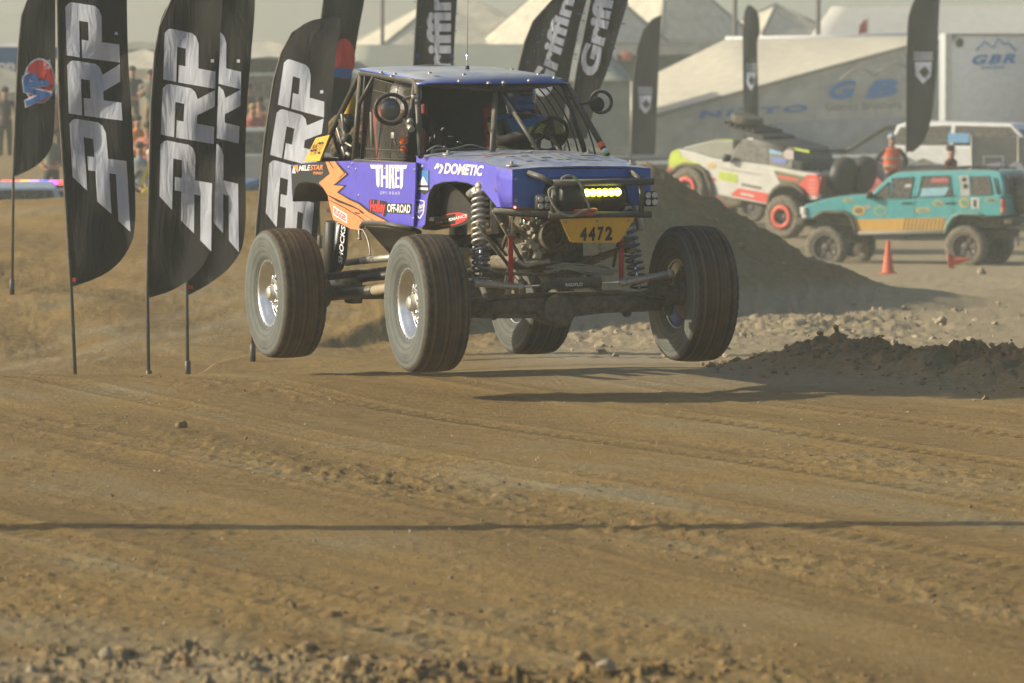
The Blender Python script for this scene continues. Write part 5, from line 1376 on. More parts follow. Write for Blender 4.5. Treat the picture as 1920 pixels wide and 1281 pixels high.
def standing(pose=0, arms='down'):
    """adult 1.75 m, facing -y; returns joints, radii, bones. material slots: 0 top, 1 trousers, 2 skin, 3 shoes"""
    J = dict(pelvis=(0, 0, .95), spine=(0, .01, 1.12), chest=(0, .0, 1.32), neck=(0, 0, 1.49), headb=(0, -.01, 1.56), headt=(0, -.015, 1.67))
    Rr = dict(pelvis=(.15, .11), spine=(.145, .105), chest=(.17, .115), neck=(.055, .055), headb=(.075, .085), headt=(.085, .10))
    B = [('pelvis', 'spine', 0), ('spine', 'chest', 0), ('chest', 'neck', 0), ('neck', 'headb', 2), ('headb', 'headt', 2)]
    for s_, sg in (('l', 1), ('r', -1)):
        J['hip' + s_] = (.09 * sg, 0, .90); J['knee' + s_] = (.10 * sg, -.02, .50); J['ank' + s_] = (.10 * sg, .02, .09); J['toe' + s_] = (.11 * sg, -.13, .04)
        Rr['hip' + s_] = .095; Rr['knee' + s_] = .06; Rr['ank' + s_] = .045; Rr['toe' + s_] = .04
        J['sh' + s_] = (.19 * sg, 0, 1.42)
        if arms == 'down' or (arms == 'mixed' and sg < 0): J['el' + s_] = (.25 * sg, .02, 1.14); J['wr' + s_] = (.25 * sg, -.06, .90); hd = (0, -.25, -1)
        elif arms == 'hips': J['el' + s_] = (.36 * sg, .06, 1.17); J['wr' + s_] = (.20 * sg, -.08, 1.03); hd = (-.6 * sg, -.5, -.3)
        else: J['el' + s_] = (.27 * sg, -.08, 1.18); J['wr' + s_] = (.10 * sg, -.30, 1.28); hd = (-.6 * sg, -.5, .4)
        Rr['sh' + s_] = .065; Rr['el' + s_] = .045; Rr['wr' + s_] = .03
        h = Vector(hd).normalized(); w0 = Vector(J['wr' + s_]); J['palm' + s_] = tuple(w0 + h * .06); Rr['palm' + s_] = (.035, .02)
        B += [('pelvis', 'hip' + s_, 1), ('hip' + s_, 'knee' + s_, 1), ('knee' + s_, 'ank' + s_, 1), ('ank' + s_, 'toe' + s_, 3), ('chest', 'sh' + s_, 0), ('sh' + s_, 'el' + s_, 0), ('el' + s_, 'wr' + s_, 0 if pose else 2), ('wr' + s_, 'palm' + s_, 2)]
        sd_ = h.orthogonal().normalized() if abs(h.y) > .9 else h.cross(Vector((1, 0, 0))).normalized()
        for k in range(4):
            nm = 'f%d%s' % (k, s_); J[nm] = tuple(w0 + h * (.06 + (.075, .085, .08, .06)[k]) + sd_ * (k - 1.5) * .02); Rr[nm] = .009; B.append(('palm' + s_, nm, 2))
        J['th' + s_] = tuple(w0 + h * .055 + sd_ * .055); Rr['th' + s_] = .011; B.append(('wr' + s_, 'th' + s_, 2))
    return J, Rr, B
PM = []
for arms, pose in (('down', 0), ('hips', 1), ('up', 0), ('mixed', 1)):
    J, Rr, B = standing(pose, arms); PM.append((J, Rr, B, human('person_body', J, Rr, B, [M['suit'], M['suit'], M['skin'], M['black']])))
def person(px, Y, label, top, trou, hair=(.03, .02, .015), k=0, rot=0.0, z=None, cap=None, sc_=1.0, vest=None, group=None):
    p = at(px, 300, Y); zz = gz(p.x, Y) if z is None else z
    me = PM[k][3].copy(); me.name = 'person_body'
    mats = [cm(top, .9), cm(trou, .9), M['skin'], cm((.02, .02, .02), .8)]
    for i, m_ in enumerate(mats): me.materials[i] = m_
    r_ = empty('person', (p.x, Y, zz), label, 'person', group); r_.rotation_euler = (0, 0, R(rot)); r_.scale = (sc_,) * 3
    o = bpy.data.objects.new('body', me); col.objects.link(o); o.parent = r_
    mb = MB(); mb.ball((0, .012, 1.70), .104, 16, 0, (.86, 1.0, .75)); mb.build('hair' if cap is None else 'cap', cm(hair if cap is None else cap, .9), r_)
    if cap is not None: mb = MB(); mb.box((0, -.12, 1.69), (.14, .10, .012), bev=.005); mb.build('cap_peak', cm(cap, .9), r_)
    mb = MB(); mb.ball((0, -.118, 1.625), .016, 8, 0, (.8, 1, 1.3)); 
    mb.build('nose', M['skin'], r_)
    mb = MB(); mb.ball((-.03, -.105, 1.655), .011, 8); mb.build('eye', M['ink'], r_); mb = MB(); mb.ball((.03, -.105, 1.655), .011, 8); mb.build('eye', M['ink'], r_)
    if vest:
        mb = MB()
        rows = []
        for zz_, rx_, ry_ in ((1.0, .19, .145), (1.15, .185, .14), (1.3, .20, .145), (1.42, .19, .12), (1.47, .11, .08)):
            rows.append([Vector((rx_ * math.cos(a), ry_ * math.sin(a), zz_)) for a in [2 * math.pi * i / 20 for i in range(20)]])
        for i in range(4): mb.loft(rows[i], rows[i + 1], 0, False)
        v = mb.build('safety_vest', cm(vest, .8), r_)
        for zz_ in (1.08, 1.25):
            mb = MB(); mb.tube([(.193 * math.cos(a), .148 * math.sin(a), zz_) for a in [2 * math.pi * i / 20 for i in range(20)]], .022, 6, closed=True); mb.build('reflective_band', cm((.45, .42, .35), .5), v)
    return r_
# driver and co-driver in the cab
def rider(label, base, suit, helm, hands_to, stripe=None):
    bx_, by_, bz_ = base
    J = dict(pelvis=(0, 0, 0), spine=(-.04, 0, .2), chest=(-.08, 0, .40), neck=(-.07, 0, .56), headb=(-.05, 0, .64), headt=(-.05, 0, .74))
    Rr = dict(pelvis=(.13, .17), spine=(.12, .16), chest=(.12, .18), neck=.06, headb=.08, headt=.085)
    B = [('pelvis', 'spine', 0), ('spine', 'chest', 0), ('chest', 'neck', 0), ('neck', 'headb', 2), ('headb', 'headt', 2)]
    for s_, sg in (('l', 1), ('r', -1)):
        J['hip' + s_] = (.08, .10 * sg, 0); J['knee' + s_] = (.46, .14 * sg, .08); J['ank' + s_] = (.62, .13 * sg, -.26); J['toe' + s_] = (.76, .13 * sg, -.22)
        J['sh' + s_] = (-.06, .20 * sg, .48); h = Vector(hands_to[0 if sg > 0 else 1]) - Vector(base)
        e_ = (Vector(J['sh' + s_]) + h) / 2 + Vector((-.05, .10 * sg, -.12)); J['el' + s_] = tuple(e_); J['wr' + s_] = tuple(h)
        for n_, r_ in (('hip', .095), ('knee', .065), ('ank', .05), ('toe', .04), ('sh', .07), ('el', .05), ('wr', .035)): Rr[n_ + s_] = r_
        d = (h - e_).normalized(); J['palm' + s_] = tuple(h + d * .06); Rr['palm' + s_] = .032
        B += [('pelvis', 'hip' + s_, 0), ('hip' + s_, 'knee' + s_, 0), ('knee' + s_, 'ank' + s_, 0), ('ank' + s_, 'toe' + s_, 1), ('chest', 'sh' + s_, 3), ('sh' + s_, 'el' + s_, 0), ('el' + s_, 'wr' + s_, 0), ('wr' + s_, 'palm' + s_, 1)]
        for k in range(4):
            n1, n2 = 'f%d%s' % (k, s_), 'g%d%s' % (k, s_); q = h + d * .10 + Vector((0, (k - 1.5) * .021 * .5, (k - 1.5) * .018)); J[n1] = tuple(q); J[n2] = tuple(q + Vector((.01, -.035 * sg, -.012))); Rr[n1] = .011; Rr[n2] = .009
            B += [('palm' + s_, n1, 1), (n1, n2, 1)]
        J['th' + s_] = tuple(h + d * .05 + Vector((0, -.045 * sg, .03))); Rr['th' + s_] = .012; B.append(('wr' + s_, 'th' + s_, 1))
    me = human('person_body', J, Rr, B, [suit, M['gloves'], M['skin'], stripe or suit])
    r_ = empty('person', mat=CARM @ Matrix.Translation(base), label=label, cat='person', group=None)
    o = bpy.data.objects.new('body', me); col.objects.link(o); o.parent = r_
    mb = MB(); c = Vector((-.045, 0, .70)); mb.ball(c, .145, 22, 0, (1.05, .88, 1.0)); mb.box(c + Vector((.10, 0, -.09)), (.12, .15, .07), bev=.02); hm = mb.build('helmet', helm, r_)
    mb = MB(); mb.ball(c + Vector((.035, 0, .015)), .125, 20, 0, (1, .84, .52)); mb.build('visor', M['glass'], hm)
    mb = MB(); mb.box(c + Vector((.13, 0, .075)), (.07, .19, .012), bev=.005); mb.build('peak', helm, hm)
    return r_
M['gloves'] = mat('lime_gloves', (.30, .34, .10), .8)
rider('driver in a black suit with blue shoulders and a blue helmet at the steering wheel', (-1.72, .38, 1.50), M['suit'], M['helmblue'], (tuple(SWC + Vector((-.09, .13, .02))), tuple(SWC + Vector((-.09, -.13, .02)))), M['suitblue'])
rider('co-driver with a white helmet on the seat behind the window net', (-2.26, -.38, 1.50), M['suit'], M['helmwhite'], ((-1.75, -.22, 1.62), (-1.75, -.50, 1.62)))
# ------------------------------------------------------------------ vehicles in the paddock
class Rig:
    def __init__(s, loc, heading, pitch, label, cat, name='parked_car', group=None, roll=0):
        h = R(heading); p = R(pitch)
        f = Vector((math.cos(h) * math.cos(p), math.sin(h) * math.cos(p), math.sin(p))); l = Vector((-math.sin(h), math.cos(h), 0)); u = f.cross(l)
        s.M = Matrix.Translation(loc) @ Matrix((f, l, u)).transposed().to_4x4(); s.inv = s.M.inverted(); s.cl = s.inv @ Vector((0, 0, CAM_H))
        s.root = empty(name, mat=s.M, label=label, cat=cat, group=group)
    def Y(s, px, py, y): return hit(px, py, (0, y, 0), (0, 1, 0), s.inv, s.cl)
    def X(s, px, py, x): return hit(px, py, (x, 0, 0), (1, 0, 0), s.inv, s.cl)
def simple_wheel(root, c, r, w_, rimc, out, tyre='tyre3', scale_parts=True):
    mb = MB(); hw_ = w_ / 2; prof = [(r * .56, -hw_ * .8), (r * .7, -hw_), (r * .9, -hw_), (r * .985, -hw_ * .8), (r, -hw_ * .5), (r, hw_ * .5), (r * .985, hw_ * .8), (r * .9, hw_), (r * .7, hw_), (r * .56, hw_ * .8)]
    mb.lathe(prof, (0, 0, 0), (0, 1, 0), 72, rfun=lambda i, k, a: (-.02 * r * 2 if (3 <= i <= 6 and (k + i) % 4 == 0) else 0))
    w = mb.build('wheel', M[tyre], root); w.location = c
    mb = MB(); mb.lathe([(r * .57, hw_ * .82), (r * .60, hw_ * .95), (r * .55, hw_ * .9), (r * .5, hw_ * .3), (r * .2, hw_ * .35)], (0, 0, 0), (0, out, 0), 36, cap1=False); mb.lathe([(r * .5, -hw_ * .1), (.001, -hw_ * .1)], (0, 0, 0), (0, out, 0), 24)
    for k in range(6):
        a = k * math.pi / 3; c_, s_ = math.cos(a), math.sin(a); t_ = r * .09
        mb.prism([(r * .12 * c_ - t_ * s_, out * hw_ * .42, r * .12 * s_ + t_ * c_), (r * .52 * c_ - t_ * s_, out * hw_ * .5, r * .52 * s_ + t_ * c_), (r * .52 * c_ + t_ * s_, out * hw_ * .5, r * .52 * s_ - t_ * c_), (r * .12 * c_ + t_ * s_, out * hw_ * .42, r * .12 * s_ - t_ * c_)], (0, -.03 * out, 0))
    mb.lathe([(r * .2, hw_ * .3), (r * .2, hw_ * .5), (r * .12, hw_ * .6), (.001, hw_ * .6)], (0, 0, 0), (0, out, 0), 18)
    mb.build('rim', rimc, w); return w
M['tyre3'] = mat('dusty_tyre', (0.05, 0.048, 0.044), .9, dust=.5, dscale=6)
M['darkrim'] = mat('dark_rim', (0.03, 0.03, 0.035), .5, dust=.3)
M['carglass'] = mat('car_glass', (0.03, 0.035, 0.035), .15, dust=.25)
M['underbody'] = mat('underbody', (0.025, 0.023, 0.02), .8, dust=.35)
M['orangecone'] = mat('orange_plastic', (0.66, 0.10, 0.03), .6, dust=.2)

# teal off-road wagon
def zj(x, y): return (1480 + x / 4.3636, 300 + y / 4.3636)
jp = at(1690, 505, 115.5)
J_ = Rig(Vector((jp.x, 116.2, gz(jp.x, 116.2))), 180 - 24, 0, 'teal off-road wagon with a yellow lower stripe and big muddy tyres', 'off-road car', 'off_road_wagon')
W2 = .84
def SJ(x, y, o=0): return J_.Y(*zj(x, y), W2 + o)
teal = mat('teal_paint', (0.05, 0.40, 0.43), .4, dust=.14, up=.6, coat=.2); tealdark = mat('dark_teal_trim', (0.03, 0.16, 0.19), .5, dust=.15)  # second paint: darker teal for window frames and door seams
low = [(108, 395), (135, 365), (300, 318), (420, 297), (540, 283), (640, 284), (700, 312), (1000, 312), (1722, 292), (1742, 330), (1735, 458), (1590, 462), (1540, 448), (1400, 446), (1335, 475), (1290, 540), (1275, 600), (900, 606), (545, 612), (520, 540), (495, 470), (450, 434), (280, 432), (225, 462), (190, 482), (100, 486)]
def slab(rig, pts, S, w_, name, m, inset=0.0):
    a = [S(*p) for p in pts]; b_ = [Vector((p.x, -p.y, p.z)) for p in a]; mb = MB(); mb.loft(a, b_, 0); return mb.build(name, m, rig.root, bevel=.02)
bj = slab(J_, low, SJ, W2, 'body', teal)
gh = [(655, 300), (700, 235), (800, 140), (850, 110), (900, 98), (1300, 90), (1660, 88), (1710, 102), (1738, 200), (1750, 300)]
ga = [SJ(*p) for p in gh]
ga = [Vector((p.x, W2 - .01 - .16 * max(0, (p.z - SJ(700, 300).z)) / .75, p.z)) for p in ga]
mb = MB(); mb.loft(ga, [mir(p) for p in ga], 0); cabj = mb.build('cabin', teal, J_.root, bevel=.02)
def gside(x, y, o=.006):
    p = SJ(x, y); q = Vector((p.x, 0, p.z)); q.y = W2 - .01 - .16 * max(0, (p.z - SJ(700, 300).z)) / .75 + o; return J_.Y(*zj(x, y), q.y)
def panel(rig, pts, fn, o, m, name, parent=None, t=.006):
    mb = MB(); a = [fn(*p, o) for p in pts]; mb.prism(a, (0, -t if a[0].y > 0 else t, 0)); return mb.build(name, m, parent or rig.root)
for i, wpts in enumerate(([(690, 305), (700, 285), (815, 185), (822, 318), (700, 318)], [(842, 152), (1012, 138), (985, 312), (835, 318)], [(1085, 135), (1308, 127), (1330, 292), (1055, 304)], [(1480, 136), (1630, 132), (1660, 284), (1490, 290)], [(1672, 150), (1692, 150), (1722, 276), (1700, 280)])):
    w_ = panel(J_, wpts, gside, .012, M['carglass'], 'window')
    mb = MB(); P = [gside(*p, .016) for p in wpts]; mb.tube(P, .012, 5, closed=True); mb.build('window_frame', tealdark, w_)
    if i == 2:
        panel(J_, [(1085, 232), (1305, 224), (1270, 300), (1068, 304)], gside, .02, cm((.25, .5, .62), .7), 'window_decal', w_); panel(J_, [(1160, 150), (1300, 145), (1305, 182), (1165, 188)], gside, .02, cm((.5, .12, .12), .7), 'window_decal', w_)
    if i == 1: panel(J_, [(945, 200), (1000, 196), (1000, 222), (945, 226)], gside, .02, cm((.5, .5, .48), .7), 'window_decal', w_)
panel(J_, [(1385, 128), (1465, 126), (1478, 292), (1405, 296)], gside, .012, cm((.45, .45, .43), .7), 'pillar_decal')
for x_, y_, r_ in ((1430, 160, 18), (1440, 215, 20)): panel(J_, circ(x_, y_, r_, r_ * 1.1, n=10), gside, .02, M['ink'], 'pillar_decal')
panel(J_, [(516, 488), (1278, 470), (1268, 575), (548, 592)], SJ, .006, cm((.66, .38, .07), .6), 'yellow_band', bj)
for k in range(11):
    x = 930 + k * 31; panel(J_, [(x + 18, 474), (x + 27, 474), (x + 9, 578), (x, 578)], SJ, .010, cm((.16, .12, .06), .6), 'band_stripe', bj)
mb = MB(); text_on(mb, 'TRAIL CREW', [SJ(605, 538, .01), SJ(775, 533, .01), SJ(775, 515, .01), SJ(605, 520, .01)]); mb.build('lettering', cm((.5, .3, .08), .6), bj, fix=False) if False else None
for (x, y, a, b_, c_) in ((568, 415, 55, 40, (.62, .42, .14)), (740, 415, 58, 45, (.22, .42, .30)), (1215, 355, 45, 24, (.55, .42, .14)), (1090, 410, 62, 22, (.62, .40, .12)), (1430, 350, 42, 42, (.62, .44, .12)), (480, 330, 45, 16, (.62, .40, .12)), (1650, 330, 55, 18, (.30, .42, .25))):
    panel(J_, circ(x, y, a, b_, n=18), SJ, .006, cm(c_, .6), 'round_decal', bj)
    panel(J_, circ(x, y, a * .6, b_ * .6, n=14), SJ, .011, cm(tuple(q * .35 for q in c_) if a == 55 else (.08, .34, .31), .6), 'round_decal', bj)
panel(J_, [(1480, 312), (1558, 310), (1552, 398), (1490, 400)], SJ, .006, cm((.6, .6, .62), .6), 'class_decal', bj); panel(J_, [(1505, 328), (1530, 327), (1528, 385), (1508, 386)], SJ, .011, M['ink'], 'class_decal', bj)
panel(J_, [(618, 372), (665, 365), (668, 400), (625, 404)], SJ, .006, cm((.4, .35, .35), .6), 'class_decal', bj)
for x in (960, 1318): panel(J_, [(x - 42, 350), (x + 42, 346), (x + 42, 358), (x - 42, 362)], SJ, .02, M['ink'], 'door_handle', bj)
for x in (1030, 1345):
    panel(J_, [(x, 140), (x + 3, 140), (x - 8, 590), (x - 12, 590)], SJ, .004, tealdark, 'door_seam', bj)
# wheel arch flares, rocker, frame, bumper
mb = MB(); mb.tube([SJ(*p, .03) for p in ((195, 480), (230, 452), (280, 425), (450, 427), (505, 465), (530, 540), (548, 610))], .035, 8); mb.build('arch_flare', M['underbody'], J_.root)
mb = MB(); mb.tube([SJ(*p, .03) for p in ((1272, 602), (1290, 535), (1335, 468), (1400, 440), (1540, 442), (1590, 462))], .04, 8); mb.build('arch_flare', mat('teal_flare', (0.10, 0.28, 0.25), .6, dust=.3), J_.root)
a = SJ(560, 600); b_ = SJ(1270, 590); mb = MB(); mb.cyl(a, b_, .045, 10); mb.build('rock_slider', cm((.3, .29, .25), .6), J_.root)
zc = SJ(900, 640).z; xr, xf = SJ(1720, 500).x, SJ(180, 500).x
mb = MB(); mb.box(((xr + xf) / 2, 0, zc + .1), (abs(xf - xr), .8, .16)); mb.box(((xr + xf) / 2 - .1, 0, zc + .25), (abs(xf - xr) * .5, 1.3, .2)); mb.box(((xr + xf) / 2, 0, zc + .4), (abs(xf - xr) * .98, 1.2, .34)); mb.build('chassis', M['underbody'], J_.root)
mb = MB(); p0, p1 = SJ(85, 515), mir(SJ(85, 515)); mb.box((p0 + p1) / 2 + Vector((.05, 0, 0)), (.22, 1.5, .16), bev=.04); mb.build('front_bumper', M['underbody'], J_.root)
mb = MB(); p0 = SJ(1760, 500); mb.box((p0.x - .05, 0, p0.z), (.2, 1.5, .14), bev=.03); mb.build('rear_bumper', M['underbody'], J_.root)
p = SJ(130, 415, -.10); mb = MB(); mb.box(p, (.12, .30, .16), bev=.02); mb.build('headlight', mat('lamp_white', (.75, .72, .68), .25), J_.root)
mb = MB(); mb.box(SJ(140, 462, -.08), (.12, .26, .07), bev=.02); mb.build('turn_lamp', cm((.75, .7, .66), .4), J_.root)
rx = SJ(1735, 300).x
for yy in (W2 - .06, -W2 + .06):
    mb = MB(); mb.box((rx - .02, yy, SJ(1735, 355).z), (.07, .16, .18), bev=.02); mb.box((rx - .02, yy, SJ(1735, 412).z), (.07, .16, .12), m=1, bev=.02); mb.build('tail_lamp', [cm((.5, .04, .05), .4), cm((.65, .2, .08), .4)], J_.root)
mb = MB(); zt = SJ(1735, 120).z; zb = SJ(1735, 290).z; mb.prism([Vector((rx - .015, -.62, zb)), Vector((rx - .015, .66, zb)), Vector((rx - .0, .56, zt)), Vector((rx - .0, -.54, zt))], (-.02, 0, 0)); mb.build('rear_window', M['carglass'], J_.root)
mb = MB(); mb.cyl((rx - .26, -.18, zb - .02), (rx - .04, -.18, zb - .02), .38, 28); mb.build('spare_wheel', M['tyre3'], J_.root)
for (wx_, wy_) in ((1550.5, 464), (1812, 463)):
    c = J_.Y(wx_, wy_, .80); simple_wheel(J_.root, c, .435, .30, M['darkrim'], 1); simple_wheel(J_.root, Vector((c.x, -.80, c.z)), .435, .30, M['darkrim'], -1)
    mb = MB(); mb.cyl((c.x, -.7, c.z), (c.x, .7, c.z), .05, 10); mb.ball((c.x, .1, c.z), .14, 12); mb.build('axle', M['underbody'], J_.root)
    for sg in (1, -1): mb = MB(); mb.helix((c.x, .5 * sg, c.z + .05), (c.x, .5 * sg, c.z + .42), .07, .012, 5); mb.build('coil_spring', M['steel'], J_.root)
mb = MB(); p = SJ(655, 290, .08); mb.box(p, (.10, .16, .14), bev=.03); mb.build('door_mirror', M['black'], J_.root)
for sg in (1, -1):
    mb = MB(); mb.tube([Vector((SJ(900, 92).x, .55 * sg, SJ(900, 92).z + .02)), Vector((SJ(1300, 88).x, .55 * sg, SJ(1300, 88).z + .06)), Vector((SJ(1680, 88).x, .55 * sg, SJ(1680, 88).z + .02))], .015, 6); mb.build('roof_rail', M['black'], J_.root)

# white, lime and red truck climbing the hump
def zt_(x, y): return (1240 + x / 4.8, 230 + y / 4.8)
tp = at(1400, 420, 124)
T_ = Rig(Vector((tp.x, 124.5, 0)), 180 - 38, 12.5, 'white off-road truck with lime nose and red rear quarter climbing a hump', 'off-road truck', 'off_road_truck')
W3 = .92
def ST(x, y, o=0): return T_.Y(*zt_(x, y), W3 + o)
wht = mat('white_paint', (0.62, 0.62, 0.58), .35, dust=.12, up=.4, coat=.3); lime = cm((.50, .62, .04), .45); redp = cm((.72, .05, .03), .45); olive = cm((.13, .15, .07), .6)
body = [(65, 420), (68, 330), (90, 262), (150, 236), (300, 268), (480, 325), (650, 345), (980, 388), (1320, 452), (1400, 462), (1420, 560), (1405, 690), (1335, 700), (1290, 640), (1240, 590), (1170, 560), (1060, 565), (1000, 610), (968, 680), (962, 742), (640, 680), (470, 640), (450, 560), (400, 450), (330, 400), (200, 385), (140, 425)]
tb = slab(T_, body, ST, W3, 'body', wht)
def half_w(z0, p): return W3 - .02 - .22 * max(0, p.z - z0) / .6
zb0 = ST(700, 350).z
gt = [(560, 338), (650, 240), (735, 150), (800, 132), (1000, 185), (1190, 235), (1180, 415), (980, 390)]
ga = [ST(*p) for p in gt]; ga = [T_.Y(*zt_(*q), half_w(zb0, p)) for p, q in zip(ga, gt)]
mb = MB(); mb.loft(ga, [mir(p) for p in ga]); mb.build('cabin', mat('olive_roof', (.10, .11, .085), .5, dust=.3, up=.5), T_.root, bevel=.02)
def GT(x, y, o=0): return T_.Y(*zt_(x, y), half_w(zb0, ST(x, y)) + o)
for pts in ([(655, 300), (715, 175), (790, 158), (950, 215), (962, 370), (720, 335)],): panel(T_, pts, GT, .012, M['carglass'], 'window')
panel(T_, [(770, 136), (800, 140), (1020, 190), (985, 200), (780, 150)], GT, .016, cm((.6, .6, .58), .5), 'roof_trim')
panel(T_, [(970, 205), (1088, 225), (1088, 292), (975, 275)], GT, .016, cm((.22, .42, .62), .6), 'window_decal'); panel(T_, [(985, 305), (1130, 330), (1120, 372), (1000, 360)], GT, .016, cm((.12, .18, .5), .6), 'window_decal'); panel(T_, [(1090, 235), (1190, 255), (1190, 330), (1130, 330), (1100, 300)], GT, .016, cm((.5, .42, .4), .6), 'window_decal')
panel(T_, [(68, 330), (90, 264), (150, 240), (180, 300), (260, 345), (355, 370), (350, 400), (300, 385), (200, 380), (140, 420), (70, 410)], ST, .008, lime, 'lime_nose', tb)
panel(T_, [(62, 400), (118, 410), (110, 432), (62, 425)], ST, .014, redp, 'side_marker', tb)
panel(T_, [(690, 590), (968, 640), (958, 728), (622, 652)], ST, .008, redp, 'red_rocker', tb); panel(T_, [(715, 628), (835, 652), (832, 672), (712, 648)], ST, .014, wht, 'rocker_lettering', tb)
panel(T_, [(1308, 470), (1402, 466), (1418, 560), (1402, 668), (1325, 660), (1225, 575)], ST, .008, redp, 'red_quarter', tb)
for k in range(5): panel(T_, [(1322, 515 + k * 35), (1385, 513 + k * 35), (1385, 523 + k * 35), (1322, 525 + k * 35)], ST, .014, cm((.7, .4, .35), .5), 'quarter_stripe', tb)
panel(T_, [(522, 435), (680, 462), (682, 545), (515, 512)], ST, .008, lime, 'door_print', tb)
for k in range(2): panel(T_, [(540, 460 + k * 25), (665, 485 + k * 25), (665, 493 + k * 25), (540, 468 + k * 25)], ST, .014, cm((.35, .45, .1), .5), 'door_print', tb)
panel(T_, [(1000, 392), (1310, 455), (1310, 480), (1010, 425)], ST, .008, wht, 'bed_stripe', tb); panel(T_, [(1010, 430), (1300, 490), (1225, 570), (1060, 540)], ST, .008, olive, 'olive_panel', tb); panel(T_, [(1040, 470), (1232, 505), (1228, 530), (1060, 502)], ST, .014, redp, 'red_stripe', tb)
panel(T_, circ(455, 388, 38, 28), ST, .008, cm((.62, .45, .2), .6), 'round_decal', tb); panel(T_, [(430, 492), (485, 502), (488, 528), (432, 518)], ST, .008, redp, 'square_decal', tb)
panel(T_, [(480, 395), (900, 465), (900, 475), (640, 436)], ST, .010, cm((.35, .35, .33), .5), 'door_crease', tb); panel(T_, [(720, 545), (900, 580), (895, 600), (725, 568)], ST, .010, cm((.12, .12, .12), .5), 'door_lettering', tb)
for pts, w_ in (([(110, 430), (150, 400), (200, 380), (320, 392), (390, 440), (440, 560), (460, 650)], .05), ([(965, 745), (975, 660), (1020, 600), (1080, 562), (1180, 560), (1250, 600), (1300, 660)], .05)):
    mb = MB(); mb.tube([ST(*p, .05) for p in pts], w_, 8); mb.build('arch_flare', M['underbody'], T_.root)
hp_ = [(160, 262), (200, 222), (330, 190), (470, 158), (650, 168), (650, 330), (480, 322), (300, 285)]
a = [T_.Y(*zt_(*q), .70) for q in hp_]; mb = MB(); mb.loft(a, [mir(q) for q in a]); hd_ = mb.build('hood', mat('grey_hood', (.22, .24, .21), .4, dust=.2, up=.4), T_.root, bevel=.03)
panel(T_, [(480, 152), (640, 155), (655, 182), (520, 180)], lambda x, y, o=0: T_.Y(*zt_(x, y), .5 + o), .0, lime, 'lime_cowl', T_.root, .3)
# bed cage, rack, spares, tail
mb = MB()
def GC(x, y, yl): return T_.Y(*zt_(x, y), yl)
for yl in (.66, -.66): mb.tube([GC(1180, 235, yl), GC(1340, 260, yl), GC(1440, 450, yl)], .03, 8); mb.tube([GC(1200, 240, yl), GC(1200, 420, yl)], .03, 8)
mb.tube([GC(1180, 235, .66), GC(1180, 235, .66) * 1 + Vector((0, -1.32, 0))], .03, 8); mb.tube([GC(1340, 260, .66), GC(1340, 260, .66) + Vector((0, -1.32, 0))], .03, 8)
mb.build('bed_cage', M['black'], T_.root)
c = GC(1120, 330, 0); mb = MB(); mb.box(c + Vector((0, 0, .05)), (.9, 1.5, .7), bev=.05); mb.build('bed_box', M['black'], T_.root)
c = GC(830, 100, 0) ; mb = MB(); mb.box((GC(880, 150, 0).x, 0, GC(800, 132, .7).z + .05), (1.0, 1.2, .06)); 
for k in range(6): mb.box((GC(800, 150, 0).x - .4 + k * .16, 0, GC(800, 132, .7).z + .12), (.05, 1.1, .06))
mb.build('roof_rack', M['black'], T_.root)
mb = MB(); mb.cyl((GC(800, 132, 0).x + .1, .1, GC(800, 132, .7).z + .16), (GC(800, 132, 0).x + .1, .1, GC(800, 132, .7).z + .34), .36, 22); mb.build('roof_tyre', M['underbody'], T_.root)
c = GC(1300, 400, 0); mb = MB(); mb.box(c + Vector((0, 0, -.05)), (.9, 1.55, .55), bev=.06); mb.build('bed_cargo', M['black'], T_.root)
panel(T_, [(1190, 225), (1330, 250), (1330, 275), (1210, 250)], lambda x, y, o=0: GC(x, y, .72 + o), .0, lime, 'lime_trim')
rx = ST(1410, 560).x
mb = MB(); mb.box((rx - .03, 0, ST(1410, 600).z), (.08, 1.6, .55), bev=.02); mb.build('tailgate', M['underbody'], T_.root)
for yl in (.35, -.42):
    mb = MB(); mb.lathe([(.2, -.13), (.36, -.15), (.41, -.10), (.42, 0), (.41, .10), (.36, .15), (.2, .13)], (rx - .2, yl, ST(1410, 500).z + .1), (1, .1, 0), 36, cap0=True, cap1=True, rfun=lambda i, k, a: -.02 if k % 3 == 0 and 2 <= i <= 4 else 0); mb.build('spare_wheel', M['black'], T_.root)
for yl in (.84, -.84): mb = MB(); mb.box((rx - .02, yl, ST(1410, 560).z), (.06, .14, .4), bev=.02); mb.build('tail_lamp', cm((.45, .03, .03), .4), T_.root)
mb = MB(); zc = ST(800, 700).z; mb.box((ST(700, 650).x - .3, 0, zc), (3.6, 1.2, .25)); mb.build('chassis', M['underbody'], T_.root)
mb = MB(); fx = ST(68, 380).x; mb.box((fx + .05, 0, ST(68, 400).z), (.18, 1.6, .35), bev=.04); mb.build('front_bumper', M['underbody'], T_.root)
mb = MB(); mb.box(ST(590, 320, .12), (.12, .2, .16), bev=.03); mb.build('door_mirror', M['black'], T_.root)
redrim = mat('red_beadlock', (.72, .08, .05), .5, dust=.15)
for x, y in ((1120, 848), (265, 590)):
    c = T_.Y(*zt_(x, y), .86)
    for sg in (1, -1):
        w_ = simple_wheel(T_.root, Vector((c.x, .86 * sg, c.z)), .47, .34, M['darkrim'], sg); mb = MB(); mb.lathe([(.16, .17), (.165, .20), (.255, .20), (.26, .17)], (0, 0, 0), (0, sg, 0), 36); mb.build('rim_ring', redrim, w_)
    mb = MB(); mb.cyl((c.x, -.75, c.z), (c.x, .75, c.z), .06, 10); mb.build('axle', M['underbody'], T_.root)

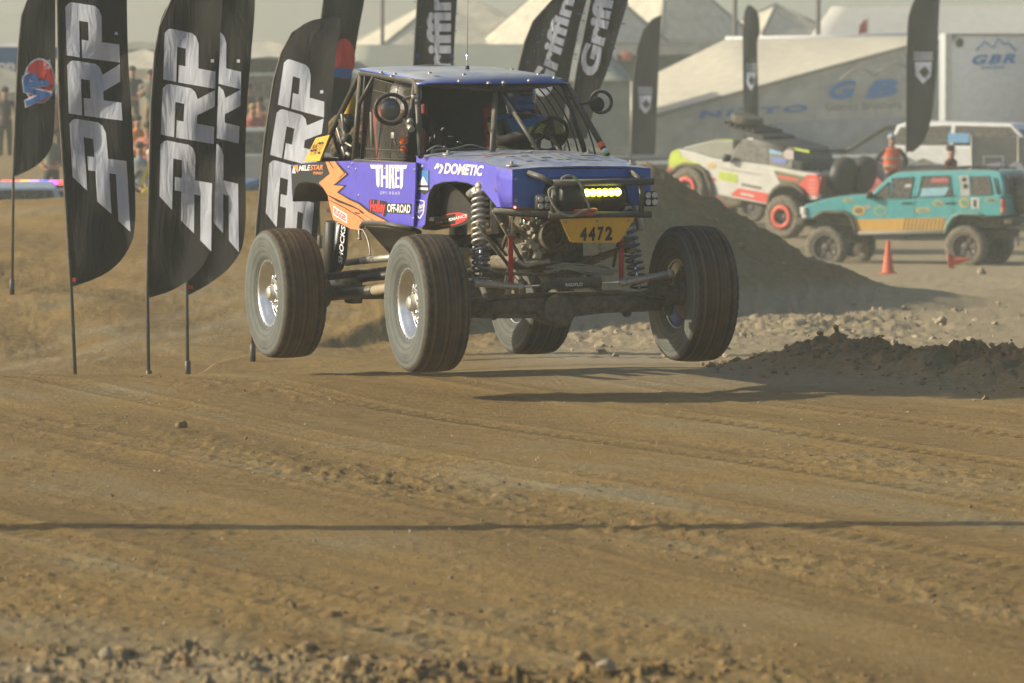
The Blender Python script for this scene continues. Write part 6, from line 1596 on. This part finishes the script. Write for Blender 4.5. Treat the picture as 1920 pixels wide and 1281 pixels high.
# generic road car
def gcar(px, Y, heading, label, colr, L_=4.6, Hh=1.5, name='parked_car', cat='car', z=None, bar=False, suv=False, group='cars parked in the paddock', dz=0):
    p = at(px, 300, Y); z = gz(p.x, Y) if z is None else z
    rg = Rig(Vector((p.x, Y, z + dz)), heading, 0, label, cat, name, group); k = L_ / 4.6; h = Hh / 1.5
    m_ = cm(colr, .35, .15, coat=.3)
    bodyp = [(2.25, .35), (2.3, .62), (2.15, .82), (1.1, .98), (-2.1, 1.02), (-2.28, .85), (-2.25, .35), (-1.85, .35), (-1.78, .62), (-1.4, .74), (-1.02, .62), (-.95, .3), (.95, .3), (1.02, .62), (1.4, .74), (1.78, .62), (1.85, .35)]
    cabp = [(1.15, .95), (.45, 1.46), (-.9, 1.50), (-1.5, 1.42), (-2.05, 1.0)] if not suv else [(1.15, .95), (.55, 1.46), (-1.8, 1.50), (-2.1, 1.42), (-2.2, 1.0)]
    w_ = .9
    mb = MB(); a = [Vector((x * k, w_, zz * h)) for x, zz in bodyp]; mb.loft(a, [mir(q) for q in a]); bd = mb.build('body', m_, rg.root, bevel=.03)
    def yy(zz): return w_ - .03 - .2 * max(0, zz - .95) / .5
    mb = MB(); a = [Vector((x * k, yy(zz), zz * h)) for x, zz in cabp]; mb.loft(a, [mir(q) for q in a]); cb_ = mb.build('cabin', m_, rg.root, bevel=.03)
    for sg in (1, -1):
        x1 = cabp[1][0]; x2 = cabp[-2][0]; xm = (x1 + x2) / 2
        for pts in ([(cabp[0][0] - .15, 1.02), (x1 - .02, 1.40), (xm + .04, 1.42), (xm + .04, 1.02)], [(xm - .06, 1.02), (xm - .06, 1.42), (x2 + .1, 1.38), (x2 - .1 if suv else x2 - .15, 1.02)]):
            mb = MB(); a = [Vector((x * k, (yy(zz) + .004) * sg, zz * h)) for x, zz in pts]; mb.prism(a, (0, .008 * sg, 0)); mb.build('window', M['carglass'], rg.root)
        for xw in (1.4, -1.4): simple_wheel(rg.root, Vector((xw * k, .8 * sg, .36 * h)), .36 * h, .22, M['darkrim'], sg)
        mb = MB(); mb.box((2.24 * k, .66 * sg, .7 * h), (.1, .36, .14), bev=.03); mb.build('headlight', M['lens'], rg.root)
        mb = MB(); mb.box((-2.24 * k, .7 * sg, .8 * h), (.1, .3, .18), bev=.03); mb.build('tail_lamp', cm((.45, .03, .03), .4), rg.root)
    for a_, b_ in ((0, 1), (-1, -2)):
        (xa, za), (xb, zb_) = cabp[a_], cabp[b_]
        o_ = .012 if a_ == 0 else -.012
        q = [Vector((xa * k * .985 + o_, -.7, za * h + .05)), Vector((xa * k * .985 + o_, .7, za * h + .05)), Vector((xb * k + o_ * 1.5, .6, zb_ * h - .04)), Vector((xb * k + o_ * 1.5, -.6, zb_ * h - .04))]
        mb = MB(); mb.prism(q, (o_, 0, 0)); mb.build('windscreen', M['carglass'], rg.root)
    mb = MB(); mb.box((0, 0, .32 * h), (4.2 * k, 1.5, .2)); mb.build('underbody', M['underbody'], rg.root)
    if bar:
        bb = MB(); bb.box((-.1, 0, 1.53 * h), (.25, 1.25, .05), bev=.01); lb_ = bb.build('light_bar', M['black'], rg.root)
        for i_, cc in enumerate(((1, .04, .02), (1, .1, .03), (1, .45, .03), (.7, .3, .9), (.05, .08, 1), (.5, .1, .8), (1, .05, .04), (1, .04, .02))):
            mb = MB(); mb.box((-.1, -.56 + i_ * .16, 1.59 * h), (.22, .15, .08), bev=.01); mb.build('beacon', mat('beacon_%d' % i_, (.5, .3, .3), .3, emit=cc, estr=2.6), lb_)
    return rg
gcar(8, 97, 100, 'pale blue and white pickup at the far left edge behind the mound crest', (.40, .50, .60), 5.0, 1.75, suv=True, z=-1.55)
gcar(72, 96.5, -88, 'dark patrol car with a lit red and blue light bar left of the biggest banner', (.05, .055, .05), 4.8, 1.6, bar=True, z=-1.55)
gcar(478, 100, 60, 'blue car with red tail lamps between the second big banner and the pointed banner', (.06, .16, .32), 4.5, 1.5, z=-1.35)
gcar(470, 112, 180, 'silver car behind the blue car beside the pointed banner', (.42, .45, .45), 4.6, 1.6, suv=True, z=-.75)
gcar(500, 128, 175, 'dusty grey van under the canopy with the green logo', (.22, .24, .24), 4.8, 1.9, suv=True)
gcar(1165, 150, 184, 'dark grey car seen through the cab window side, left of the pale pickup', (.10, .11, .11), 4.6, 1.7, suv=True, z=-2.25)
gcar(1228, 142, 178, 'low silver car behind the crest of the shaded mound', (.40, .41, .38), 4.6, 1.45, z=-1.95)
gcar(1585, 140, 176, 'silver car between the climbing truck and the person in the orange vest', (.45, .46, .44), 4.8, 1.45, z=-1.75)
gcar(1540, 133, 150, 'red car hidden behind the spare wheels of the climbing truck', (.40, .06, .06), 4.6, 1.45, z=-1.75)
gcar(1690, 138, 182, 'black car behind the person in the orange vest', (.03, .03, .032), 4.6, 1.3, z=-1.8)
sv = gcar(1868, 141, -24, 'tall white sport utility car with a blue window sticker at the right edge', (.82, .83, .82), 5.2, 1.85, suv=True, z=-1.36, cat='car')
mb = MB(); q = sv.Y(1799, 259, -.80); mb.box((q.x, -.86, q.z), (.55, .02, .24), Matrix.Rotation(R(-14), 3, 'X')); mb.build('window_decal', cm((.12, .34, .60), .6), sv.root)
# cones and litter
def cone(px, py, Y, label, lying=False):
    p = at(px, py, Y); z = gz(p.x, Y); rt = empty('traffic_cone', (p.x, Y, z), label, 'traffic cone', 'traffic cones')
    mb = MB(); mb.lathe([(.19, .03), (.17, .05), (.05, .68), (.035, .70), (.02, .70)], (0, 0, 0), (0, 0, 1), 24, cap1=True); mb.build('cone_body', M['orangecone'], rt)
    mb = MB(); mb.box((0, 0, .015), (.5, .5, .035), bev=.01); mb.build('cone_base', M['orangecone'], rt)
    rt.scale = (.68, .68, .92)
    if lying: rt.rotation_euler = (R(82), R(10), R(62)); rt.location.z += .22; rt.scale = (.55, .55, .55)
cone(1665, 516, 107.5, 'upright orange traffic cone in front of the teal wagon')
cone(1782, 507, 109.0, 'knocked-over orange traffic cone by the rear wheel of the teal wagon', True)
stone(1842, 508, .10, .09, 107.0, M['stone'], 'pale block of rubble on the sand right of the fallen cone', 'stone', 15)

# fence banner at the right edge
p0 = at(1822, 340, 128); rt = empty('fence_banner', (p0.x, 128, gz(p0.x, 128)), 'grey mesh fence banner with big white letters at the right edge', 'banner')
def fl_(px, py, o=0): return at(px, py, 128 - o) - rt.location
gz_ = -.0
mb = MB(); mb.prism([fl_(1822, 258), fl_(2060, 256), fl_(2060, 420), fl_(1822, 424)], (0, .01, 0)); pn_ = mb.build('mesh_panel', cm((.34, .34, .31), .9, .3), rt)
mb = MB(); text_on(mb, 'OR', [fl_(1888, 348, .03), fl_(1950, 348, .03), fl_(1950, 303, .03), fl_(1888, 303, .03)], bold=.06); mb.build('lettering', M['white'], pn_, fix=False)
mb = MB(); 
for q in ([(1843, 292), (1882, 292), (1882, 295), (1843, 295)], [(1843, 295), (1846, 295), (1846, 330), (1843, 330)], [(1879, 295), (1882, 295), (1882, 330), (1879, 330)], [(1849, 308), (1876, 304), (1877, 330), (1849, 330)]): mb.add([fl_(x, y, .03) for x, y in q], [(0, 1, 2, 3)])
mb.build('square_logo', M['white'], pn_, fix=False)
for x in (1822, 1910, 2000): mb = MB(); a = fl_(x, 254); mb.tube([a, Vector((a.x, a.y, -.05))], .03, 8); mb.build('fence_post', M['steel'], rt)

# people
person(1672, 131, 'person in an orange safety vest and pale cap beyond the teal wagon', (.03, .03, .035), (.03, .03, .04), k=1, rot=10, z=-1.55, vest=(.85, .14, .04), cap=(.35, .42, .48), sc_=1.08)
person(1783, 122.5, 'dark-haired person in black and red behind the roof of the teal wagon', (.09, .02, .02), (.03, .03, .03), k=0, rot=60, z=-1.5, hair=(.01, .01, .01))
ppl = [
 (249, 136, 'bearded-looking figure in dark clothes standing tallest between the two big banners', (.05, .055, .055), (.09, .09, .08), 1, 5, .12, None),
 (283, 134, 'person in grey-green top and khaki trousers between the two big banners', (.12, .15, .14), (.26, .20, .12), 2, -10, .05, None),
 (258, 116, 'person with an orange shirt lower down between the two big banners', (.62, .22, .04), (.05, .05, .05), 0, 20, -.75, None),
 (277, 113, 'person with a salmon pink shirt beside the orange shirt between the banners', (.50, .16, .11), (.06, .06, .07), 2, -20, -.85, None),
 (262, 108, 'person in a pale blue top in the lowest row between the banners', (.25, .32, .34), (.04, .04, .04), 0, 0, -1.15, None),
 (283, 106, 'person in a white cap sitting low beside the yellow mat', (.06, .06, .06), (.05, .05, .05), 1, 0, -1.25, (.6, .6, .55)),
 (247, 118, 'person in a dark green jacket at the edge of the biggest banner', (.06, .09, .06), (.04, .04, .04), 0, 15, -.8, None),
 (104, 124, 'person in a white cap and reddish shirt peeping out right of the round-emblem banner', (.30, .10, .07), (.05, .05, .05), 0, 0, -.35, (.6, .6, .55)),
 (10, 128, 'person in black standing at the far left edge under the pale canopy', (.03, .03, .03), (.03, .03, .03), 0, 0, -.3, None),
 (96, 112, 'person in a grey hoodie behind the patrol car', (.14, .15, .14), (.04, .04, .04), 1, 0, -.95, None),
 (474, 118, 'person in a red shirt above the silver car by the pointed banner', (.45, .12, .10), (.05, .05, .05), 0, 10, -.55, (.4, .25, .12)),
 (487, 122, 'person in a faded orange top next to the pointed banner pole', (.40, .20, .12), (.08, .08, .08), 2, -15, -.45, None),
 (466, 126, 'person in a dark jacket next to the second banner pair', (.05, .06, .06), (.05, .05, .05), 1, 0, -.2, None),
]
for px, Y, lab, tc_, bc_, k, ro, z, cap in ppl: person(px, Y, lab.replace('bearded-looking figure', 'bald person'), tc_, bc_, k=k, rot=ro, z=z, cap=cap, group='spectators behind the mound')
# yellow mat and leaning yellow board between the banners
p = at(268, 356, 92); rt = empty('yellow_barrier', (p.x, 92, p.z - .1), 'bright yellow plastic barrier lying behind the crest between the two big banners', 'barrier')
mb = MB(); mb.prism([(-.16, 0, -.15), (.16, 0, -.15), (.16, 0, .15), (.02, 0, .12), (-.05, 0, .02), (-.16, 0, .07)], (0, .3, 0)); mb.build('barrier_block', cm((.75, .62, .02), .5), rt, bevel=.015)
p = at(275, 325, 93); rt = empty('yellow_tape_board', (p.x, 93, p.z), 'narrow leaning strip of yellow chequered tape above the yellow barrier', 'tape')
mb = MB(); mb.prism([(-.13, 0, -.2), (-.07, 0, -.2), (.08, 0, .18), (.02, 0, .18)], (0, .02, 0)); mb.build('strip', cm((.55, .5, .05), .7), rt)

# ------------------------------------------------------------------ tents, trailers, canopies
def canvas(name, c, tr=.3): return cloth_mat(name, c, tr)
M['cream'] = canvas('cream_canvas', (.82, .77, .63)); M['canvasgrey'] = canvas('grey_canvas', (.42, .43, .36)); M['canvaswhite'] = canvas('white_canvas', (.72, .71, .65)); M['canvasdark'] = canvas('dark_canvas', (.07, .075, .06), .1); M['canvasgreen'] = cloth_mat('green_logo', (.10, .28, .06)); M['canvasblue'] = cloth_mat('blue_canvas', (.03, .13, .36))
def gridquad(mb, a, b_, c, d, n=10, sag=.0, m=0):
    V = []
    for i in range(n + 1):
        for j in range(n + 1):
            u, v = j / n, i / n; p = (a * (1 - u) + b_ * u) * (1 - v) + (d * (1 - u) + c * u) * v
            p = p - Vector((0, 0, sag * 16 * u * (1 - u) * v * (1 - v) * (1 + .5 * math.sin(9 * u + 5 * v)))); V.append(p)
    mb.add(V, [(i * (n + 1) + j, i * (n + 1) + j + 1, (i + 1) * (n + 1) + j + 1, (i + 1) * (n + 1) + j) for i in range(n) for j in range(n)], m, True)
def pyr_tent(px, hw_, y_eave, y_apex, Y, label, mname='cream', rot=20):
    c = at(px, y_eave, Y); apex = at(px, y_apex, Y); w_ = hw_ / ppm(Y); z0 = gz(c.x, Y); rt = empty('peaked_tent', (c.x, Y, z0), label, 'tent', 'big peaked tents of the paddock')
    ze = c.z - z0; za = apex.z - z0; cs = [Vector((w_ * sx_, w_ * sy_, ze)) for sx_, sy_ in ((-1, -1), (1, -1), (1, 1), (-1, 1))]; Rz = Matrix.Rotation(R(rot), 3, 'Z'); cs = [Rz @ p for p in cs]; A = Vector((0, 0, za))
    mb = MB()
    for i in range(4):
        a, b_ = cs[i], cs[(i + 1) % 4]; gridquad(mb, a, b_, A, A, 10, .10)
    mb.build('roof', M[mname], rt)
    for i in range(4):
        a, b_ = cs[i], cs[(i + 1) % 4]; mb = MB(); mb.prism([a, b_, Vector((b_.x, b_.y, 0)), Vector((a.x, a.y, 0))], (0, .02, 0)); mb.build('side_wall', M[mname], rt)
        mb = MB(); mb.tube([a, A], .06, 6); mb.build('seam_rope', M['rope'], rt)
pyr_tent(850, 165, 84, -22, 215, 'peaked cream tent whose roof rises behind the straight lettered banner', rot=12)
pyr_tent(1075, 130, 84, -75, 212, 'steep cream tent behind the pair of crossed banners', rot=38)
pyr_tent(1250, 120, 72, -70, 222, 'cream tent just right of the crossed banners with its peak above the frame', rot=40)
pyr_tent(1455, 85, 64, 8, 228, 'low cream tent behind the trailer awning between the two light poles', rot=30)
# long pale roof behind the white trailer
def slab_roof(label, pts, mname, cat='tent', name='long_tent', legs=True, tz=.03, thick=.04, group=None, wall=None):
    P = [at(x, y, Y) for x, y, Y in pts]; c = sum(P, Vector()) / len(P); z0 = gz(c.x, c.y); rt = empty(name, (c.x, c.y, z0), label, cat, group)
    Q = [p - rt.location for p in P]
    mb = MB(); gridquad(mb, Q[0], Q[1], Q[2], Q[3], 14, .05); o = mb.build('roof', M[mname], rt); md = o.modifiers.new('solid', 'SOLIDIFY'); md.thickness = thick
    for q in Q: mb = MB(); mb.tube([q - Vector((0, 0, .03)), Vector((q.x, q.y, -.1))], .05, 6); mb.build('leg', M['steel'], rt)
    if wall:
        a, b_ = Q[2], Q[3]; mb = MB(); mb.prism([a + Vector((0, .1, -.02)), b_ + Vector((0, .1, -.02)), Vector((b_.x, b_.y + .1, 0)), Vector((a.x, a.y + .1, 0))], (0, .03, 0)); mb.build('wall', M[wall], rt)
    return rt, Q
slab_roof('long pale marquee roof behind the white trailer at the top right', [(1560, 12, 235), (1990, 6, 235), (1990, 66, 215), (1520, 66, 215)], 'canvaswhite', name='marquee', wall='canvaswhite')
slab_roof('wide dusty grey-green canopy behind the buggy roof', [(665, 84, 172), (1130, 82, 172), (1185, 150, 150), (640, 160, 150)], 'canvasgrey', name='wide_canopy', wall='canvasgrey')
# awning tent with lettering
WL = 170.0
c0 = at(1440, 290, WL); z0 = gz(c0.x, WL); rt = empty('awning_tent', (c0.x, WL, z0), 'long cream race-team awning tent with blue lettering on its shaded wall', 'tent')
def wl(px, py, o=0): return at(px, py, WL - o) - rt.location
A1 = at(1360, 74, 186) - rt.location; A2 = at(1772, 66, 186) - rt.location
ev = [wl(1128, 262), wl(1230, 216), wl(1400, 169), wl(1560, 125), wl(1705, 86), wl(1772, 76)]
rd = [at(1128, 186, 178) - rt.location, at(1225, 140, 182) - rt.location, A1, A1.lerp(A2, .35), A1.lerp(A2, .7), A2]
mb = MB(); 
for i in range(5): gridquad(mb, ev[i], ev[i + 1], rd[i + 1], rd[i], 5, .03)
mb.build('roof', M['cream'], rt)
mb = MB(); mb.prism([e_ + Vector((0, .12, -.03)) for e_ in ev] + [Vector((ev[-1].x, ev[-1].y + .12, 0)), Vector((ev[0].x, ev[0].y + .12, 0))], (0, .03, 0)); aw = mb.build('side_wall', M['canvaswhite'], rt)
mb = MB(); mb.tube([e_ for e_ in ev], .05, 6); mb.build('eave_rail', M['rope'], rt)
mb = MB(); mb.tube([rd[2], rd[-1]], .09, 6); mb.build('ridge_rail', M['white'], rt)
mb = MB(); text_on(mb, 'NITTO', [wl(1310, 222), wl(1514, 209), wl(1516, 196), wl(1314, 208)], bold=.05, space=1.3, off=(0, -.0, 0)); mb.build('lettering', M['bluep'], aw, fix=False)
for ch, x0, x1 in (('G', 1552, 1606), ('B', 1622, 1684)): mb = MB(); text_on(mb, ch, [wl(x0, 188 - (x0 - 1552) * .05, .02), wl(x1, 187 - (x1 - 1552) * .05, .02), wl(x1, 150 - (x1 - 1552) * .03, .02), wl(x0 + 4, 155 - (x0 - 1552) * .03, .02)], bold=.05, shear=.2); mb.build('lettering', M['bluep'], aw, fix=False)
mb = MB(); text_on(mb, 'Gomez Brothers', [wl(1548, 208, .02), wl(1690, 203, .02), wl(1690, 189, .02), wl(1548, 193, .02)], bold=.01); mb.build('lettering', cm((.2, .2, .18), .8), aw, fix=False)
mb = MB(); mb.tube([wl(x, y, .04) for x, y in ((1575, 150), (1600, 130), (1612, 126), (1628, 134), (1640, 142), (1660, 125), (1680, 115), (1695, 122), (1700, 130))], .03, 5); mb.build('mountain_outline', cm((.3, .3, .28), .8), aw)
mb = MB(); mb.prism([wl(1440, 232, .1), wl(1700, 218, .1), wl(1700, 285, .1), wl(1480, 290, .1)], (0, .05, 0)); mb.build('lower_skirt', canvas('blue_grey_canvas', (.42, .45, .47), .2), rt)
mb = MB(); mb.tube([wl(1560, 300, .3), wl(1660, 240, .3), wl(1700, 236, .3)], .07, 6); mb.build('awning_brace', M['black'], rt)
# white box trailer
c0 = at(1850, 290, 166); z0 = gz(c0.x, 166); rt = empty('box_trailer', (c0.x + 2, 166, z0), 'white box trailer with blue GBR lettering at the top right edge', 'trailer')
tl = lambda px, py, o=0: at(px, py, 166 - o) - rt.location
a, b_ = tl(1773, 62), tl(2080, 60); mb = MB(); zt1 = a.z
mb.box(((a.x + b_.x) / 2, 1.25, zt1 / 2 + .3), (b_.x - a.x, 2.5, zt1 - .6), bev=.04); tb_ = mb.build('box', mat('trailer_white', (.52, .56, .60), .5, dust=.12), rt)
mb = MB(); mb.box((a.x + .08, -.03, zt1 / 2 + .3), (.18, .05, zt1 - .62)); mb.build('corner_post', mat('cream_trim', (.70, .68, .60), .5), rt)
mb = MB(); mb.box(((a.x + b_.x) / 2, -.03, zt1 - .05), (b_.x - a.x, .04, .06)); mb.build('top_rail', cm((.25, .16, .12), .7), rt)
mb = MB(); text_on(mb, 'GBR', [tl(1821, 122, .03), tl(1904, 119, .03), tl(1909, 100, .03), tl(1825, 103, .03)], bold=.05, shear=.15, space=1.25); mb.build('lettering', M['bluep'], tb_, fix=False)
mb = MB(); text_on(mb, 'RACING', [tl(1841, 130, .03), tl(1883, 129, .03), tl(1883, 123, .03), tl(1841, 124, .03)], bold=.04); mb.build('lettering', M['bluep'], tb_, fix=False)
mb = MB(); mb.tube([tl(x, y, .03) for x, y in ((1830, 95), (1846, 78), (1852, 82), (1862, 90), (1872, 72), (1884, 84), (1890, 80), (1905, 96))], .025, 5); mb.build('mountain_outline', M['bluep'], tb_)
mb = MB(); mb.ball(tl(1799, 80, .05), .12, 12, 0, (1, .3, 1.2)); mb.build('side_lamp', M['black'], rt)
for x in (a.x + 3.2, a.x + 4.2): simple_wheel(rt, Vector((x, .15, .45)), .45, .3, M['darkrim'], -1)
# pop-up canopies on the left
def popup(px, Y, hw_, y_eave, y_peak, label, mname, valance=None, logo=None):
    c = at(px, y_eave, Y); z0 = gz(c.x, Y); w_ = hw_ / ppm(Y); rt = empty('popup_canopy', (c.x, Y, z0), label, 'canopy', 'pop-up canopies of the paddock'); ze = c.z - z0; zp = at(px, y_peak, Y).z - z0
    cs = [Vector((w_ * a, w_ * b_, ze)) for a, b_ in ((-1, -1), (1, -1), (1, 1), (-1, 1))]; A = Vector((0, 0, zp)); mb = MB()
    for i in range(4): gridquad(mb, cs[i], cs[(i + 1) % 4], A, A, 6, .03)
    mb.build('roof', M[mname], rt)
    for i in range(4):
        a, b_ = cs[i], cs[(i + 1) % 4]; mb = MB(); mb.prism([a, b_, b_ - Vector((0, 0, .28)), a - Vector((0, 0, .28))], (0, .01, 0)); mb.build('valance', M[valance or mname], rt)
        mb = MB(); mb.tube([a, Vector((a.x, a.y, -.1))], .03, 6); mb.build('leg', M['steel'], rt)
    if logo:
        (x0, y0, x1, y1), mm_ = logo
        f_ = lambda x, y: at(x, y, Y - w_ - .04) - rt.location
        mb = MB(); mb.prism([f_(x0 - 70, y0 - 22), f_(x1 + 70, y0 - 22), f_(x1 + 70, y1 + 22), f_(x0 - 70, y1 + 22)], (0, .02, 0)); bk = mb.build('back_wall', M['canvasdark'] if mm_ == 'canvasgreen' else M['canvasblue'], rt)
        mb = MB(); text_on(mb, 'EBC' if mm_ == 'canvasgreen' else 'Action', [f_(x0, y1) - Vector((0, .03, 0)), f_(x1, y1) - Vector((0, .03, 0)), f_(x1, y0) - Vector((0, .03, 0)), f_(x0, y0) - Vector((0, .03, 0))], bold=.05); mb.build('lettering', M[mm_], bk, fix=False)
popup(12, 150, 120, 88, 80, 'pale canopy with a blue back wall at the far left edge', 'canvaswhite', 'canvasblue', ((-60, 112, 28, 132), 'white'))
popup(10, 138, 130, 172, 128, 'pale green-grey canopy at the far left edge below the blue wall', 'canvasgrey')
popup(262, 158, 150, 92, 78, 'upper pale canopy between the two big banners', 'canvasgrey')
popup(270, 148, 120, 128, 92, 'lower cream canopy between the two big banners', 'cream')
popup(500, 160, 150, 108, 76, 'cream-edged canopy behind the pointed banner', 'cream')
popup(505, 146, 110, 118, 106, 'dark canopy with a green logo behind the pointed banner', 'canvasdark', None, ((462, 134, 512, 160), 'canvasgreen'))
popup(480, 139, 100, 208, 184, 'lower pale canopy behind the pointed banner', 'cream')
# dark equipment row behind the crossed banners
p = at(1180, 100, 195); rt = empty('equipment_truck', (p.x, 195, gz(p.x, 195)), 'dark flatbed truck with crates behind the awning tent roof', 'truck'); e0 = at(1130, 92, 195) - rt.location; e1 = at(1300, 80, 195) - rt.location
mb = MB(); mb.box(((e0.x + e1.x) / 2, 0, e0.z / 2 + .2), (e1.x - e0.x, 2.4, e0.z - .8), bev=.05); mb.build('bed', M['canvasdark'], rt)
mb = MB(); mb.box(((e0.x + e1.x) / 2, -.6, e1.z - .04), (e1.x - e0.x, 1.0, .12)); mb.build('top_rack', M['steel'], rt)
for x_, c_ in ((e0.x + .8, (.5, .1, .03)), (e0.x + 1.6, (.6, .6, .58)), (e0.x + .3, (.6, .6, .58))): mb = MB(); mb.box((x_, -1.3, e0.z - .25), (.35, .3, .3), bev=.05); mb.build('load_box', cm(c_, .6), rt)
# light poles, small flag
def lpole(px, Y, ytop, label, cat='light pole', r=.10):
    c = at(px, 60, Y); z0 = gz(c.x, Y); zt2 = 8.2; rt = empty('light_pole', (c.x, Y, z0), label, cat); mb = MB(); mb.tube([(0, 0, -.1), (0, 0, zt2)], [r, r * .8], 10); mb.build('mast', cm((.10, .10, .09), .7), rt)
    mb = MB(); mb.box((0, 0, zt2 + .05), (1.2, .2, .14), bev=.03); mb.build('lamp_head', M['black'], rt)
lpole(1378, 205, 0, 'tall pole standing left of the low cream tent'); lpole(1534, 205, 0, 'tall pole standing right of the low cream tent'); lpole(717, 190, 0, 'thin mast standing before the leftmost peaked tent', r=.07)
p = at(1612, 62, 200); rt = empty('small_flag', (p.x, 200, gz(p.x, 200)), 'small faded red feather flag above the awning tent', 'flag')
f_ = lambda x, y: at(x, y, 200) - rt.location
mb = MB(); mb.prism([f_(1610, 64), f_(1612, 48), f_(1620, 38), f_(1628, 35), f_(1626, 62)], (0, .02, 0)); mb.build('cloth', M['flagred'], rt)
mb = MB(); a = f_(1627, 34); mb.tube([a, Vector((a.x, a.y, 0))], .03, 6); mb.build('pole', M['steel'], rt)
# far ridge
mb = MB(); V = []; Fc = []
n = 160
for i in range(n + 1):
    x = -300 + 600 * i / n; h_ = 2.5 + 2.2 * float(fbm(np.array([x * .012]), np.array([2.0]), 4)[0]) + 3.2 * math.exp(-((x + 27) / 34.0) ** 2)
    V += [(x, 780, -2), (x, 800, max(1.0, h_) * .9 + 2.4), (x, 830, -2)]
for i in range(n): Fc += [(3 * i, 3 * i + 3, 3 * i + 4, 3 * i + 1), (3 * i + 1, 3 * i + 4, 3 * i + 5, 3 * i + 2)]
mb.add(V, Fc, 0, True); mb.build('distant_hills', cm((.12, .10, .07), .95), None, kind='structure')

# ------------------------------------------------------------------ dust haze
m = bpy.data.materials.new('haze'); m.use_nodes = True; n = m.node_tree; n.nodes.clear()
vo = n.nodes.new('ShaderNodeVolumePrincipled'); vo.inputs['Color'].default_value = (0.90, 0.96, 0.90, 1); vo.inputs['Density'].default_value = .0013; vo.inputs['Anisotropy'].default_value = .2
oo = n.nodes.new('ShaderNodeOutputMaterial'); n.links.new(vo.outputs[0], oo.inputs['Volume'])
mb = MB(); mb.box((0, 455, 5.5), (1060, 950, 20)); mb.build('haze', m, None, kind='stuff')
